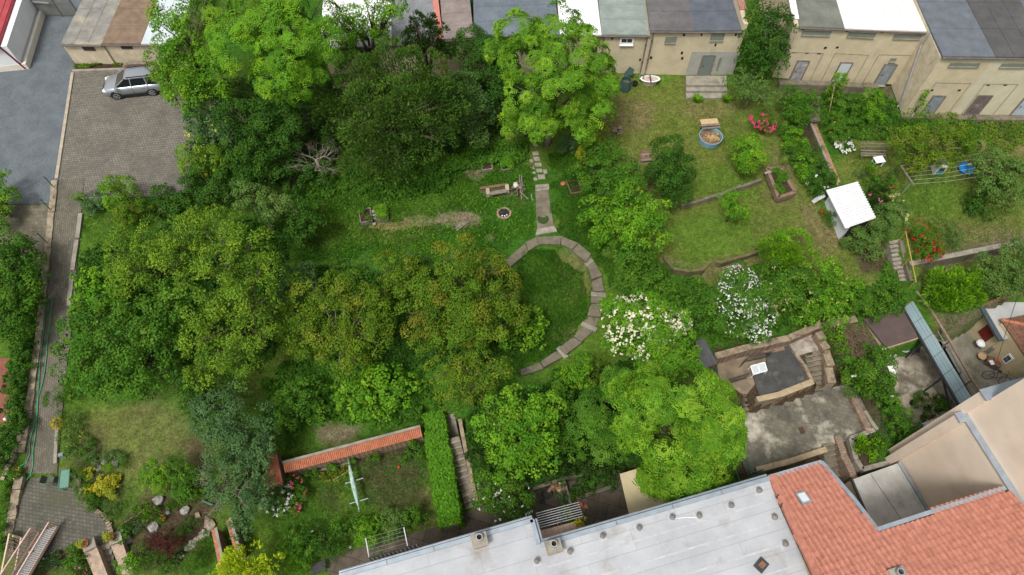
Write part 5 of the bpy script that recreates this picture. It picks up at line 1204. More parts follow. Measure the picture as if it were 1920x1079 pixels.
g = G(120, 856); tag(MB().box((g.x, g.y, g.z + .2), (.3, .22, .4), .3).build('garden_sign', M('grey_sign', (.22, .27, .26), None, 4, .5, .05)), 'small grey-green box in the flower bed edge', 'box')

# ------------------------------------------------------------ middle garden
def bed(label, q, h=.22, t=.07, mat=WOODG, soil=True, name='raised_bed', pal=None, npl=0):
    pts = [G(*x) for x in q]; zt_ = max(p.z for p in pts) + h; o = thing(name, label, 'raised bed', sum(pts, Vector()) / 4)
    for a, b in zip(pts, pts[1:] + pts[:1]): MB().beam(Vector((a.x, a.y, zt_ - h / 2 - .1)), Vector((b.x, b.y, zt_ - h / 2 - .1)), t, h + .2).build('board', mat, o)
    if soil: MB().prism([p[:2] for p in pts], zt_ - h - .3, zt_ - .07).build('soil', SOIL, o)
    if npl:
        c = sum(pts, Vector()) / 4; rg = np.random.default_rng(hash_s(label)); V, C = [], []
        for k in range(npl):
            a, b = rg.random(2); p = pts[0].lerp(pts[1], .15 + .7 * a).lerp(pts[3].lerp(pts[2], .15 + .7 * a), .12 + .76 * b); p.z = zt_ + .02
            x, y = crown_blob(np.array(p), .12, 'round', pal, rg, .7, .11, .7, 0); V.append(x); C.append(y)
        leaf_object('vegetables', np.concatenate(V), np.concatenate(C), o, BASE[o.name], True)
    return o
bed('left raised bed of grey boards with one seedling', [(674, 398), (695, 393), (699, 420), (678.5, 424)], pal='mid', npl=3)
bed('right raised bed of grey boards full of green seedlings', [(703.5, 390), (724, 387), (729, 414), (706.7, 418)], pal='bright', npl=13)
bed('small wooden bed of bare soil near the flagstone path', [(901, 300), (919, 298), (924, 321), (905, 324)], t=.1)
bed('overgrown vegetable patch with thin border sticks', [(935, 297), (957, 293), (963, 318), (941, 322)], .1, .05, WOODG, False, 'vegetable_patch', 'bright', 14)
bed('dark soil bed with yellow-brown edging right of the path', [(1061, 341), (1085, 340), (1091, 362), (1071, 366)], .1, .06, WOODB)
for i, (u, v) in enumerate(((700, 397), (701, 404), (702, 410), (702, 420))): tag(MB().rock(G(u, v, .06), .13 + .03 * (i == 0), i).build('stone', MATS['pale_rock']), ['topmost', 'second', 'third', 'lowest'][i] + ' pale stone between the two raised beds', 'stone', 'stones between the raised beds')
pot('small terracotta pot beside the dark soil bed', G(1055, 348), .16, .2, TERRA, None)
o = thing('plank_bench', 'low bench of a plank laid across two pale stone blocks', 'bench', G(933, 362))
for u, v in ((915, 365), (951, 358)): g = G(u, v); MB().box((g.x, g.y, g.z + .2), (.26, .5, .42), .12).build('stone_block', MATS['pale_concrete'], o)
MB().beam(G(919, 363.5, .36), G(949, 358, .36), .32, .07).build('plank', WOODG, o)
tag(MB().beam(G(900, 354, .06), G(953, 346, .06), .2, .1).build('sleeper', WOODB), 'dark timber sleeper lying behind the plank bench', 'timber')
o = thing('woodpile', 'untidy pile of logs and poles beside the flagstone steps', 'woodpile', G(970, 352))
for k in range(12): g = G(966 + random.uniform(-6, 14), 352 + random.uniform(-7, 8), random.uniform(.08, .3)); a = random.uniform(0, 3.1); d = Vector((math.cos(a), math.sin(a), random.uniform(-.2, .2))) * random.uniform(.2, .5); MB().tube([g - d, g + d], random.uniform(.04, .08), 7).build('log', BARK if k % 3 else WOODG, o)
for a, b in (((974, 328), (978, 375)), ((978, 330), (980, 362)), ((975, 360), (991, 374))): MB().tube([G(*a, .35), G(*b, .1)], .045, 6).build('pole', WOODG, o)
g = G(967, 347, .3); MB().rock(g, .24, 9).build('white_stump', M('cut_wood', (.62, .58, .5), (.5, .46, .4), 5, .9, .2), o)
tag(MB().tube([G(996, 364, .06), G(998, 376, .06)], .04, 6).build('iron_rod', GALV), 'short pale rod lying left of the concrete path', 'rod')
o = thing('fire_pit', 'round sunken fire pit with brick rim and black charcoal', 'fire pit', G(945, 401))
g = G(945, 401)
for k in range(20): a = k * math.pi / 10; MB().box((g.x + .46 * math.cos(a), g.y + .46 * math.sin(a), g.z + .05), (.12, .125, .12), a).build('brick', M('rim_brick', (.36, .24, .16), (.26, .18, .13), 5, .9, .2), o)
MB().lathe(up(g, .0), [(.42, .0), (.40, .03), (.1, .05)], 16).build('ash_bed', M('ash', (.02, .02, .022), (.05, .05, .05), 9, 1, .5, 20), o)
for k in range(26): a, r = random.uniform(0, 6.28), random.uniform(0, .34); MB().rock((g.x + r * math.cos(a), g.y + r * math.sin(a), g.z + .09), random.uniform(.04, .09), k).build('charcoal', M('charcoal', (.018, .018, .02), (.035, .035, .038), 9, .8, .3), o)
for dx, dy in ((-.12, -.28), (.06, -.3), (.2, -.2)): MB().rock((g.x + dx, g.y + dy, g.z + .13), .06, int(dx * 50) + 30).build('white_stone', WHITE, o)
o = thing('brushwood', 'small heap of cut sticks on the bare earth', 'sticks', G(869, 425))
for k in range(12): g = G(866 + random.uniform(-6, 8), 425 + random.uniform(-5, 4), .06 + .01 * k); d = Vector((.55, .5, 0)) * random.uniform(.6, 1.1) + Vector((random.uniform(-.1, .1), random.uniform(-.1, .1), 0)); MB().tube([g - d * .6, g + d * .6], random.uniform(.018, .035), 5).build('stick', BARKG, o)
tag(MB().tube([G(819, 396, .05), G(830, 407, .05)], .025, 5).build('stick', BARKG), 'single pale stick lying on the meadow left of the sticks', 'stick')

def branchy(mb, p, d, L, r, lev, rg):
    q = p + d * L; m = p.lerp(q, .5) + Vector((rg.uniform(-1, 1), rg.uniform(-1, 1), rg.uniform(-.5, 1))) * L * .1
    mb.tube([p, m, q], [r, r * .8, r * .6], 5 if lev > 1 else 4, False)
    if lev == 0: return
    for k in range(3 if lev > 1 else 3):
        nd = (d + Vector((rg.uniform(-1, 1), rg.uniform(-1, 1), rg.uniform(-.35, .55))) * .95).normalized(); s = q if k else m
        branchy(mb, s, nd, L * rg.uniform(.55, .8), r * .58, lev - 1, rg)
rg_ = random.Random(5)
g = G(610, 352); o = thing('dead_tree', 'bare grey dead tree with a bristling leafless crown', 'tree', g); mb = MB(); top = P(592, 300, g.z + 2.3)
mb.tube([up(g, -.1), g.lerp(top, .5) + Vector((.1, 0, 0)), top], [.12, .1, .08], 8); mb.build('trunk', BARKG, o, True); mb = MB()
for k in range(8):
    a = k * .785 + rg_.uniform(-.3, .3); branchy(mb, top.lerp(g, .08 * (k % 4)), Vector((math.cos(a), math.sin(a), .35)).normalized(), rg_.uniform(.7, 1.0), .032, 4, rg_)
mb.build('branches', BARKG, o)
mb = MB(); g = G(425, 905)
for k in range(7):
    a = k * .9 + .3; branchy(mb, P(418 + 6 * k % 25, 880 + (k * 13) % 40, g.z + 3.4), Vector((math.cos(a), math.sin(a), .3)).normalized(), .9, .045, 3, rg_)
mb.tube([up(g, -.1), P(425, 890, g.z + 3.4)], [.12, .07], 7)
BARE_LILAC = mb

# ------------------------------------------------------------ right lawn
g = G(1330, 264); o = thing('blue_tub', 'round weathered blue tub filled with straw and rotting leaves', 'tub', g)
BLUEP = M('worn_blue', (.20, .34, .42), (.14, .26, .34), 3, .7, .2, 25, c3=(.25, .2, .15), s3=3, t3=.7, w3=.04)
MB().lathe(g, [(.82, 0), (.88, .52), (.82, .52), (.80, .30)], 28).build('tub_wall', BLUEP, o); MB().lathe(up(g, .30), [(.81, 0), (.6, .08), (.2, .16)], 20).build('compost', M('compost', (.24, .15, .08), (.12, .075, .045), 5, 1, .7, 14), o)
mb = MB()
for k in range(70): a, r = random.uniform(0, 6.28), random.uniform(0, .6); p = Vector((g.x + r * math.cos(a) + .1, g.y + r * math.sin(a) * .8 - .1, g.z + .45 + random.uniform(0, .1))); d = Vector((random.uniform(-1, 1), random.uniform(-1, 1), random.uniform(-.1, .3))) * .14; mb.beam(p - d, p + d, .03, .012)
tag(mb.build('straw', M('straw', (.56, .42, .20), (.40, .28, .13), 6, .9, .2), o), kind='stuff')
for i, (a, b, w) in enumerate((((1310, 240), (1342, 237.5), .5), ((1309, 247), (1346, 244), .16), ((1313, 252), (1347, 249), .14))): tag(MB().beam(up(P(*a, g.z), .60 + .0 * i), up(P(*b, g.z), .60), w, .05).build('board', WOODL if i == 0 else WOODG), ['wide pale board resting on the rim of the blue tub', 'middle grey board across the blue tub', 'lowest grey board across the blue tub'][i], 'board', 'boards on the blue tub')
o = thing('stone_heap', 'small heap of stones and bricks on the dry lawn', 'stones', G(1158, 246))
for k in range(16): MB().rock(G(1158 + random.uniform(-9, 9), 245 + random.uniform(-8, 8), .08), random.uniform(.08, .18), k).build('stone', STONE if k % 3 else OLDBR, o)
o = thing('board_stack', 'stack of grey and brown boards behind the dark round bush', 'boards', G(1206, 296))
for k in range(4): MB().beam(G(1201, 286 + k * 5, .1 + .03 * k), G(1222, 284 + k * 5, .1 + .03 * k), .22, .06).build('board', WOODG if k % 2 else WOODB, o)
bed('brick-edged raised bed with leafy greens on the lawn', [(1433, 327), (1461, 320), (1485, 371), (1454, 381)], .28, .24, M('bed_brick', (.24, .16, .11), (.15, .105, .075), 5, .95, .4, 20), pal='mid', npl=16)
o = thing('stone_row', 'row of pale stones on the upper edge of the brick bed', 'stones', P(1447, 322, -.6))
for k in range(6): MB().rock(P(1436 + k * 4.5, 324.5 - k * 1.0, -.6), .11, k).build('stone', MATS['pale_rock'], o)
CBIN = M('bin_green', (.055, .10, .095), (.045, .085, .08), 2, .5, .03)
g = G(1172, 166); o = thing('compost_bin', 'tall dark green plastic compost bin with its lid open', 'compost bin', g)
MB().lathe(g, [(.50, 0), (.44, .5), (.40, .92), (.36, .92), (.38, .55)], 8, rz=.3).build('bin_body', CBIN, o); MB().lathe(up(g, .5), [(.37, 0), (.2, .08)], 8).build('compost', MATS['compost'], o)
lb = up(g, .95) + Vector((.1, .42, 0)); MB().hexa([lb + Vector(x) for x in ((-.35, 0, 0), (.35, 0, 0), (.5, .18, .35), (.1, .22, .62), (-.35, .05, 0), (.35, .05, 0), (.5, .24, .35), (.1, .28, .62))]).build('lid', CBIN, o)
g = G(1217, 158); o = thing('bathtub', 'old white enamel bathtub holding rainwater by the garage wall', 'bathtub', g)
MB().lathe(g, [(.30, 0), (.40, .5)], 24, 1.75, .85).build('tub_shell', M('rusty_enamel', (.5, .42, .38), (.35, .25, .2), 3, .6, .1), o)
MB().lathe(up(g, .5), [(.44, 0), (.45, .06), (.37, .07), (.36, -.05)], 28, 1.75, .85).build('tub_rim', WHITE, o); MB().lathe(up(g, .42), [(.37, 0), (.1, .002)], 24, 1.75, .85).build('water', glass('dark_water', (.02, .025, .008), .05), o)
MB().beam(up(g, .59) + Vector((0, -.42, 0)), up(g, .59) + Vector((0, .42, 0)), .09, .03).build('strap', BLKP, o)
g = G(1190, 161); tag(MB().lathe(g, [(.17, 0), (.22, .35), (.19, .35), (.17, .1)], 12).build('bucket', BLKP), 'black plastic bucket between compost bin and bathtub', 'bucket')
for u, v, lab in ((1306, 190, 'tuft of long bright grass at the left of the door steps'), (1361, 190, 'tuft of long bright grass at the right of the door steps')):
    g = G(u, v); rgn = np.random.default_rng(u); n = 260; a = rgn.random(n) * 6.28; d = np.stack([np.cos(a) * .9, np.sin(a) * .9, np.full(n, .8)], 1) + rgn.normal(0, .2, (n, 3)); pos = np.array(g) + d * rgn.uniform(.1, .35, (n, 1)) + np.array([0, 0, .05])
    t = thing('grass_tuft', lab, 'grass tuft', g); lt = np.array(PAL['bright'][0]); leaf_object('blades', kites(pos, np.cross(d, rgn.normal(size=(n, 3))), d, .5, .05), lt * rgn.uniform(.6, 1.3, (n, 1)), t, g)

# ------------------------------------------------------------ upper right garden
PBR = M('path_brick', (.36, .20, .12), (.26, .15, .09), 4, .9, .3, 20)
o = thing('brick_path', 'narrow reddish brick path running down to the white shed', 'path', G(1548, 285), kind='structure')
for k in range(30):
    t0, t1 = k / 30, (k + .9) / 30; a, b = (1527.5, 233), (1573, 342)
    c0, c1 = (a[0] + (b[0] - a[0]) * t0, a[1] + (b[1] - a[1]) * t0), (a[0] + (b[0] - a[0]) * t1, a[1] + (b[1] - a[1]) * t1)
    q = [G(c0[0] - 3.4, c0[1], .05), G(c0[0] + 3.4, c0[1], .05), G(c1[0] + 3.4, c1[1], .05), G(c1[0] - 3.4, c1[1], .05)]; dz = random.uniform(-.015, .015)
    MB().hexa([up(p, -.12) for p in q] + [up(p, dz) for p in q]).build('brick', PBR, o)
kerb('grey stone kerb left of the narrow brick path', [(1520, 234), (1537, 275), (1552, 310), (1560, 335)], CONC, .15, .2)
tag(MB().tube([G(1552.7, 223, .1), up(G(1548, 185), 1.9)], .035, 6).build('garden_pole', WOODL), 'tall pale pole leaning beside the stone steps', 'pole')
o = thing('park_bench', 'weathered grey wooden slat bench on the upper lawn', 'bench', G(1637, 285))
gz_ = G(1637, 285).z
for v, h in ((270, .80), (276, .62), (283, .42), (288, .42), (292, .42)):
    MB().beam(P(1614, v - .5, gz_ + h), P(1661, v + .5, gz_ + h), .11 if h < .5 else .05, .04 if h < .5 else .12).build('slat', WOODG, o)
for u in (1619, 1656):
    p, q = P(u, 277, gz_ + .85), P(u, 291, gz_ + .40); MB().beam(Vector((q.x, q.y, gz_)), q, .06, .08).build('leg', WOODG, o); r = P(u, 281, gz_ + .4); MB().beam(Vector((r.x, r.y, gz_)), up(r, .45), .06, .06).build('leg', WOODG, o)
g = G(1643, 308); o = thing('white_table', 'small white plastic table half under the apple tree', 'table', g)
MB().box((g.x, g.y, g.z + .5), (.72, .6, .04), .2).build('table_top', WHITE, o)
for a in (-.28, .28):
    for b in (-.22, .22): MB().beam((g.x + a, g.y + b, g.z), (g.x + a, g.y + b, g.z + .48), .05, .05).build('leg', WHITE, o)
lb, rb = G(1685, 371), G(1830, 310); zl = lb.z + 1.75; zr2 = rb.z + 1.7
o = thing('clothes_line', 'clothes line of six wires between two steel T-posts', 'clothes line', lb)
L0, L1, R0, R1 = P(1689, 311, zl), P(1713, 347, zl), P(1853, 285, zr2), P(1849, 331, zr2)
for base, a, b in ((lb, L0, L1), (rb, R0, R1)):
    m = a.lerp(b, .85 if base is lb else .4); MB().tube([base, m], .04, 8).build('post', GALV, o); MB().beam(a, b, .08, .08).build('crossbar', WOODG, o)
for k in range(6):
    t = (k + .1) / 5.2; a, b = L0.lerp(L1, t), R0.lerp(R1, t); mm = a.lerp(b, .5) - Vector((0, 0, .12)); MB().tube([up(a, .05), mm, up(b, .05)], .007, 4).build('wire', M('wire_white', (.55, .56, .52), None, 5, .6, 0), o)
g = G(1758, 328); o = thing('playhouse', 'small white and blue plastic playhouse with grey roof', 'playhouse', g)
PW = M('playhouse_white', (.66, .68, .60), (.58, .6, .52), 3, .5, .03); TB = M('toy_blue', (.10, .36, .46), None, 3, .4, 0)
MB().prism([(g.x + a, g.y + b) for a, b in ((-.32, 0), (.32, 0), (.32, .7), (-.32, .7))], g.z, g.z + .85).build('wall', PW, o)
for sg in (-1, 1): MB().hexa([Vector((g.x + x * sg, g.y + y, g.z + h)) for x, y, h in ((.42, .1, .8), (.0, .1, 1.15), (.0, .8, 1.15), (.42, .8, .8), (.42, .1, .86), (.0, .1, 1.21), (.0, .8, 1.21), (.42, .8, .86))]).build('roof', WOODG, o)
MB().box((g.x, g.y - .02, g.z + .27), (.44, .04, .38)).build('half_door', TB, o); MB().box((g.x, g.y - .02, g.z + .63), (.40, .03, .28)).build('window', HOLE, o)
g = G(1809, 320); o = thing('sandbox', 'bright blue shell-shaped plastic sandbox with closed lid', 'sandbox', g)
BL = M('bright_blue', (.015, .22, .56), (.012, .18, .48), 2, .4, .02, 20, grain=.04)
MB().lathe(g, [(.42, 0), (.52, .22)], 20).build('shell_base', BL, o); mb = MB().lathe(up(g, .22), [(.55, 0), (.5, .1), (.34, .2), (.12, .26)], 20).build('lid', BL, o)
rib = MB()
for k in range(12): a = k * math.pi / 6; rib.tube([up(g, .33) + Vector((.53 * math.cos(a), .53 * math.sin(a), -.08)), up(g, .44) + Vector((.34 * math.cos(a), .34 * math.sin(a), -.01)), up(g, .5) + Vector((.1 * math.cos(a), .1 * math.sin(a), -.01))], .025, 5)
rib.build('lid_ribs', BL, o); tag(MB().box((g.x + .08, g.y + .1, g.z + .54), (.2, .2, .1), .4).build('box', WOODL), 'small tan box lying on top of the blue sandbox', 'box')
g = G(1666, 374); tag(MB().lathe(g, [(.03, 0), (.11, .05), (.16, .13), (.17, .19), (.14, .29), (.07, .345), (.01, .36)], 14).build('ball', M('orange_ball', (.75, .36, .01), None, 3, .4, 0, grain=0), None, True), 'orange yellow ball among flowers behind the white shed', 'ball')
# white shed
zs_ = 0.2; q = [P(*x, zs_) for x in ((1556, 355), (1607.5, 341), (1642, 409), (1592, 426))]
gsh = hz(sum(p.x for p in q) / 4, sum(p.y for p in q) / 4); o = thing('white_shed', 'white garden shed with ribbed white metal roof', 'shed', Vector((q[0].x, q[0].y, gsh)))
c = sum(q, Vector()) / 4; SHW = M('shed_white', (.62, .64, .66), (.54, .56, .58), 2, .7, .1, 25)
lq = [P(*x, zs_ - .12) for x in ((1548, 359), (1556, 357), (1592, 426), (1585, 424))]
body_ = [c + (p - c) * .9 for p in q]; MB().prism([p[:2] for p in body_], gsh - .3, zs_ - .16).build('wall', SHW, o)
dk_ = [body_[3], body_[2]]; dd = (dk_[1] - dk_[0]).normalized(); nn = Vector((dd.y, -dd.x, 0)); MB().hexa([Vector((p.x, p.y, z_)) + nn * w for w in (.005, .03) for p, z_ in ((dk_[0] + dd * .25, gsh - .2), (dk_[1] - dd * .1, gsh - .2), (dk_[1] - dd * .1, zs_ - .3), (dk_[0] + dd * .25, zs_ - .3))]).build('open_front', HOLE, o)
WR = M('white_metal_roof', (.66, .66, .66), (.62, .62, .63), 1, .45, .02, 20, grain=.03)
rf = MB().hexa([up(p, -.05) for p in q] + q).build('roof', WR, o)
for k in range(15):
    t = (k + .5) / 15; a, b = q[0].lerp(q[3], t), q[1].lerp(q[2], t); MB().beam(up(a, .03), up(b, .03), .10, .09).build('roof_rib', WR, rf)
MB().beam(up(q[0].lerp(q[1], -.05), -.06), up(q[3].lerp(q[2], -.05), -.06), .3, .1).build('fascia', WHITE, o)
o = thing('plank_stack', 'pale grey boards leaning at the corner of the white shed', 'boards', G(1535, 375))
for k in range(4): MB().beam(G(1524 + 3 * k, 380 - 2 * k, .15 + .1 * k), G(1546, 361 + k * 2, .35 + .05 * k), .26, .04).build('board', M('pale_board', (.46, .47, .48), (.38, .38, .39), 4, .8, .1), o)
yel = M('yellow_rail', (.42, .29, .09), (.34, .23, .08), 4, .7, .1)
o = thing('handrail', 'thin yellow-brown handrail beside the steep garden stairs', 'handrail', G(1708, 470))
a, b = G(1698, 434, .9), G(1718, 530, .9); MB().tube([a, b], .035, 6).build('rail', yel, o)
for t in (.02, .5, .97): p = a.lerp(b, t); MB().tube([p, up(p, -1.2)], .025, 6).build('post', yel, o)
pot('terracotta trough with flowers below the white table', G(1668, 352), .2, .2, TERRA, 'mid', .09, .24, (8, (.5, .03, .05), .1))

# ------------------------------------------------------------ right-hand courts
o = thing('brown_shed', 'shed with flat dark brown felt roof and cream front', 'shed', P(1670, 630, -4.6)); zz = -2.2
q = [P(*x, zz) for x in ((1619, 599), (1691, 578), (1722, 633), (1662, 652))]; c = sum(q, Vector()) / 4
MB().prism([(c + (p - c) * .94)[:2] for p in q], -4.7, zz - .12).build('wall', WALLM, o); MB().hexa([up(p, -.12) for p in q] + q).build('roof', M('brown_felt', (.105, .075, .068), (.085, .06, .055), 1.5, .9, .15, 45, grain=.15), o)
MB().beam(up(q[3], -.2), up(q[2], -.2), .1, .3).build('fascia', M('cream_fascia', (.48, .38, .22), None, 3, .8, .05), o)
o = thing('walkway_roof', 'long narrow walkway roof of blue-grey sheets above the courts', 'roof', P(1770, 690, -4.6)); zz = -2.2
q = [P(*x, zz) for x in ((1693, 578), (1712, 565), (1829, 757), (1807, 775))]
BLS = M('blue_sheet', (.225, .30, .32), (.19, .26, .28), 1.2, .6, .05, 20, grain=.06)
MB().hexa([up(p, -.06) for p in q] + [up(p, -.02) for p in q]).build('roof_frame', DARKMET, o)
for j in range(6):
    for i in range(4):
        f = lambda a, b: q[0].lerp(q[1], a).lerp(q[3].lerp(q[2], a), b)
        pp = [f((i + .04) / 4, (j + .012) / 6), f((i + .96) / 4, (j + .012) / 6), f((i + .96) / 4, (j + .988) / 6), f((i + .04) / 4, (j + .988) / 6)]; k = random.uniform(0, .012)
        MB().hexa([up(x, -.018 + k) for x in pp] + [up(x, .005 + k) for x in pp]).build('roof_sheet', BLS, o)
MB().beam(up(q[0], -.02), up(q[3], -.02), .12, .18).build('gutter', DARKMET, o); MB().beam(up(q[0], -.1).lerp(up(q[1], -.1), .0), up(q[1], -.1), .1, .15).build('end_board', WOODG, o)
for t in (.05, .35, .68, .97):
    for e in (.06, .94): p = q[0].lerp(q[1], e).lerp(q[3].lerp(q[2], e), t); MB().beam(up(p, -.06), Vector((p.x, p.y, -4.6)), .08, .08).build('post', DARKMET, o)
MB().beam(P(1768, 713, -2.5), P(1787, 784, -3.6), .1, .1).build('strut', DARKMET, o)
o = thing('rail_fence', 'rusty timber rail and wire fence right of the blue walkway roof', 'fence', P(1780, 640, -4.6))
rp_ = [P(1718, 547, -2.2), P(1752, 592, -2.4), P(1781, 640, -2.7), P(1823, 713, -2.7), P(1843, 741, -2.7)]
for a, b in zip(rp_, rp_[1:]): MB().beam(a, b, .14, .12).build('rail', M('rusty_timber', (.28, .20, .15), (.19, .13, .10), 5, .9, .2), o)
for p in rp_: MB().beam(p, Vector((p.x, p.y, -4.6)), .09, .09).build('post', WOODG, o)
for h in (.5, 1.0, 1.5):
    for a, b in zip(rp_, rp_[1:]): MB().tube([up(a, -h), up(b, -h)], .012, 4).build('wire', GALV, o)
o = thing('gate_frame', 'black steel frame standing in the narrow court strip', 'frame', P(1790, 670, -4.6))
q = [P(*x, -4.0) for x in ((1766, 653), (1776, 650), (1803, 698), (1796, 705))]
for a, b in zip(q, q[1:] + q[:1]): MB().beam(a, b, .05, .05).build('bar', DARKMET, o)
for p in q: MB().beam(p, Vector((p.x, p.y, -4.6)), .05, .05).build('leg', DARKMET, o)
g = P(1687, 662, -4.57); o = thing('bistro_table', 'small round glass-topped bistro table by the brown shed', 'table', g)
MB().lathe(up(g, .70), [(.30, 0), (.32, .02), (.30, .035)], 20).build('table_top', M('table_glass', (.33, .37, .37), None, 3, .2, 0), o); MB().tube([g, up(g, .7)], .03, 6).build('stem', DARKMET, o); MB().lathe(g, [(.2, 0), (.05, .05)], 10).build('foot', DARKMET, o)
chair('black metal chair right of the bistro table', (1702, 663), 2.9, DARKMET, DARKMET, z=-4.57, name='bistro_chair'); chair('dark chair with white cushion left of the bistro table', (1671, 668), .6, WHITE, DARKMET, z=-4.57, name='bistro_chair')
chair('brown chair behind the bistro table', (1685, 650), -1.4, WOODB, DARKMET, z=-4.57, name='bistro_chair')
g = P(1675, 702, -4.57); o = thing('white_bench_table', 'narrow white rectangular table beside the green bush', 'table', g); q = [P(*x, -3.9) for x in ((1664, 687), (1672, 684), (1684, 708), (1674, 710))]
MB().hexa([up(p, -.04) for p in q] + q).build('table_top', WHITE, o)
for p in q: MB().beam(up(p, -.04), Vector((p.x, p.y, -4.58)), .04, .04).build('leg', WHITE, o)
for i, (u, v, r, h) in enumerate(((1708, 758, .16, .9), (1720, 752, .15, .8), (1735, 768, .2, .6), (1748, 752, .16, .5), (1755, 770, .2, .7), (1728, 785, .17, .4), (1768, 768, .16, .5), (1742, 786, .15, .35))):
    pot(['potted oleander with long stems at the left of the pot group', 'tall potted plant behind the pot group', 'broad-leaved potted plant in the middle of the court', 'potted plant nearest the pale stone patch', 'large dark potted bush in front of the black strut', 'low potted plant nearest the zinc awning', 'small potted shrub by the black strut', 'little potted plant at the front of the group'][i], P(u, v, -4.57), r, .28, TERRA if i % 2 else BLKP, 'deep' if i % 2 else 'mid', .14, .3 + .12 * h, group='potted plants in the bistro court')
tag(MB().prism([XY(1690, 742, -4.55), XY(1745, 722, -4.55), XY(1768, 750, -4.55), XY(1772, 790, -4.55), XY(1708, 808, -4.55)], -4.62, -4.555).build('pale_paving', M('pale_stone_paving', (.48, .42, .31), (.40, .34, .25), 1.5, .9, .15, brick=(.7, .5, .012, (.3, .26, .19)), rot=.5)), 'pale stone paving under the potted plants', 'paving', kind='structure')
o = thing('lean_to', 'narrow zinc sheet roof below the pink firewall', 'roof', P(1740, 800, -4.6)); q = [P(*x, -2.9) for x in ((1722, 797), (1785, 772), (1790, 782), (1728, 806))]
for k in range(6): a, b = q[0].lerp(q[1], k / 6), q[0].lerp(q[1], (k + .96) / 6); c_, d_ = q[3].lerp(q[2], (k + .96) / 6), q[3].lerp(q[2], k / 6); MB().hexa([up(p, -.04) for p in (a, b, c_, d_)] + [a, b, c_, d_]).build('sheet', GALV, o)
for p in q: MB().beam(up(p, -.04), Vector((p.x, p.y, -4.6)), .06, .06).build('post', DARKMET, o)
zc = -4.58
g = P(1817, 607, zc); tag(MB().rock(up(g, .25), .38, 2, .8).build('tarpaulin', M('blue_tarp', (.03, .12, .40), (.02, .08, .28), 4, .5, .2), None, True), 'crumpled bright blue tarpaulin bundle in the house court', 'tarpaulin')
g = P(1821, 614, zc); o = thing('waste_bin', 'dark green waste bin next to the blue tarpaulin', 'bin', g); MB().lathe(g, [(.28, 0), (.34, .6)], 12).build('bin_body', CBIN, o); MB().lathe(up(g, .6), [(.36, 0), (.34, .06), (.1, .12)], 12).build('lid', CBIN, o)
g = P(1829, 652, zc); o = thing('round_grill', 'round grill with white domed lid beside the ochre house', 'grill', g); MB().lathe(up(g, .5), [(.15, 0), (.3, .16)], 14).build('bowl', DARKMET, o); MB().lathe(up(g, .66), [(.31, 0), (.26, .1), (.1, .17)], 14).build('lid', WHITE, o)
for a in (0, 2.1, 4.2): MB().tube([up(g, .5) + Vector((.1 * math.cos(a), .1 * math.sin(a), 0)), g + Vector((.25 * math.cos(a), .25 * math.sin(a), 0))], .018, 5).build('leg', GALV, o)
g = P(1847, 655, zc); o = thing('storage_cabinet', 'grey garden cabinet full of clutter against the ochre wall', 'cabinet', g); MB().box((g.x, g.y, zc + .4), (.9, .55, .8), -.6).build('cabinet_body', M('cab_grey', (.25, .26, .24), None, 4, .6, .05), o)
for k in range(7): MB().box((g.x + random.uniform(-.3, .3), g.y + random.uniform(-.22, .22), zc + .86), (random.uniform(.1, .25), random.uniform(.08, .2), random.uniform(.1, .16)), random.random()).build('tool', [WOODL, CBIN, WHITE, DARKMET][k % 4], o)
g = P(1836, 672, zc); o = thing('stool', 'low stool with round tan cushion beside the cabinet', 'stool', g); MB().lathe(up(g, .3), [(.26, 0), (.28, .06), (.2, .1)], 14).build('cushion', WOODL, o)
for a in (0, 2.1, 4.2): MB().beam(g + Vector((.15 * math.cos(a), .15 * math.sin(a), 0)), up(g, .3) + Vector((.15 * math.cos(a), .15 * math.sin(a), 0)), .04, .04).build('leg', WOODB, o)
g = P(1856, 684, zc); o = thing('wooden_crate', 'brown slatted crate with papers against the ochre wall', 'crate', g)
for k in range(4): MB().box((g.x, g.y, zc + .08 + .13 * k), (.85, .5, .09), -.6).build('slat', WOODB, o)
MB().box((g.x - .25, g.y - .1, zc + .56), (.26, .32, .06), .2).build('papers', WHITE, o); MB().box((g.x + .2, g.y + .1, zc + .56), (.3, .3, .08), -.4).build('board', TERRA, o)
g = P(1862, 716, zc); o = thing('bicycle', 'dark bicycle leaning against the ochre house wall', 'bicycle', g); bd = Vector((.9, -.42, 0)).normalized(); bt_ = Vector((.3, .45, 1)).normalized()
for x in (-.52, .52):
    c = g + bd * x + bt_ * .34; pts = [c + (bd * math.cos(k * math.pi / 10) + bt_ * math.sin(k * math.pi / 10)) * .33 for k in range(21)]; w = MB().tube(pts, .02, 5, False).build('wheel', BLKP, o); sp = MB()
    for k in range(8): sp.tube([c, pts[k * 2 + 2]], .005, 3)
    sp.build('spokes', GALV, w)
A_, B_, C_, D_ = g - bd * .52 + bt_ * .34, g - bd * .15 + bt_ * .78, g + bd * .38 + bt_ * .85, g - bd * .02 + bt_ * .32; fr = MB()
for a, b in ((A_, B_), (B_, C_), (C_, D_), (D_, A_), (B_, D_), (C_, g + bd * .52 + bt_ * .34)): fr.tube([a, b], .018, 5)
fr.build('frame', M('bike_paint', (.12, .03, .03), None, 4, .4, 0), o); MB().beam(B_ + bt_ * .12 - bd * .12, B_ + bt_ * .12 + bd * .14, .12, .05).build('saddle', BLKP, o); hb = C_ + bt_ * .15; hs = bd.cross(bt_) * .28; MB().tube([hb - hs, hb + hs], .016, 5).build('handlebar', DARKMET, o)
tag(MB().tube([P(1909, 552, 2.0), P(1887, 620, 1.9), P(1862, 702, 1.6)], .018, 4).build('power_cable', DARKMET), 'thin black cable running down across the ochre house', 'cable')
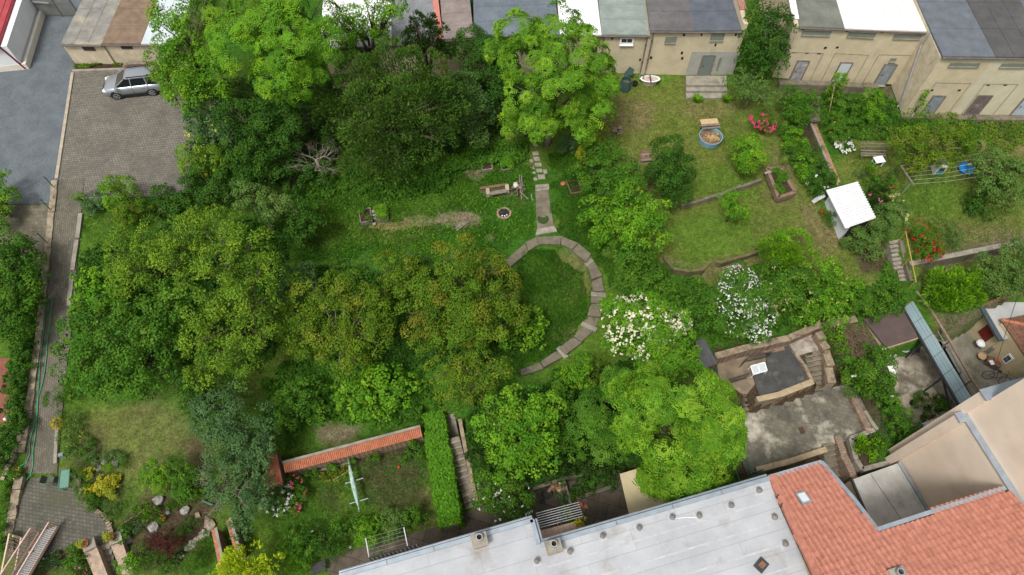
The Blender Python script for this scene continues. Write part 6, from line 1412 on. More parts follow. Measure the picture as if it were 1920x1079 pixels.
# terrace
o = thing('flat_roof', 'low building with black tarred flat roof in the sunken court', 'building', P(1465, 700, -4.6)); TAR = M('tar_roof', (.07, .07, .068), (.048, .048, .047), 1.3, .85, .2, 35, c3=(.14, .13, .09), s3=.8, t3=.62)
q = [P(*x, -3.16) for x in ((1437, 668), (1476, 642), (1484, 664), (1495, 672), (1515, 717), (1423.5, 743.5), (1412, 703), (1438.5, 696))]
MB().prism([p[:2] for p in q], -4.7, -3.16).build('roof', TAR, o); 
q = [P(*x, -3.0) for x in ((1475, 640), (1523, 627), (1535, 657), (1494, 667))]; tag(MB().prism([p[:2] for p in q], -4.7, -3.0).build('concrete_landing', M('lichen_concrete', (.40, .36, .31), (.20, .16, .13), 1.8, .95, .25, 25, c3=(.14, .10, .08), s3=.9, t3=.58)), 'lichen-stained concrete slab at the head of the mossy stairs', 'slab', kind='structure')
g = P(1423, 692, -3.15); o = thing('cold_frame', 'white-framed two-pane window leaning on the terrace', 'window', g); q = [P(*x, -2.75) for x in ((1407.6, 687), (1433.5, 680), (1438, 695.4), (1412.7, 702.6))]
for a, b in list(zip(q, q[1:] + q[:1])) + [(q[0].lerp(q[1], .5), q[3].lerp(q[2], .5))]: MB().beam(a, b, .07, .06).build('frame_bar', WHITE, o)
for t0, t1 in ((.04, .48), (.52, .96)): pp = [q[0].lerp(q[1], t0), q[0].lerp(q[1], t1), q[3].lerp(q[2], t1), q[3].lerp(q[2], t0)]; MB().hexa([up(x, -.015) for x in pp] + [up(x, .01) for x in pp]).build('pane', glass('milky_pane', (.50, .54, .56), .2), o)
for p in q: MB().beam(p, Vector((p.x, p.y, -3.25)), .05, .05).build('leg', WHITE, o)
for lab, a, b in (('left brown slatted pallet behind the dark roof', (1430, 650), (1446, 647)), ('right brown slatted pallet behind the dark roof', (1450, 646), (1466, 643))):
    o = thing('pallet', lab, 'pallet', P(*a, -3.2), 'pallets by the retaining wall')
    for k in range(6): t = k / 5; u, v = a[0] + (b[0] - a[0]) * t, a[1] + (b[1] - a[1]) * t; MB().beam(P(u, v, -2.9), P(u + 4, v + 14, -3.1), .09, .03).build('slat', M('pallet_wood', (.28, .19, .13), (.2, .13, .09), 6, .9, .2), o)
    MB().beam(P(a[0] + 2, a[1] + 7, -3.1), P(b[0] + 2, b[1] + 7, -3.1), .06, .1).build('runner', WOODB, o)
for lab, pts_ in (('black iron railing along the upper edge of the brown terrace', [(1386, 690), (1396, 680), (1440, 671)]), ('black iron railing along the lower edge of the brown terrace', [(1360, 722), (1398, 711)])):
    o = thing('iron_railing', lab, 'railing', P(*pts_[0], -3.3)); w = [P(*x, -3.3) for x in pts_]
    for a, b in zip(w, w[1:]):
        for h in (.15, .95): MB().beam(up(a, h), up(b, h), .04, .04).build('rail', DARKMET, o)
        n = max(2, int((b - a).length / .13))
        for k in range(n + 1): p = a.lerp(b, k / n); MB().beam(p, up(p, .95), .022, .022).build('baluster', DARKMET, o)
for i, (u, v) in enumerate(((1359, 657), (1368, 653), (1377, 651))): pot(['left', 'middle', 'right'][i] + ' clipped box ball in a row of three pots', P(u, v, -3.28), .17, .25, TERRA, 'deep', .07, .2, group='potted box balls')
o = thing('dark_shed', 'small shed with dark grey felt roof beside the terrace', 'shed', P(1322, 670, -4.0)); q = [P(*x, -1.9) for x in ((1304, 640), (1320, 634), (1346, 682), (1312, 694))]
MB().prism([p[:2] for p in q], -4.2, -2.0).build('wall', WOODB, o)
for k in range(4): a0, a1 = k / 4, (k + .97) / 4; pp = [q[0].lerp(q[1], a0), q[0].lerp(q[1], a1), q[3].lerp(q[2], a1), q[3].lerp(q[2], a0)]; MB().hexa([up(x, -.1) for x in pp] + pp).build('roof_strip', M('shed_felt', (.10, .10, .105), (.08, .08, .085), 2, .9, .15), o)
g = P(1332, 705, -3.3); o = thing('wheelie_bin', 'grey bin standing below the dark shed roof', 'bin', g); MB().lathe(g, [(.26, 0), (.3, .7)], 10).build('bin_body', M('bin_grey', (.12, .125, .13), None, 4, .5, .05), o); MB().lathe(up(g, .7), [(.32, 0), (.3, .06), (.1, .1)], 10).build('lid', DARKMET, o)
o = thing('drain_grate', 'rusty square drain grate in the slab court', 'drain', P(1503, 807, -4.57)); q = [P(*x, -4.55) for x in ((1496, 802), (1505, 800), (1511, 812), (1502, 815))]
MB().prism([p[:2] for p in q], -4.6, -4.565).build('frame', M('rust_iron', (.10, .06, .045), None, 6, .9, .2), o)
for k in range(6): t = (k + .5) / 6; MB().beam(up(q[0].lerp(q[3], t), .0), up(q[1].lerp(q[2], t), 0), .035, .03).build('bar', MATS['rust_iron'], o)
o = thing('green_railing', 'green metal railing at the corner of the slab court', 'railing', P(1400, 880, -4.6)); w = [P(*x, -4.58) for x in ((1386, 856), (1404, 894), (1424, 888))]
for a, b in zip(w, w[1:]):
    for h in (.1, .95): MB().beam(up(a, h), up(b, h), .05, .05).build('rail', GREENM, o)
    for k in range(10): p = a.lerp(b, k / 9); MB().beam(p, up(p, .95), .02, .02).build('baluster', GREENM, o)
o = thing('green_railing', 'green metal stair railing half under the big ash crown', 'railing', P(1370, 890, -5.2)); a, b = P(1368, 880, -5.1), P(1382, 918, -5.1)
for h in (.1, .95): MB().beam(up(a, h), up(b, h), .05, .05).build('rail', GREENM, o)
for k in range(10): p = a.lerp(b, k / 9); MB().beam(p, up(p, .95), .02, .02).build('baluster', GREENM, o)
# ------------------------------------------------------------ shaded court and lower lawn
o = thing('canopy', 'cream sheet canopy roof under the big ash tree', 'canopy', P(1210, 930, -5.2)); q = [P(*x, -2.9) for x in ((1162, 889), (1205, 876), (1300, 885), (1270, 955), (1182, 975))]
CAN = M('cream_sheet', (.52, .44, .27), (.46, .39, .24), 1.2, .7, .05, 20, grain=.06)
MB().prism([p[:2] for p in q], -2.96, -2.9).build('canopy_sheet', CAN, o)
for p in (q[0], q[1], q[4]): p = p.lerp(sum(q, Vector()) / 5, .1); MB().beam(up(p, -.06), Vector((p.x, p.y, -5.2)), .08, .08).build('post', WOODG, o)
zf = -.4
def balcony(label, a, b, dep, tilem, kind):
    A, B = P(*a, zf), P(*b, zf); e = (B - A).normalized(); s = Vector((e.y, -e.x, 0)); o = thing('balcony', label, 'balcony', A)
    MB().prism([p[:2] for p in (A, B, B + s * dep, A + s * dep)], zf - .2, zf - .03).build('slab', CONC, o)
    n = int((B - A).length / .33)
    for i in range(n):
        for j in range(3): p, q = A.lerp(B, i / n), A.lerp(B, (i + .95) / n); MB().prism([(p + s * j * .33)[:2], (q + s * j * .33)[:2], (q + s * (j * .33 + .315))[:2], (p + s * (j * .33 + .315))[:2]], zf - .029, zf).build('floor_tile', tilem, o)
    if kind == 'bars':
        for k in range(7): MB().beam(up(A, .9) - s * .125 * k, up(B, .9) - s * .125 * k, .03, .03).build('bar', GALV, o)
        for t in (0, .5, 1): p = A.lerp(B, t); MB().beam(p, up(p, 1.05), .05, .05).build('post', DARKMET, o)
        for t in (0, .5, 1): p = up(A.lerp(B, t), .86); MB().beam(p, p - s * .8, .04, .04).build('bracket', DARKMET, o)
    else:
        for h in (.1, .95): MB().beam(up(A, h), up(B, h), .06, .05).build('rail', DARKMET, o)
        for k in range(24): p = A.lerp(B, k / 23); MB().beam(up(p, .1), up(p, .95), .035, .035).build('baluster', WHITE if k % 2 else DARKMET, o)
        for t in (0, .82):
            p = up(A.lerp(B, t), .9); MB().beam(p, p - s * 1.0 + Vector((0, 0, .1)), .05, .05).build('line_arm', GALV, o)
        for k in range(5): MB().tube([up(A, .95) - s * .2 * (k + 1), up(A.lerp(B, .82), .95) - s * .2 * (k + 1)], .008, 4).build('line', GALV, o)
    return o
PTILE = M('pink_tile', (.52, .36, .28), (.46, .31, .24), 3, .7, .05, 20)
balcony('balcony with outrigger of parallel steel bars in the roof notch', (1011, 996), (1090, 975), 1.1, PTILE, 'bars')
balcony('balcony with striped railing and drying lines at the roof edge', (698, 1052), (784, 1027), 1.2, PTILE, 'stripe')
pot('yellow-green potted plant in the corner of the barred balcony', P(1085, 984, zf), .17, .3, TERRA, 'gold', .12, .32)
o = thing('plant_stand', 'wooden plant stand with leafy plants on the court below the balcony', 'plant stand', P(1055, 985, -5.2))
for k in range(4): MB().beam(P(1046 + 8 * k, 985 - 3 * k, -4.8), P(1046 + 8 * k, 968 - 3 * k, -4.8), .07, .05).build('slat', WOODL, o)
for q_ in ((1046, 985), (1070, 962)): p = P(*q_, -4.8); MB().beam(p, Vector((p.x, p.y, -5.2)), .06, .06).build('leg', WOODL, o)
rgn = np.random.default_rng(4); V, C = crown_blob(np.array(P(1062, 965, -4.3)), .5, 'round', 'bright', rgn, .8, .14); leaf_object('foliage', V, C, o, BASE[o.name])
o = thing('log_pile', 'jumble of sawn logs and stones in the shaded court', 'woodpile', P(1042, 915, -5.2))
for k in range(12): p = P(1042 + random.uniform(-9, 12), 915 + random.uniform(-8, 8), -5.0 + random.uniform(0, .25)); a = random.uniform(0, 3.1); d = Vector((math.cos(a), math.sin(a), 0)) * .25; MB().tube([p - d, p + d], random.uniform(.07, .13), 7).build('log', [WOODB, PBR, WOODL][k % 3], o)
for k in range(3): MB().rock(P(1052 + 3 * k, 912 + 4 * k, -5.0), .25, k + 60).build('stone', MATS['grey_rock'], o)
g = P(1024, 928, -5.18); o = thing('round_grill', 'round black grill bowl on the shaded court', 'grill', g); MB().lathe(g, [(.3, 0), (.36, .25), (.3, .25), (.2, .12)], 16).build('bowl', M('iron_dark', (.05, .05, .048), None, 5, .8, .1), o)
for a in (0, 2.1, 4.2): MB().box((g.x + .25 * math.cos(a), g.y + .25 * math.sin(a), g.z - .01), (.07, .07, .1)).build('foot', DARKMET, o)
pot('small empty dark pot on the shaded court', P(1017, 942, -5.18), .13, .2, BLKP, None); pot('dark pot at the edge of the flowering elder', P(991, 957, -5.18), .17, .3, BLKP, 'mid', .1, .15)
pot('red flowering pot beside the dividing wall', P(1071, 934, -5.18), .14, .2, TERRA, 'mid', .09, .18, (8, (.6, .03, .03), .1)); pot('terracotta pot knocked over near the balcony posts', P(1087, 948, -5.18), .15, .24, TERRA, None)
tag(MB().prism([XY(1092, 951, -5.1), XY(1099, 945, -5.1), XY(1104, 955, -5.1)], -5.2, -5.1).build('roof_tile_shard', TERRA), 'broken terracotta tile lying on the shaded court', 'tile')
o = thing('black_bench', 'black two-plank bench at the lower frame edge', 'bench', P(600, 1068, -5.2))
for a, b in (((583, 1064), (610, 1055)), ((585, 1073), (611, 1064))): MB().beam(P(*a, -4.75), P(*b, -4.75), .28, .05).build('plank', M('black_wood', (.035, .033, .035), (.05, .048, .05), 5, .7, .1), o)
for u in (588, 607): p = P(u, 1070 - (u - 588) * .33, -4.78); MB().beam(p, Vector((p.x, p.y, -5.2)), .3, .06).build('leg', DARKMET, o)
o = thing('folded_parasol', 'folded pale green parasol lying across two trestle bars', 'parasol', P(665, 920, -5.2)); A, B = P(655, 874, -4.25), P(673, 956, -4.25)
n = 14; pts = [A.lerp(B, k / n) for k in range(n + 1)]; rr = [.03 + .12 * math.sin(math.pi * min(1, (k + .6) / n)) ** .8 * (1 if k < n - 1 else .3) for k in range(n + 1)]
cb = MB().tube(pts, rr, 9); cb.v = [(x + random.uniform(-.012, .012), y, z + random.uniform(-.02, .02)) for x, y, z in cb.v]
cb.build('canopy_cloth', M('pale_green_cloth', (.36, .50, .44), (.24, .36, .31), 3, .8, .2, 15, c3=(.55, .62, .58), s3=2, t3=.6), o); d = (B - A).normalized(); MB().tube([A - d * .45, A + d * .2], .03, 6).build('pole', GALV, o); MB().lathe(B + d * .1, [(.05, 0), (.02, .1)], 8).build('tip', GALV, o)
for a, b in (((648, 907), (681, 897)), ((656, 945), (690, 935))):
    p, q = P(*a, -4.4), P(*b, -4.4); MB().beam(p, q, .05, .05).build('trestle_bar', GALV, o)
    for x in (p, q): MB().beam(x, Vector((x.x, x.y, -5.2)), .04, .04).build('trestle_leg', GALV, o)
tag(MB().beam(P(582, 887, -5.1), P(670, 865, -5.1), .1, .15).build('edging_board', WOODG), 'long grey board edging the bed under the tiled wall', 'board')
tag(MB().tube([P(624, 901, -5.12), P(652, 884, -5.05)], .03, 6).build('bamboo_cane', M('cane', (.38, .30, .14), None, 4, .7, .1)), 'tan cane lying on the lower lawn beside the parasol', 'cane')
g = P(748, 876, -5.1); tag(MB().lathe(g, [(.05, -.08), (.1, 0), (.05, .09)], 10).build('ball', M('red_ball', (.6, .05, .02), None, 3, .4, 0), None, True), 'small red ball on the bare earth', 'ball')
g = G(238, 116); o = thing('board_stack', 'stack of grey boards leaning on the low garage wall', 'boards', up(g, .2))
for k in range(6): MB().beam(P(230 + k * 2, 124 - k, .25 + .05 * k), P(275 + k * 2, 123 - k, .25 + .05 * k), .3, .04).build('board', WOODG if k % 2 else WOODB, o)
# ------------------------------------------------------------ trees and shrubs
T = plant
MG, LG_, RG_, UG = 'trees of the middle garden', 'trees of the left garden', 'shrubs of the right garden', 'shrubs of the upper right garden'
# top left and centre
T('broadleaf_tree', 'tall bright green ash with feathery leaves at the top of the frame', 'tree', [(425, 25, 66, 9), (500, 15, 62, 9.5), (575, 30, 58, 9.5), (455, 85, 52, 8.5), (545, 95, 60, 9), (600, 85, 40, 8.5), (520, 150, 46, 8), (570, 150, 40, 7.5)], 'frond', 'bright', MG, dens=.9)
T('broadleaf_tree', 'mid-green tree overhanging the rear of the silver car', 'tree', [(345, 40, 58, 7), (320, 115, 42, 5.5), (365, 110, 50, 6.5), (355, 165, 42, 5), (395, 165, 38, 5)], 'round', 'bright', MG, leaf=.2)
T('shrub', 'olive-tipped shrub directly behind the silver car', 'shrub', [(302, 138, 22, 2.2), (318, 165, 26, 1.8)], 'round', 'olive', MG)
T('shrub', 'bluish green shrub with yellow flower heads by the parking area', 'shrub', [(398, 222, 40, 3), (425, 250, 34, 2.6), (380, 250, 30, 2)], 'round', 'blue', MG, leaf=.2, flowers=(22, (.45, .45, .06), .22))
T('shrub', 'loose yellow-green shrub at the right edge of the paving', 'shrub', [(375, 292, 34, 2.2), (395, 320, 30, 1.8), (362, 315, 22, 1.2)], 'droop', 'feather', MG, flowers=(25, (.36, .38, .04), .16))
T('shrub', 'dark shrub mass below the yellow-green shrub', 'shrub', [(400, 350, 42, 2), (365, 365, 32, 1.6), (440, 345, 34, 2), (350, 395, 30, 1.4)], 'round', 'deep', MG)
T('broadleaf_tree', 'dark shaded tree left of the great yew', 'tree', [(455, 230, 46, 4), (510, 225, 44, 4), (480, 280, 44, 3.2), (540, 275, 40, 3), (560, 225, 42, 4.5)], 'round', 'deep', MG)
T('shrub', 'dark undergrowth shrub behind the dead tree', 'shrub', [(520, 320, 34, 1.8), (470, 320, 34, 2), (590, 320, 30, 1.4), (560, 345, 26, 1)], 'round', 'deep', MG)
T('conifer_tree', 'great spreading yew with dense dark olive sprays', 'tree', [(680, 150, 48, 6.5), (735, 130, 52, 7), (790, 140, 48, 7), (640, 190, 44, 5.5), (700, 210, 62, 6.2), (770, 205, 60, 6.5), (825, 190, 46, 6), (650, 240, 46, 4.2), (720, 270, 58, 4.6), (785, 260, 50, 4.6), (690, 315, 42, 2.6), (745, 322, 36, 2.4), (840, 240, 30, 4)], 'spray', 'yew', MG, leaf=.19, dens=.9)
T('conifer_tree', 'pointed dark thuja standing before the garage roofs', 'tree', [(790, 75, 34, 6), (782, 40, 15, 8), (803, 38, 13, 8.2), (822, 55, 17, 7.6), (765, 90, 26, 5.5), (820, 95, 28, 5.5)], 'spray', 'dark', MG, leaf=.18)
T('conifer_tree', 'lighter bluish spruce at the right flank of the great yew', 'tree', [(868, 162, 26, 4.6), (880, 195, 36, 3.8), (885, 232, 42, 2.6), (905, 215, 26, 2.4), (850, 240, 28, 2.4)], 'spray', 'spruce', MG, leaf=.17)
T('broadleaf_tree', 'dark leafy tree between yew and walnut before the blue-grey roof', 'tree', [(885, 95, 40, 4.5), (925, 110, 44, 4.8), (935, 160, 38, 3.6), (895, 140, 30, 3.6), (850, 90, 24, 5)], 'round', 'deep', MG)
T('walnut_tree', 'large yellow-green walnut in front of the white garage roof', 'tree', [(1040, 72, 46, 7.5), (975, 70, 40, 7), (945, 105, 34, 6), (1010, 125, 56, 7.5), (1085, 110, 52, 7.5), (1125, 150, 36, 6), (1060, 175, 52, 6.5), (990, 190, 46, 5.5), (1105, 205, 38, 5), (1010, 238, 42, 4.4), (1075, 235, 36, 4.4), (970, 235, 26, 3.6)], 'frond', 'lime', MG, dens=.75, bark=BARKG)
T('broadleaf_tree', 'thin light green tree in front of the pale grey garage roof', 'tree', [(705, 15, 34, 7.5), (735, 20, 26, 7.5), (655, 45, 34, 6.5), (680, 60, 30, 5.5), (650, 90, 34, 4.5), (705, 60, 28, 5)], 'round', 'bright', MG, dens=.9)
T('shrub', 'half-dead brownish shrub against the garage wall', 'shrub', [(620, 30, 30, 6), (725, 60, 22, 4), (735, 90, 18, 3)], 'fine', 'grey', MG, dens=.35, leaf=.15, bark=BARKG)
T('shrub', 'blue-green dome-shaped shrub right of the flagstones', 'shrub', [(1065, 275, 21)], 'round', 'blue', MG, leaf=.13)
T('shrub', 'golden yellow shrub on the boundary of the right lawn', 'shrub', [(1118, 265, 16, 1.8), (1100, 290, 19, 1.4), (1128, 240, 11, 2)], 'round', 'gold', MG, leaf=.13)
T('shrub', 'leafy lilac thicket left of the dark round bush', 'shrub', [(1150, 300, 34, 2), (1128, 288, 28, 2.3), (1175, 370, 36, 2.8), (1170, 465, 32, 2.2), (1110, 325, 34, 1.9), (1160, 345, 40, 2.3), (1120, 365, 34, 1.9), (1190, 330, 24, 1.6)], 'round', 'mid', RG_)
T('broadleaf_tree', 'dense bright green tree on the boundary beside the spiral path', 'tree', [(1185, 395, 46, 3.4), (1200, 440, 44, 3), (1150, 410, 40, 2.6), (1215, 400, 34, 2.8), (1150, 445, 34, 2.2), (1120, 400, 32, 2)], 'round', 'bright', RG_, leaf=.19)
T('evergreen_bush', 'dense dark rounded evergreen bush on the right lawn', 'bush', [(1250, 295, 36, 2.6), (1243, 335, 36, 2), (1268, 325, 34, 2.2), (1258, 360, 34, 1.3)], 'round', 'deep', RG_, leaf=.15, dens=1.2)
T('fruit_tree', 'round green fruit tree below the blue tub', 'tree', [(1395, 275, 27, 1.9), (1412, 293, 26, 1.6), (1385, 300, 22, 1.3), (1400, 312, 18, .9)], 'round', 'bright', RG_, leaf=.15)
T('fruit_tree', 'slim pale green young tree in the middle of the right lawn', 'tree', [(1375, 385, 24, 1.9), (1380, 403, 21, 1.4), (1365, 378, 16, 1.7)], 'round', 'bright', RG_, leaf=.13, dens=.8)
T('rose_bush', 'rose bush covered in bright pink blooms near the cream garage', 'rose', [(1424, 228, 18, .9), (1438, 236, 16, .8)], 'round', 'mid', RG_, leaf=.11, flowers=(90, (.75, .06, .20), .14))
T('fruit_tree', 'sparse light green apple tree beside the concrete door steps', 'tree', [(1385, 152, 26, 2), (1402, 175, 24, 1.8), (1440, 190, 22, 1.7), (1420, 160, 18, 2)], 'round', 'grey', RG_, leaf=.15, dens=.6, bark=BARKG)
T('conifer_tree', 'dark green conifer in the gap between the two garage rows', 'tree', [(1440, 25, 40, 5), (1425, 85, 40, 3.8), (1445, 110, 34, 3), (1450, 60, 34, 4.4), (1410, 120, 24, 2.6)], 'round', 'deep', RG_, leaf=.2)
T('shrub', 'rounded green shrub left of the weathered stone steps', 'shrub', [(1490, 190, 30, 1.4), (1480, 215, 28, 1.2), (1508, 205, 26, 1.3)], 'round', 'mid', RG_, leaf=.15)
for i, (u, v, r) in enumerate(((1478, 245, 22), (1488, 268, 24), (1496, 292, 25), (1502, 316, 23))): T('currant_bush', ['uppermost', 'second', 'third', 'lowest'][i] + ' currant bush in the row along the soil bed', 'bush', [(u, v, r), (u + 6, v + 8, r * .7)], 'round', 'bright' if i % 2 else 'mid', 'row of currant bushes', leaf=.14)
T('peony_bush', 'dark peony bush with white blooms above the white shed', 'bush', [(1535, 330, 24), (1548, 350, 20), (1530, 352, 18)], 'round', 'deep', UG, leaf=.14, flowers=(14, (.75, .72, .66), .16))
T('shrub', 'small grey-green cushion at the edge of the soil bed', 'shrub', [(1537, 283, 9)], 'fine', 'grey', UG, leaf=.08); T('shrub', 'small round green plant below the grey-green cushion', 'shrub', [(1530, 298, 10)], 'round', 'mid', UG, leaf=.1)
T('shrub', 'upright bright green sapling before the pale garage door', 'shrub', [(1572, 155, 12, 2.2), (1566, 172, 14, 1.3), (1580, 148, 8, 2.4)], 'spray', 'thuja', UG, leaf=.15)
T('shrub', 'bushy bright green shrub under the drainpipe corner', 'shrub', [(1636, 188, 20, 1.1), (1632, 215, 18, .9)], 'round', 'bright', UG, leaf=.14)
T('shrub', 'loose green shrub in the middle of the upper border', 'shrub', [(1592, 195, 24, .9), (1565, 205, 20, .8), (1606, 205, 16, .7)], 'round', 'mid', UG, leaf=.13)
T('rose_bush', 'tangled rose shrub beside the leaning pole', 'rose', [(1560, 230, 20, .8), (1572, 255, 20, .7), (1590, 240, 22, .7)], 'round', 'mid', UG, leaf=.12, flowers=(8, (.55, .25, .08), .13))
T('daisy_clump', 'clump of white daisies left of the slatted bench', 'flowers', [(1588, 275, 15, .35), (1572, 272, 8, .3)], 'fine', 'mid', UG, leaf=.1, flowers=(70, (.85, .85, .80), .15), trunk=False, crown='foliage')
T('apple_tree', 'wide olive-leaved apple tree above the clothes line', 'tree', [(1685, 265, 30, 2.2), (1725, 250, 36, 2.6), (1770, 245, 34, 2.8), (1700, 295, 28, 2), (1745, 285, 34, 2.3), (1790, 270, 30, 2.4), (1720, 315, 20, 1.7), (1760, 305, 20, 1.9)], 'round', 'olive', UG, leaf=.14, dens=.6, bark=BARKG)
T('shrub', 'deep green shrub right of the apple tree', 'shrub', [(1810, 275, 28, 1.2), (1795, 250, 20, 1.2)], 'round', 'mid', UG, leaf=.15)
T('fruit_tree', 'young tree with few leaves before the right garage corner', 'tree', [(1733, 180, 9, 2.4), (1728, 196, 9, 1.9)], 'round', 'bright', UG, leaf=.18, dens=.7, bark=BARKG)
T('cherry_tree', 'compact rounded green tree at the right end of the clothes line', 'tree', [(1865, 315, 34, 2), (1885, 335, 36, 2.2), (1855, 345, 32, 1.7), (1890, 365, 28, 1.5), (1905, 320, 24, 2)], 'round', 'grey', UG, leaf=.16)
T('shrub', 'dark leafy shrub below the compact rounded tree', 'shrub', [(1822, 375, 18), (1838, 392, 20), (1815, 392, 14)], 'round', 'deep', UG, leaf=.15)
T('shrub', 'yellow-green upright shrub below the white table', 'shrub', [(1632, 320, 11, .8)], 'spray', 'bright', UG, leaf=.13); T('shrub', 'rounded low green shrub between white shed and table', 'shrub', [(1637, 345, 16), (1662, 340, 13)], 'round', 'mid', UG, leaf=.12)
T('shrub', 'silvery cushion plant left of the low green shrub', 'shrub', [(1614, 332, 10), (1672, 325, 9)], 'fine', 'blue', UG, leaf=.08); T('peony_bush', 'dark peony with a few pink blooms behind the white shed', 'bush', [(1644, 372, 20), (1636, 388, 15)], 'spray', 'dark', UG, leaf=.13, flowers=(7, (.6, .12, .28), .2))
T('mullein_clump', 'clump of pale yellow flower spikes beside the orange ball', 'flowers', [(1685, 385, 16, .6), (1692, 402, 12, .5), (1678, 372, 9, .6)], 'fine', 'grey', UG, leaf=.12, flowers=(34, (.72, .66, .30), .17), trunk=False, crown='foliage')
T('box_ball', 'large clipped grey-green dome at the top of the steep stairs', 'bush', [(1664, 418, 32, 1.4)], 'round', 'grey', UG, leaf=.1, dens=1.3)
T('shrub', 'spreading grey-green shrub at the foot of the white shed', 'shrub', [(1618, 450, 26), (1635, 468, 20), (1595, 460, 18), (1642, 445, 20)], 'round', 'grey', UG, leaf=.13)
T('rose_bush', 'small red rose against the side of the white shed', 'rose', [(1555, 412, 12), (1566, 405, 10), (1545, 402, 8)], 'round', 'mid', UG, leaf=.1, flowers=(10, (.55, .03, .03), .16), dens=.7)
T('rose_bush', 'sprawling rose bush thick with deep red blooms', 'rose', [(1722, 435, 22, .9), (1740, 455, 22, .9), (1733, 478, 16, .7), (1752, 470, 16, .6)], 'round', 'mid', UG, leaf=.12, flowers=(130, (.42, .012, .012), .13), dens=.8)
T('shrub', 'soft grey-green border shrub right of the red roses', 'shrub', [(1782, 440, 18), (1785, 458, 14)], 'fine', 'grey', UG, leaf=.12); T('shrub', 'small green plant in the dark soil bed', 'shrub', [(1658, 501, 10)], 'round', 'mid', UG, leaf=.11)
T('spirea_bush', 'glowing yellow-green feathery bush below the stone wall', 'bush', [(1775, 545, 36, 1.5), (1808, 540, 34, 1.5), (1790, 560, 32, 1.3), (1760, 560, 24, 1.1)], 'spray', 'thuja', RG_, leaf=.18, dens=1.1)
T('broadleaf_tree', 'grey-green rounded tree at the right edge below the wall', 'tree', [(1865, 505, 34, 2.2), (1895, 500, 38, 2.6), (1880, 535, 34, 2), (1915, 525, 30, 2), (1915, 475, 24, 2.4)], 'round', 'grey', RG_, leaf=.15)
# centre right
T('elder_tree', 'elder in full bloom with many cream flower heads', 'tree', [(1165, 595, 38, 3.2), (1205, 590, 40, 3.6), (1180, 635, 42, 3), (1235, 610, 40, 3.4), (1215, 645, 42, 3), (1270, 605, 24, 3)], 'round', 'bright', RG_, leaf=.2, flowers=(520, (.78, .75, .55), .165))
T('broadleaf_tree', 'green tree just below the blooming elder', 'tree', [(1265, 650, 40, 4), (1235, 685, 38, 3.6), (1285, 675, 30, 3.6), (1210, 700, 28, 3)], 'round', 'bright', RG_, leaf=.2)
T('shrub', 'deep green shrub above the blooming elder', 'shrub', [(1195, 510, 38, 2), (1230, 535, 36, 2), (1175, 540, 26, 1.7), (1250, 560, 28, 2), (1210, 560, 28, 1.7), (1200, 480, 26, 1.6)], 'round', 'mid', RG_)
T('shrub', 'dark rounded shrub left of the mock orange', 'shrub', [(1310, 560, 34, 2.2), (1325, 600, 36, 2.2), (1300, 590, 26, 2)], 'round', 'mid', RG_)
T('mock_orange', 'mock orange laden with small white blossoms', 'shrub', [(1385, 530, 34, 2.2), (1365, 565, 36, 2.2), (1405, 555, 34, 2.2), (1380, 600, 34, 2), (1425, 590, 30, 1.8), (1420, 620, 24, 1.6)], 'round', 'mid', RG_, leaf=.15, flowers=(950, (.80, .82, .76), .09))
T('shrub', 'bright green bush at the top of the flowering thicket', 'shrub', [(1455, 470, 30, 2), (1490, 468, 30, 2), (1470, 495, 32, 1.8)], 'spray', 'thuja', RG_, leaf=.15)
T('shrub', 'green shrub with pale yellow-pink shoot tips in the thicket', 'shrub', [(1460, 525, 36, 2.2), (1495, 540, 36, 2.2), (1470, 570, 34, 2), (1445, 555, 28, 2)], 'round', 'mid', RG_, flowers=(70, (.36, .33, .14), .17))
T('shrub', 'large green shrub with yellowish tips above the retaining wall', 'shrub', [(1545, 520, 34, 2.2), (1570, 550, 36, 2), (1535, 570, 34, 1.8), (1510, 590, 26, 1.4), (1560, 590, 26, 1.4)], 'round', 'bright', RG_, flowers=(35, (.38, .36, .10), .15))
T('hedge', 'low hedge ending beside the brown felt shed', 'hedge', [(1605, 565, 26, 1.2), (1635, 565, 24, 1.2), (1662, 560, 22, 1.2), (1690, 555, 18, 1.1), (1640, 585, 20, 1)], 'round', 'mid', RG_, leaf=.14)
T('shrub', 'grassy green shrub in the corner behind the brick stairs wall', 'shrub', [(1560, 630, 20), (1572, 645, 14)], 'fine', 'bright', RG_, leaf=.14)
T('shrub', 'big rounded shrub with olive young leaves beside the courts', 'shrub', [(1605, 685, 34, 1.6), (1635, 695, 34, 1.6), (1610, 720, 30, 1.3), (1645, 725, 26, 1.2), (1650, 668, 18, 1.6)], 'round', 'mid', RG_, leaf=.17, flowers=(9, (.8, .8, .7), .24))
T('hedge', 'dense green climber hedge running down to the pink firewall', 'hedge', [(1660, 742, 22, 1), (1673, 762, 22, 1), (1685, 784, 23, 1), (1697, 806, 23, 1), (1708, 826, 20, .9)], 'round', 'mid', RG_, leaf=.14)
T('shrub', 'tall yellow-green grass clump in the concrete raised bed', 'grass', [(1614, 836, 16, .3), (1628, 850, 14, .3), (1640, 835, 10, .2)], 'spray', 'thuja', RG_, leaf=.22, trunk=False, crown='blades')
T('shrub', 'trailing green plant at the head of the cellar stairs', 'shrub', [(1549, 862, 9, -.2), (1554, 875, 8, -.4)], 'round', 'bright', RG_, leaf=.12, trunk=False, crown='foliage')
mb = MB()
for k in range(220): p = G(1600 + random.uniform(-24, 26), 640 + random.uniform(-28, 30), random.uniform(.05, .5)); a = random.uniform(0, 6.28); d = Vector((math.cos(a), math.sin(a), random.uniform(-.3, .3))) * random.uniform(.2, .55); mb.tube([p - d, p + Vector((0, 0, .08)), p + d], [.012, .016, .006], 4, False)
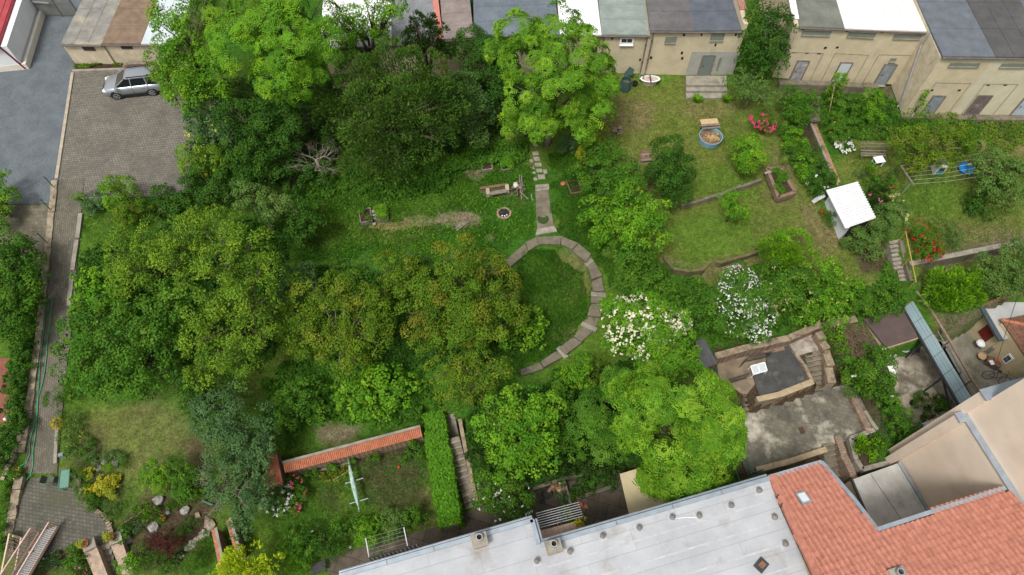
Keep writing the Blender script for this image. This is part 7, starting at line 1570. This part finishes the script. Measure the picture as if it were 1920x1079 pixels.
tag(mb.build('brushwood_heap', M('dry_twig', (.20, .135, .09), (.13, .085, .058), 6, .95, .2)), 'brown heap of dry brushwood left of the felt shed', 'brushwood')
T('broadleaf_tree', 'large ash-leaved tree of heaven with star-shaped leaf tufts', 'tree', [(1225, 745, 50, 8), (1285, 735, 54, 9), (1345, 770, 46, 8.5), (1255, 805, 58, 8.5), (1315, 825, 52, 8), (1195, 790, 40, 7), (1360, 815, 30, 7.5), (1290, 880, 42, 6.5), (1240, 860, 34, 6.5), (1340, 870, 32, 6.5), (1180, 735, 30, 6.5), (1265, 918, 26, 5.6), (1222, 900, 18, 5.4), (1312, 908, 24, 6)], 'frond', 'lime', MG, dens=.95)
T('broadleaf_tree', 'shaded green tree left of the tree of heaven', 'tree', [(1130, 770, 40, 5), (1145, 820, 36, 4.4), (1110, 800, 34, 4.2), (1150, 720, 26, 4.5)], 'frond', 'mid', MG, dens=.7)
T('linden_tree', 'bright green linden near the centre of the lower garden', 'tree', [(930, 790, 40, 5), (975, 770, 40, 5.4), (1020, 770, 36, 5), (955, 830, 42, 4.8), (1000, 820, 46, 5), (1015, 860, 36, 4), (960, 870, 30, 3.6)], 'round', 'bright', MG, leaf=.19)
T('shrub', 'small bright green tree at the lower end of the spiral path', 'shrub', [(1080, 695, 28, 2.4), (1060, 715, 22, 2), (1095, 715, 20, 2)], 'round', 'bright', MG, leaf=.17)
T('shrub', 'smoky reddish-brown shrub beside the small bright tree', 'shrub', [(1120, 685, 22, 2), (1115, 715, 20, 1.7)], 'fine', 'rust', MG, leaf=.13, dens=.7); T('shrub', 'blue-green shrub between linden and shaded tree', 'shrub', [(1060, 800, 32, 3.2), (1075, 840, 26, 2.6), (1050, 750, 24, 3)], 'round', 'mid', MG)
T('elder_tree', 'white-speckled flowering shrub above the zinc roof edge', 'shrub', [(930, 905, 34, 2.4), (960, 930, 34, 2), (915, 935, 26, 2), (975, 955, 22, 1.6), (945, 965, 20, 1.4)], 'round', 'mid', MG, leaf=.15, flowers=(60, (.8, .8, .76), .13))
T('shrub', 'dark understorey shrub below the linden', 'shrub', [(1040, 880, 30, 1.6), (1080, 870, 28, 1.4), (1120, 870, 28, 1.4), (900, 850, 24, 1.6), (1150, 880, 20, 1)], 'round', 'dark', MG)
T('fig_bush', 'broad-leaved fig bush on the grassy mound', 'bush', [(985, 600, 28, 1.4), (965, 640, 26, 1.3), (1005, 635, 22, 1), (1015, 610, 14, .8)], 'round', 'bright', MG, leaf=.22, dens=.8)
T('plum_tree', 'wide plum tree with orange-brown young shoots in the centre', 'tree', [(865, 500, 44, 4), (905, 510, 42, 4.2), (830, 545, 46, 4.4), (885, 555, 54, 5), (945, 550, 40, 4), (850, 600, 50, 4.6), (915, 605, 46, 4.4), (790, 590, 40, 3.8), (960, 590, 30, 3.6), (800, 640, 32, 3.2), (880, 645, 36, 3.6)], 'round', 'rust', MG, leaf=.16)
T('plum_tree', 'smaller plum tree left of the wide plum', 'tree', [(740, 505, 34, 3.4), (760, 540, 34, 3.4), (725, 550, 30, 3), (775, 505, 22, 3)], 'round', 'olive', MG, leaf=.16)
T('apple_tree', 'old apple tree with grey twigs showing through olive leaves', 'tree', [(590, 560, 42, 3.8), (640, 550, 42, 4), (685, 580, 42, 4), (570, 610, 42, 3.8), (625, 615, 44, 4.2), (690, 630, 40, 4), (600, 655, 38, 3.6), (655, 670, 36, 3.6), (715, 615, 26, 3.6), (550, 640, 26, 3)], 'round', 'olive', MG, leaf=.15, dens=.8, bark=BARKG)
T('apple_tree', 'thin olive-leaved tree at the head of the ivy stairs', 'tree', [(835, 700, 34, 3.8), (875, 690, 34, 4), (915, 700, 34, 4), (860, 735, 34, 3.8), (905, 735, 28, 3.6), (940, 695, 24, 3.4), (835, 740, 22, 3.2)], 'round', 'olive', MG, leaf=.15, dens=.65, bark=BARKG)
T('shrub', 'grey-green lilac shrub left of the old apple tree', 'shrub', [(560, 520, 30, 2), (580, 540, 22, 1.8), (540, 555, 28, 1.8)], 'round', 'spruce', MG, leaf=.17); T('shrub', 'small pale shrub at the upper rim of the plum', 'shrub', [(775, 492, 14, 1), (862, 480, 16, 1.4)], 'round', 'spruce', MG, leaf=.17)
T('shrub', 'large-leaved green shrub above the tiled brick wall', 'shrub', [(680, 715, 36, 1.6), (725, 725, 36, 1.6), (695, 755, 36, 1.3), (745, 755, 32, 1.2), (650, 740, 26, 1.2), (770, 725, 22, 1.4)], 'round', 'bright', MG, leaf=.24)
T('shrub', 'deep green shrub between dusty lilac and brick wall', 'shrub', [(540, 770, 34, 1.6), (570, 740, 34, 1.8), (520, 810, 30, 1.3), (590, 775, 26, 1.2)], 'round', 'mid', MG, leaf=.17)
# left garden
T('locust_tree', 'feathery yellow-green locust tree spreading over the left lawn', 'tree', [(245, 475, 44, 4), (300, 455, 44, 4.4), (355, 450, 42, 5), (270, 520, 44, 4.4), (330, 500, 50, 5.2), (215, 510, 30, 3.4), (375, 420, 30, 4.6)], 'fine', 'feather', LG_, leaf=.2, dens=1.15)
T('locust_tree', 'tall feathery locust tree right of the lawn locust', 'tree', [(415, 440, 44, 6), (470, 470, 42, 6.4), (430, 510, 52, 6.8), (490, 510, 36, 6), (400, 570, 52, 6.5), (460, 570, 48, 6.6), (425, 640, 52, 6.2), (480, 630, 40, 5.6), (380, 640, 36, 5.6), (450, 690, 36, 4.8), (385, 700, 34, 4.6), (500, 580, 24, 5.4)], 'fine', 'feather', LG_, leaf=.2, dens=1.15)
T('maple_tree', 'dark green field maple beside the paved lane', 'tree', [(165, 620, 44, 4.4), (215, 610, 44, 5), (155, 680, 42, 4), (205, 665, 50, 5), (260, 645, 48, 5.4), (190, 720, 40, 3.8), (245, 715, 44, 4.2), (295, 690, 38, 4.2), (290, 600, 44, 5), (330, 570, 40, 5), (310, 640, 36, 4.6)], 'round', 'mid', LG_, leaf=.21)
T('hop_climber', 'bright green large-leaved climber at the lane edge', 'climber', [(165, 530, 24, 2.4), (190, 520, 20, 2.6), (160, 565, 22, 2), (195, 560, 26, 2.4), (220, 545, 20, 2.4)], 'round', 'bright', LG_, leaf=.26)
T('broadleaf_tree', 'olive-green tree above the middle meadow', 'tree', [(480, 385, 34, 3.2), (520, 400, 34, 3), (455, 365, 26, 2.6)], 'round', 'grey', LG_, leaf=.16); T('broadleaf_tree', 'dark rounded tree at the left rim of the meadow', 'tree', [(565, 400, 32, 2.2), (580, 430, 32, 2), (550, 440, 26, 1.8)], 'round', 'deep', LG_)
o = T('lilac_shrub', 'dusty green lilac with bare pale branches above the red tile walls', 'shrub', [(420, 770, 46, 4), (460, 800, 46, 4.2), (490, 830, 30, 3.6), (430, 840, 44, 4.2), (475, 870, 36, 3.8), (440, 900, 42, 3.8), (480, 930, 32, 3.2), (450, 950, 34, 3), (400, 800, 30, 3.6), (490, 880, 24, 3.4), (455, 985, 24, 2.4)], 'round', 'blue', LG_, leaf=.15, dens=.9)
BARE_LILAC.build('bare_branches', BARKG, o)
T('broadleaf_tree', 'deep green tree left of the dusty lilac', 'tree', [(370, 750, 36, 3.4), (400, 730, 36, 3.6), (350, 720, 30, 3.4)], 'round', 'deep', LG_)
T('shrub', 'golden-green shrub at the upper left of the left lawn', 'shrub', [(225, 358, 30, 1.6), (215, 345, 18, 1.6)], 'round', 'lime', LG_, leaf=.13); T('shrub', 'olive-gold rounded shrub below the golden-green one', 'shrub', [(250, 392, 30, 1.3), (240, 408, 22, .9)], 'round', 'olive', LG_, leaf=.12)
T('rhododendron', 'blue-green rounded rhododendron at the lawn corner', 'shrub', [(182, 384, 22), (170, 392, 14)], 'round', 'blue', LG_, leaf=.14); T('shrub', 'tiny lime shrub at the lane corner', 'shrub', [(148, 374, 10)], 'round', 'lime', LG_, leaf=.1)
T('rose_bush', 'dark shrub with a few pink blooms along the parking edge', 'rose', [(305, 370, 22), (320, 395, 20), (290, 400, 16)], 'round', 'deep', LG_, leaf=.13, flowers=(8, (.6, .2, .25), .15)); T('yew_bush', 'small dark yew at the right of the parking edge', 'bush', [(335, 400, 24, 1.3)], 'spray', 'dark', LG_, leaf=.14)
T('shrub', 'bright yellow-leaved shrub cut by the left frame edge', 'shrub', [(-2, 345, 22, 1.6), (5, 375, 24, 1.5), (-2, 415, 26, 1.5), (8, 400, 18, 1.2), (-20, 380, 30, 1.6)], 'round', 'lime', 'left boundary hedge', leaf=.15)
T('hedge', 'tall bushy green hedge mass at the left frame edge', 'hedge', [(15, 465, 40, 2.4), (55, 480, 28, 1.6), (58, 530, 28, 1.6), (60, 575, 24, 1.4), (40, 495, 34, 2), (5, 510, 40, 2.6), (35, 540, 36, 2), (5, 570, 40, 2.4), (40, 590, 32, 1.8), (15, 620, 38, 2), (50, 625, 22, 1.4)], 'round', 'mid', 'left boundary hedge', leaf=.17)
for i, (u, v, r) in enumerate(((46, 655, 20), (40, 680, 18), (38, 705, 18), (34, 730, 18), (32, 755, 17), (30, 778, 16))): T('hedge_shrub', ['topmost', 'second', 'third', 'fourth', 'fifth', 'lowest'][i] + ' shrub of the narrow hedge beside the red brick patio', 'hedge', [(u, v, r, .7), (u - 4, v + 8, r * .7, .6)], 'round', 'mid' if i % 2 else 'deep', 'narrow hedge along the lane', leaf=.14)
T('hedge', 'rounded green hedge below the red brick patio', 'hedge', [(15, 810, 26, .9), (30, 800, 20, .8), (8, 845, 24, .8), (-2, 870, 20, .7)], 'round', 'deep', 'left boundary hedge', leaf=.14)
# lower left flower beds
LB = 'plants in the lower left beds'
for a in (
    ('shrub', 'soft juniper-like shrub under the dark maple by the lane', [(112, 745, 22, .8), (130, 735, 20, .9)], 'fine', 'mid', .12, None), ('shrub', 'grey-green soft shrub above the yellow flowers', [(130, 785, 20, .5), (142, 800, 14, .4)], 'fine', 'grey', .1, None),
    ('flower_clump', 'bright yellow flowers at the lane edge', [(107, 795, 10, .3)], 'fine', 'spurge', .08, (30, (.60, .42, .01), .12)), ('shrub', 'dark green cushion beside the brown lawn', [(168, 838, 12)], 'round', 'mid', .1, None),
    ('flower_bed_plants', 'tangled perennial border between lane and lawn', [(130, 820, 18, .3), (140, 842, 16, .3), (125, 850, 12, .2), (155, 815, 12, .3)], 'fine', 'grey', .12, (14, (.5, .4, .03), .08)), ('sedum_clump', 'pale green rosette clump next to the rocks', [(178, 858, 9), (205, 858, 12), (222, 856, 10)], 'round', 'spruce', .1, None),
    ('box_ball', 'small bright green ball among the grey rocks', [(203, 876, 9)], 'fine', 'thuja', .07, None), ('box_ball', 'darker green ball right of the bright one', [(230, 872, 11)], 'fine', 'mid', .07, None), ('box_ball', 'round green cushion at the corner of the clipped hedge', [(159, 863, 8)], 'fine', 'mid', .07, None),
    ('golden_groundcover', 'patch of yellow-leaved groundcover below the rocks', [(200, 905, 16, .25), (210, 920, 14, .25), (190, 915, 12, .2), (215, 900, 10, .2)], 'round', 'spurge', .12, (60, (.55, .45, .02), .12)), ('golden_groundcover', 'smaller yellow-flowered patch against the clipped hedge', [(168, 888, 11, .25), (172, 920, 10, .25)], 'round', 'spurge', .1, (24, (.5, .45, .03), .1)),
    ('shrub', 'low mossy groundcover along the curved stone edge', [(195, 950, 12, .15), (210, 960, 14, .15), (222, 950, 12, .15)], 'fine', 'grey', .08, None), ('thuja_bush', 'vivid green thuja at the edge of the brown lawn', [(290, 885, 20, 1.2), (300, 905, 18, .9), (282, 900, 16, .9)], 'round', 'bright', .1, None),
    ('shrub', 'rounded grey-green shrub right of the vivid thuja', [(335, 885, 24, 1.4), (360, 905, 24, 1.2), (345, 920, 22, .9), (372, 925, 16, .9)], 'round', 'mid', .14, None), ('fern_clump', 'bright fern clump below the lawn corner', [(270, 960, 16, .4), (285, 968, 12, .4)], 'spray', 'bright', .16, None),
    ('shrub', 'grey-leaved perennial beside the dark wooden edging', [(248, 978, 14, .4), (258, 990, 12, .4)], 'fine', 'blue', .1, None), ('shrub', 'dark bushy plant right of the stair pedestal', [(236, 995, 13, .5), (232, 1005, 10, .5)], 'round', 'mid', .1, (3, (.8, .8, .75), .12)), ('fern_clump', 'little green fern in the bark bed', [(325, 949, 8, .25)], 'spray', 'mid', .12, None),
    ('flower_clump', 'tuft of orange flowers in the bark bed', [(304, 973, 5, .2)], 'fine', 'mid', .07, (12, (.55, .22, .02), .1)), ('shrub', 'flat juniper along the rubble stones', [(350, 990, 14, .3), (362, 980, 12, .3), (338, 998, 12, .3)], 'fine', 'deep', .1, None),
    ('red_maple', 'burgundy-leaved dwarf maple in the rock garden', [(290, 1015, 16, .9), (312, 1010, 17, 1), (330, 1020, 15, .9), (320, 1032, 12, .7)], 'fine', 'burgundy', .12, None), ('shrub', 'bright green shrub right of the patio stairs', [(240, 1060, 18, .8), (252, 1045, 14, .8)], 'round', 'bright', .12, None),
    ('shrub', 'mid-green border shrub below the red maple', [(275, 1050, 18, .6), (300, 1060, 18, .5), (265, 1030, 12, .6), (320, 1055, 14, .5)], 'fine', 'mid', .11, None), ('hosta_clump', 'dark broad-leaved clump at the foot of the rubble stones', [(318, 1060, 12, .2), (332, 1050, 10, .2)], 'round', 'dark', .15, None),
    ('juniper_bush', 'soft dark green juniper left of the red tile wall', [(372, 1040, 22, .6), (360, 1060, 20, .5), (385, 1015, 16, .5)], 'fine', 'mid', .1, None), ('shrub', 'leafy green shrub right of the steel stairs', [(140, 1040, 15, .6), (132, 1055, 12, .5), (150, 1055, 12, .5)], 'round', 'mid', .11, (6, (.62, .2, .35), .14)),
    ('iris_clump', 'grey-leaved iris clump below the patio edge', [(95, 1050, 12, .3), (108, 1060, 10, .25)], 'spray', 'blue', .16, (3, (.5, .5, .65), .12)), ('rose_bush', 'pink-flowered plant at the bottom by the stairs', [(165, 1072, 12, .4), (150, 1078, 12, .4)], 'round', 'mid', .1, (7, (.6, .05, .2), .14)),
    ('rose_bush', 'yellow and orange rose in the corner of the stone edge', [(25, 890, 10, .4), (33, 885, 7, .4)], 'round', 'mid', .1, (10, (.62, .38, .12), .14)), ('rose_bush', 'red rose low along the left stone edge', [(14, 912, 8, .3), (10, 930, 10, .3), (6, 960, 12, .4)], 'round', 'mid', .1, (6, (.6, .1, .08), .13)),
    ('shrub', 'green shrub at the left edge above the steel stairs', [(6, 1010, 16, .5), (4, 1030, 14, .5), (10, 985, 10, .4)], 'round', 'mid', .11, None)):
    T(a[0], a[1], 'shrub' if a[0] != 'red_maple' else 'maple', a[2], a[3], a[4], LB, leaf=a[5], flowers=a[6], crown='foliage', trunk=a[0] in ('red_maple', 'shrub', 'rose_bush', 'thuja_bush'))
T('box_hedge', 'curved clipped box hedge beside the green patio table', 'hedge', [(150, 882, 11, .4), (152, 896, 11, .4), (154, 910, 11, .4), (157, 924, 11, .4), (162, 936, 12, .4), (170, 944, 12, .4), (178, 947, 10, .35)], 'fine', 'mid', LB, leaf=.08, dens=1.2)
T('golden_conifer', 'brilliant yellow conifer top at the bottom of the frame', 'tree', [(455, 1062, 34, 3.4), (490, 1075, 32, 3.2), (425, 1085, 34, 3), (465, 1100, 40, 2.8), (440, 1050, 16, 3.8)], 'spray', 'neon', LG_, leaf=.17)
# lower lawn
LL = 'plants round the lower lawn'
T('rose_bush', 'white rose bush at the foot of the brick pier', 'rose', [(515, 935, 20, .9), (535, 930, 18, .9), (505, 945, 16, .7), (525, 950, 16, .6)], 'round', 'mid', LL, leaf=.11, flowers=(60, (.82, .82, .78), .17))
T('rose_bush', 'pink-flowered rose right of the white rose bush', 'rose', [(552, 905, 16, .8), (560, 930, 16, .7), (555, 950, 12, .5)], 'round', 'mid', LL, leaf=.11, flowers=(28, (.6, .1, .17), .15))
for i, a in enumerate((([(560, 1010, 24, .9), (575, 1030, 22, .8)], 'mid', None), ([(600, 1005, 24, .9), (610, 1030, 24, .8), (640, 1020, 22, .7)], 'deep', (5, (.7, .65, .6), .1)), ([(645, 985, 20, .8), (630, 1000, 16, .7)], 'mid', (3, (.8, .8, .78), .1)), ([(690, 1005, 22, .8), (680, 990, 18, .7), (700, 985, 16, .7)], 'bright', None), ([(716, 993, 13, .7)], 'lime', None), ([(745, 990, 20, .8), (735, 1000, 18, .7), (730, 975, 18, .8), (755, 978, 16, .8)], 'grey', None), ([(775, 968, 18, .8), (790, 975, 12, .5)], 'mid', None), ([(545, 1040, 20, .8), (560, 1060, 20, .7)], 'bright', None))):
    T('shrub', ['leafy border shrub nearest the golden conifer', 'dark feathery border shrub above the black bench', 'small border shrub with a white bloom', 'large-leaved green shrub above the drying lines', 'small lime shrub in the border row', 'grey-green rounded shrub at the right of the border', 'dark shrub ending the border by the ivy wall', 'bright ground shrub at the bottom of the lower lawn'][i], 'shrub', a[0], 'round' if i != 1 else 'fine', a[1], LL, leaf=.13, flowers=a[2])
T('shrub', 'ragged wall plants below the tiled wall', 'shrub', [(590, 885, 9, .3), (625, 878, 9, .3), (660, 868, 9, .3), (700, 858, 10, .4), (575, 895, 9, .3)], 'round', 'mid', LL, leaf=.12, trunk=False, crown='foliage'); T('shrub', 'pair of green bushes under the right end of the tiled wall', 'shrub', [(758, 855, 12, .5), (770, 835, 14, .6), (780, 850, 12, .5)], 'round', 'mid', LL, leaf=.14)
T('shrub', 'grey wiry tangle beside the striped balcony railing', 'shrub', [(712, 1035, 16, 2.6)], 'fine', 'grey', LL, leaf=.13, dens=.5, bark=BARKG)
T('lily_row', 'row of yellowing spring plants along the bed board', 'flowers', [(610, 893, 8, .2), (630, 889, 8, .2), (648, 884, 8, .2)], 'spray', 'spurge', LL, leaf=.13, dens=.5, trunk=False, crown='foliage')
T('shrub', 'leafy plants in the shaded planting bed below the shrubbery', 'shrub', [(1095, 912, 14, .4), (1115, 905, 16, .5), (1140, 905, 14, .4), (1078, 925, 12, .4)], 'round', 'deep', LL, leaf=.16); T('shrub', 'bluish perennial beside the log pile', 'shrub', [(1055, 935, 13, .5)], 'round', 'blue', LL, leaf=.16)
# ivy-clad wall: a block of leaves over a core wall
iw = [P(812, 772, -3.2), P(824, 850, -3.3), P(835, 920, -3.4), P(843, 985, -3.5)]
o = thing('ivy_wall', 'tall wall completely clad in bright ivy beside the garden stairs', 'ivy wall', Vector((iw[1].x, iw[1].y, -5.2)))
mb = MB()
for a, b in zip(iw, iw[1:]):
    d = (b - a).normalized(); r = Vector((-d.y, d.x, 0)) * .54; mb.prism([(a - r)[:2], (b - r)[:2], (b + r)[:2], (a + r)[:2]], -5.3, [a.z - .12, b.z - .12, b.z - .12, a.z - .12])
mb.build('wall_core', CONCD, o)
rgn = np.random.default_rng(12); n = 15000; t = rgn.random(n) * 3; i_ = np.minimum(t.astype(int), 2); ft_ = t - i_; W_ = np.array([list(p) for p in iw]); A_ = W_[i_]; B_ = W_[i_ + 1]; c = A_ + (B_ - A_) * ft_[:, None]
d = (B_ - A_); d[:, 2] = 0; d /= np.linalg.norm(d, axis=1, keepdims=True); r = np.stack([-d[:, 1], d[:, 0], np.zeros(n)], 1); face = rgn.random(n); side = np.where(rgn.random(n) < .5, -1, 1)
top = face < .42; off = np.where(top, rgn.uniform(-.68, .68, n), side * (.64 + rgn.normal(0, .07, n))); lump = (fbm(c[:, 0] + off, c[:, 1], 1.3, 77) - .5) * .5; off = off * (1 + lump); zz = np.where(top, rgn.normal(0, .07, n) + lump * .6 - .25 * np.abs(off) ** 3, -rgn.random(n) * 1.9)
pos = c + r * off[:, None] + np.stack([np.zeros(n), np.zeros(n), zz], 1); nr = np.where(top[:, None], np.array([0, 0, 1.0]), r * side[:, None] + np.array([0, 0, .5])) + rgn.normal(0, .4, (n, 3))
lt, dk, ac = [np.array(x) for x in PAL['bright']]; leaf_object('ivy_leaves', kites(pos, nr, rgn.normal(size=(n, 3)), .15 * rgn.uniform(.7, 1.3, n), .13), np.clip(dk + (lt - dk) * np.clip(rgn.normal(.42, .35, (n, 1)), 0, 1.3), .003, 1), o, BASE[o.name])

# ------------------------------------------------------------ ground cover
scatter('meadow_grass', 'long lush meadow grass in the middle garden', 'grass', [(480, 380), (640, 330), (860, 290), (1000, 300), (1000, 440), (940, 490), (780, 500), (560, 500), (480, 470)], 44000, .22, .2, 'mid', 1, True, .7, bare=[(860, 412, 48, 15), (890, 322, 22, 18), (790, 415, 36, 11), (935, 358, 36, 10), (921, 447, 6, 9), (735, 425, 45, 8), (945, 401, 13, 11)])
scatter('mound_grass', 'tall grass on the mound inside the spiral path', 'grass', [(1000, 475), (1050, 470), (1095, 510), (1100, 570), (1070, 620), (1010, 670), (960, 680), (960, 560), (960, 510)], 16000, .26, .2, 'mid', 2, True, .6)
scatter('path_verge', 'rough grass along the upper garden path', 'grass', [(1030, 290), (1120, 290), (1120, 400), (1150, 480), (1140, 540), (1110, 470), (1045, 440), (1030, 350)], 14000, .25, .2, 'mid', 3, True, .5)
scatter('undergrowth', 'dense leafy weeds under the yew and dead tree', 'undergrowth', [(560, 330), (660, 330), (780, 330), (900, 270), (990, 270), (990, 300), (900, 330), (840, 360), (700, 375), (590, 380), (540, 370)], 11000, .17, .45, 'mid', 4)
scatter('undergrowth', 'shaded undergrowth above the brick wall', 'undergrowth', [(490, 700), (600, 690), (800, 680), (830, 760), (780, 790), (690, 800), (580, 800), (530, 850), (490, 800)], 15000, .18, .5, 'mid', 5)
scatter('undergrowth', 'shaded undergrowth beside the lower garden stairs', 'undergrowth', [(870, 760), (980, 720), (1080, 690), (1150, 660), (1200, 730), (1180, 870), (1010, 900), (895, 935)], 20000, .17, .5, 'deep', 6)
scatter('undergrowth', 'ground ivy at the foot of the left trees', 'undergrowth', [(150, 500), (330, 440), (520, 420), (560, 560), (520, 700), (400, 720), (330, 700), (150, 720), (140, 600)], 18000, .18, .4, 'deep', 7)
scatter('undergrowth', 'weeds in the upper right border under the cream garages', 'undergrowth', [(1540, 175), (1690, 200), (1830, 225), (1830, 260), (1680, 260), (1600, 265), (1550, 240)], 9000, .13, .35, 'mid', 8)
scatter('undergrowth', 'rough growth above the long retaining wall', 'undergrowth', [(1290, 540), (1430, 500), (1600, 540), (1690, 540), (1690, 580), (1600, 600), (1480, 625), (1340, 650), (1290, 620)], 12000, .16, .45, 'mid', 9)
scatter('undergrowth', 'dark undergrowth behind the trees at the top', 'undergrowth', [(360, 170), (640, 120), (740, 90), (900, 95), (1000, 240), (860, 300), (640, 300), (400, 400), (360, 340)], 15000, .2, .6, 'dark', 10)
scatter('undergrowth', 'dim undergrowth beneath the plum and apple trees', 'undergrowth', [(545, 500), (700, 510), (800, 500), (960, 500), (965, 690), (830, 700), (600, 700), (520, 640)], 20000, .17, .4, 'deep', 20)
scatter('lawn_grass', 'short trodden grass of the right lawn', 'grass', RL, 26000, .13, .1, 'olive', 11, True, .75)
scatter('lawn_grass', 'short grass of the far right lawn', 'grass', [(1580, 270), (1680, 310), (1920, 320), (1920, 440), (1740, 470), (1700, 400), (1600, 330)], 16000, .13, .1, 'mid', 12, True, .6)
scatter('lawn_grass', 'thin grass of the lower lawn', 'grass', [(490, 960), (570, 900), (700, 860), (790, 850), (810, 960), (640, 985), (490, 1060)], 12000, .14, .1, 'mid', 13, True, .8)
scatter('lawn_grass', 'mossy grass of the left lawns', 'grass', [(152, 405), (340, 420), (340, 470), (152, 500)], 8000, .13, .1, 'mid', 14, True, .5)
scatter('weeds', 'weeds along the foot of the low garages', 'weeds', [(142, 120), (236, 122), (236, 131), (142, 133)], 900, .12, .35, 'olive', 15)
scatter('weeds', 'scrub and weeds below the right-hand garages', 'weeds', [(1690, 222), (1920, 228), (1920, 290), (1850, 290), (1810, 245)], 4000, .12, .3, 'olive', 16, dens_noise=.8)
scatter('weeds', 'thin weeds beside the climber hedge', 'weeds', [(1600, 730), (1640, 740), (1690, 830), (1640, 860), (1620, 800)], 1800, .12, .3, 'mid', 17, dens_noise=.8)
scatter('hedge_foot_plants', 'straggling plants at the foot of the left hedge', 'weeds', [(50, 500), (80, 520), (60, 680), (40, 800), (10, 880), (0, 870), (20, 800), (40, 640)], 3000, .14, .3, 'deep', 18)
scatter('fallen_petals', 'white petals strewn along the shaded bed wall', 'petals', [(1070, 936), (1150, 912), (1153, 917), (1075, 942)], 130, .09, .03, 'mid', 19)
scatter('lawn_weeds', 'scattered low weeds and clover in the right lawn', 'weeds', RL, 3500, .09, .05, 'bright', 21, dens_noise=1.0)
scatter('meadow_weeds', 'scattered leafy weeds in the middle meadow', 'weeds', [(520, 400), (640, 350), (860, 320), (1000, 320), (1000, 440), (940, 480), (780, 490), (560, 490)], 4500, .12, .12, 'bright', 22, dens_noise=1.0, bare=[(860, 412, 48, 15), (890, 322, 22, 18), (790, 415, 36, 11), (935, 358, 36, 10), (921, 447, 6, 9), (735, 425, 45, 8), (945, 401, 13, 11)])
scatter('path_weeds', 'grass creeping over the inner edge of the spiral path', 'grass', [(1008, 455), (1052, 456), (1078, 468), (1104, 496), (1113, 535), (1110, 572), (1102, 600), (1080, 634), (1048, 660), (1012, 686), (1000, 672), (1040, 645), (1070, 615), (1090, 590), (1098, 560), (1095, 520), (1070, 485), (1010, 470)], 5000, .2, .15, 'mid', 23, True, .5)
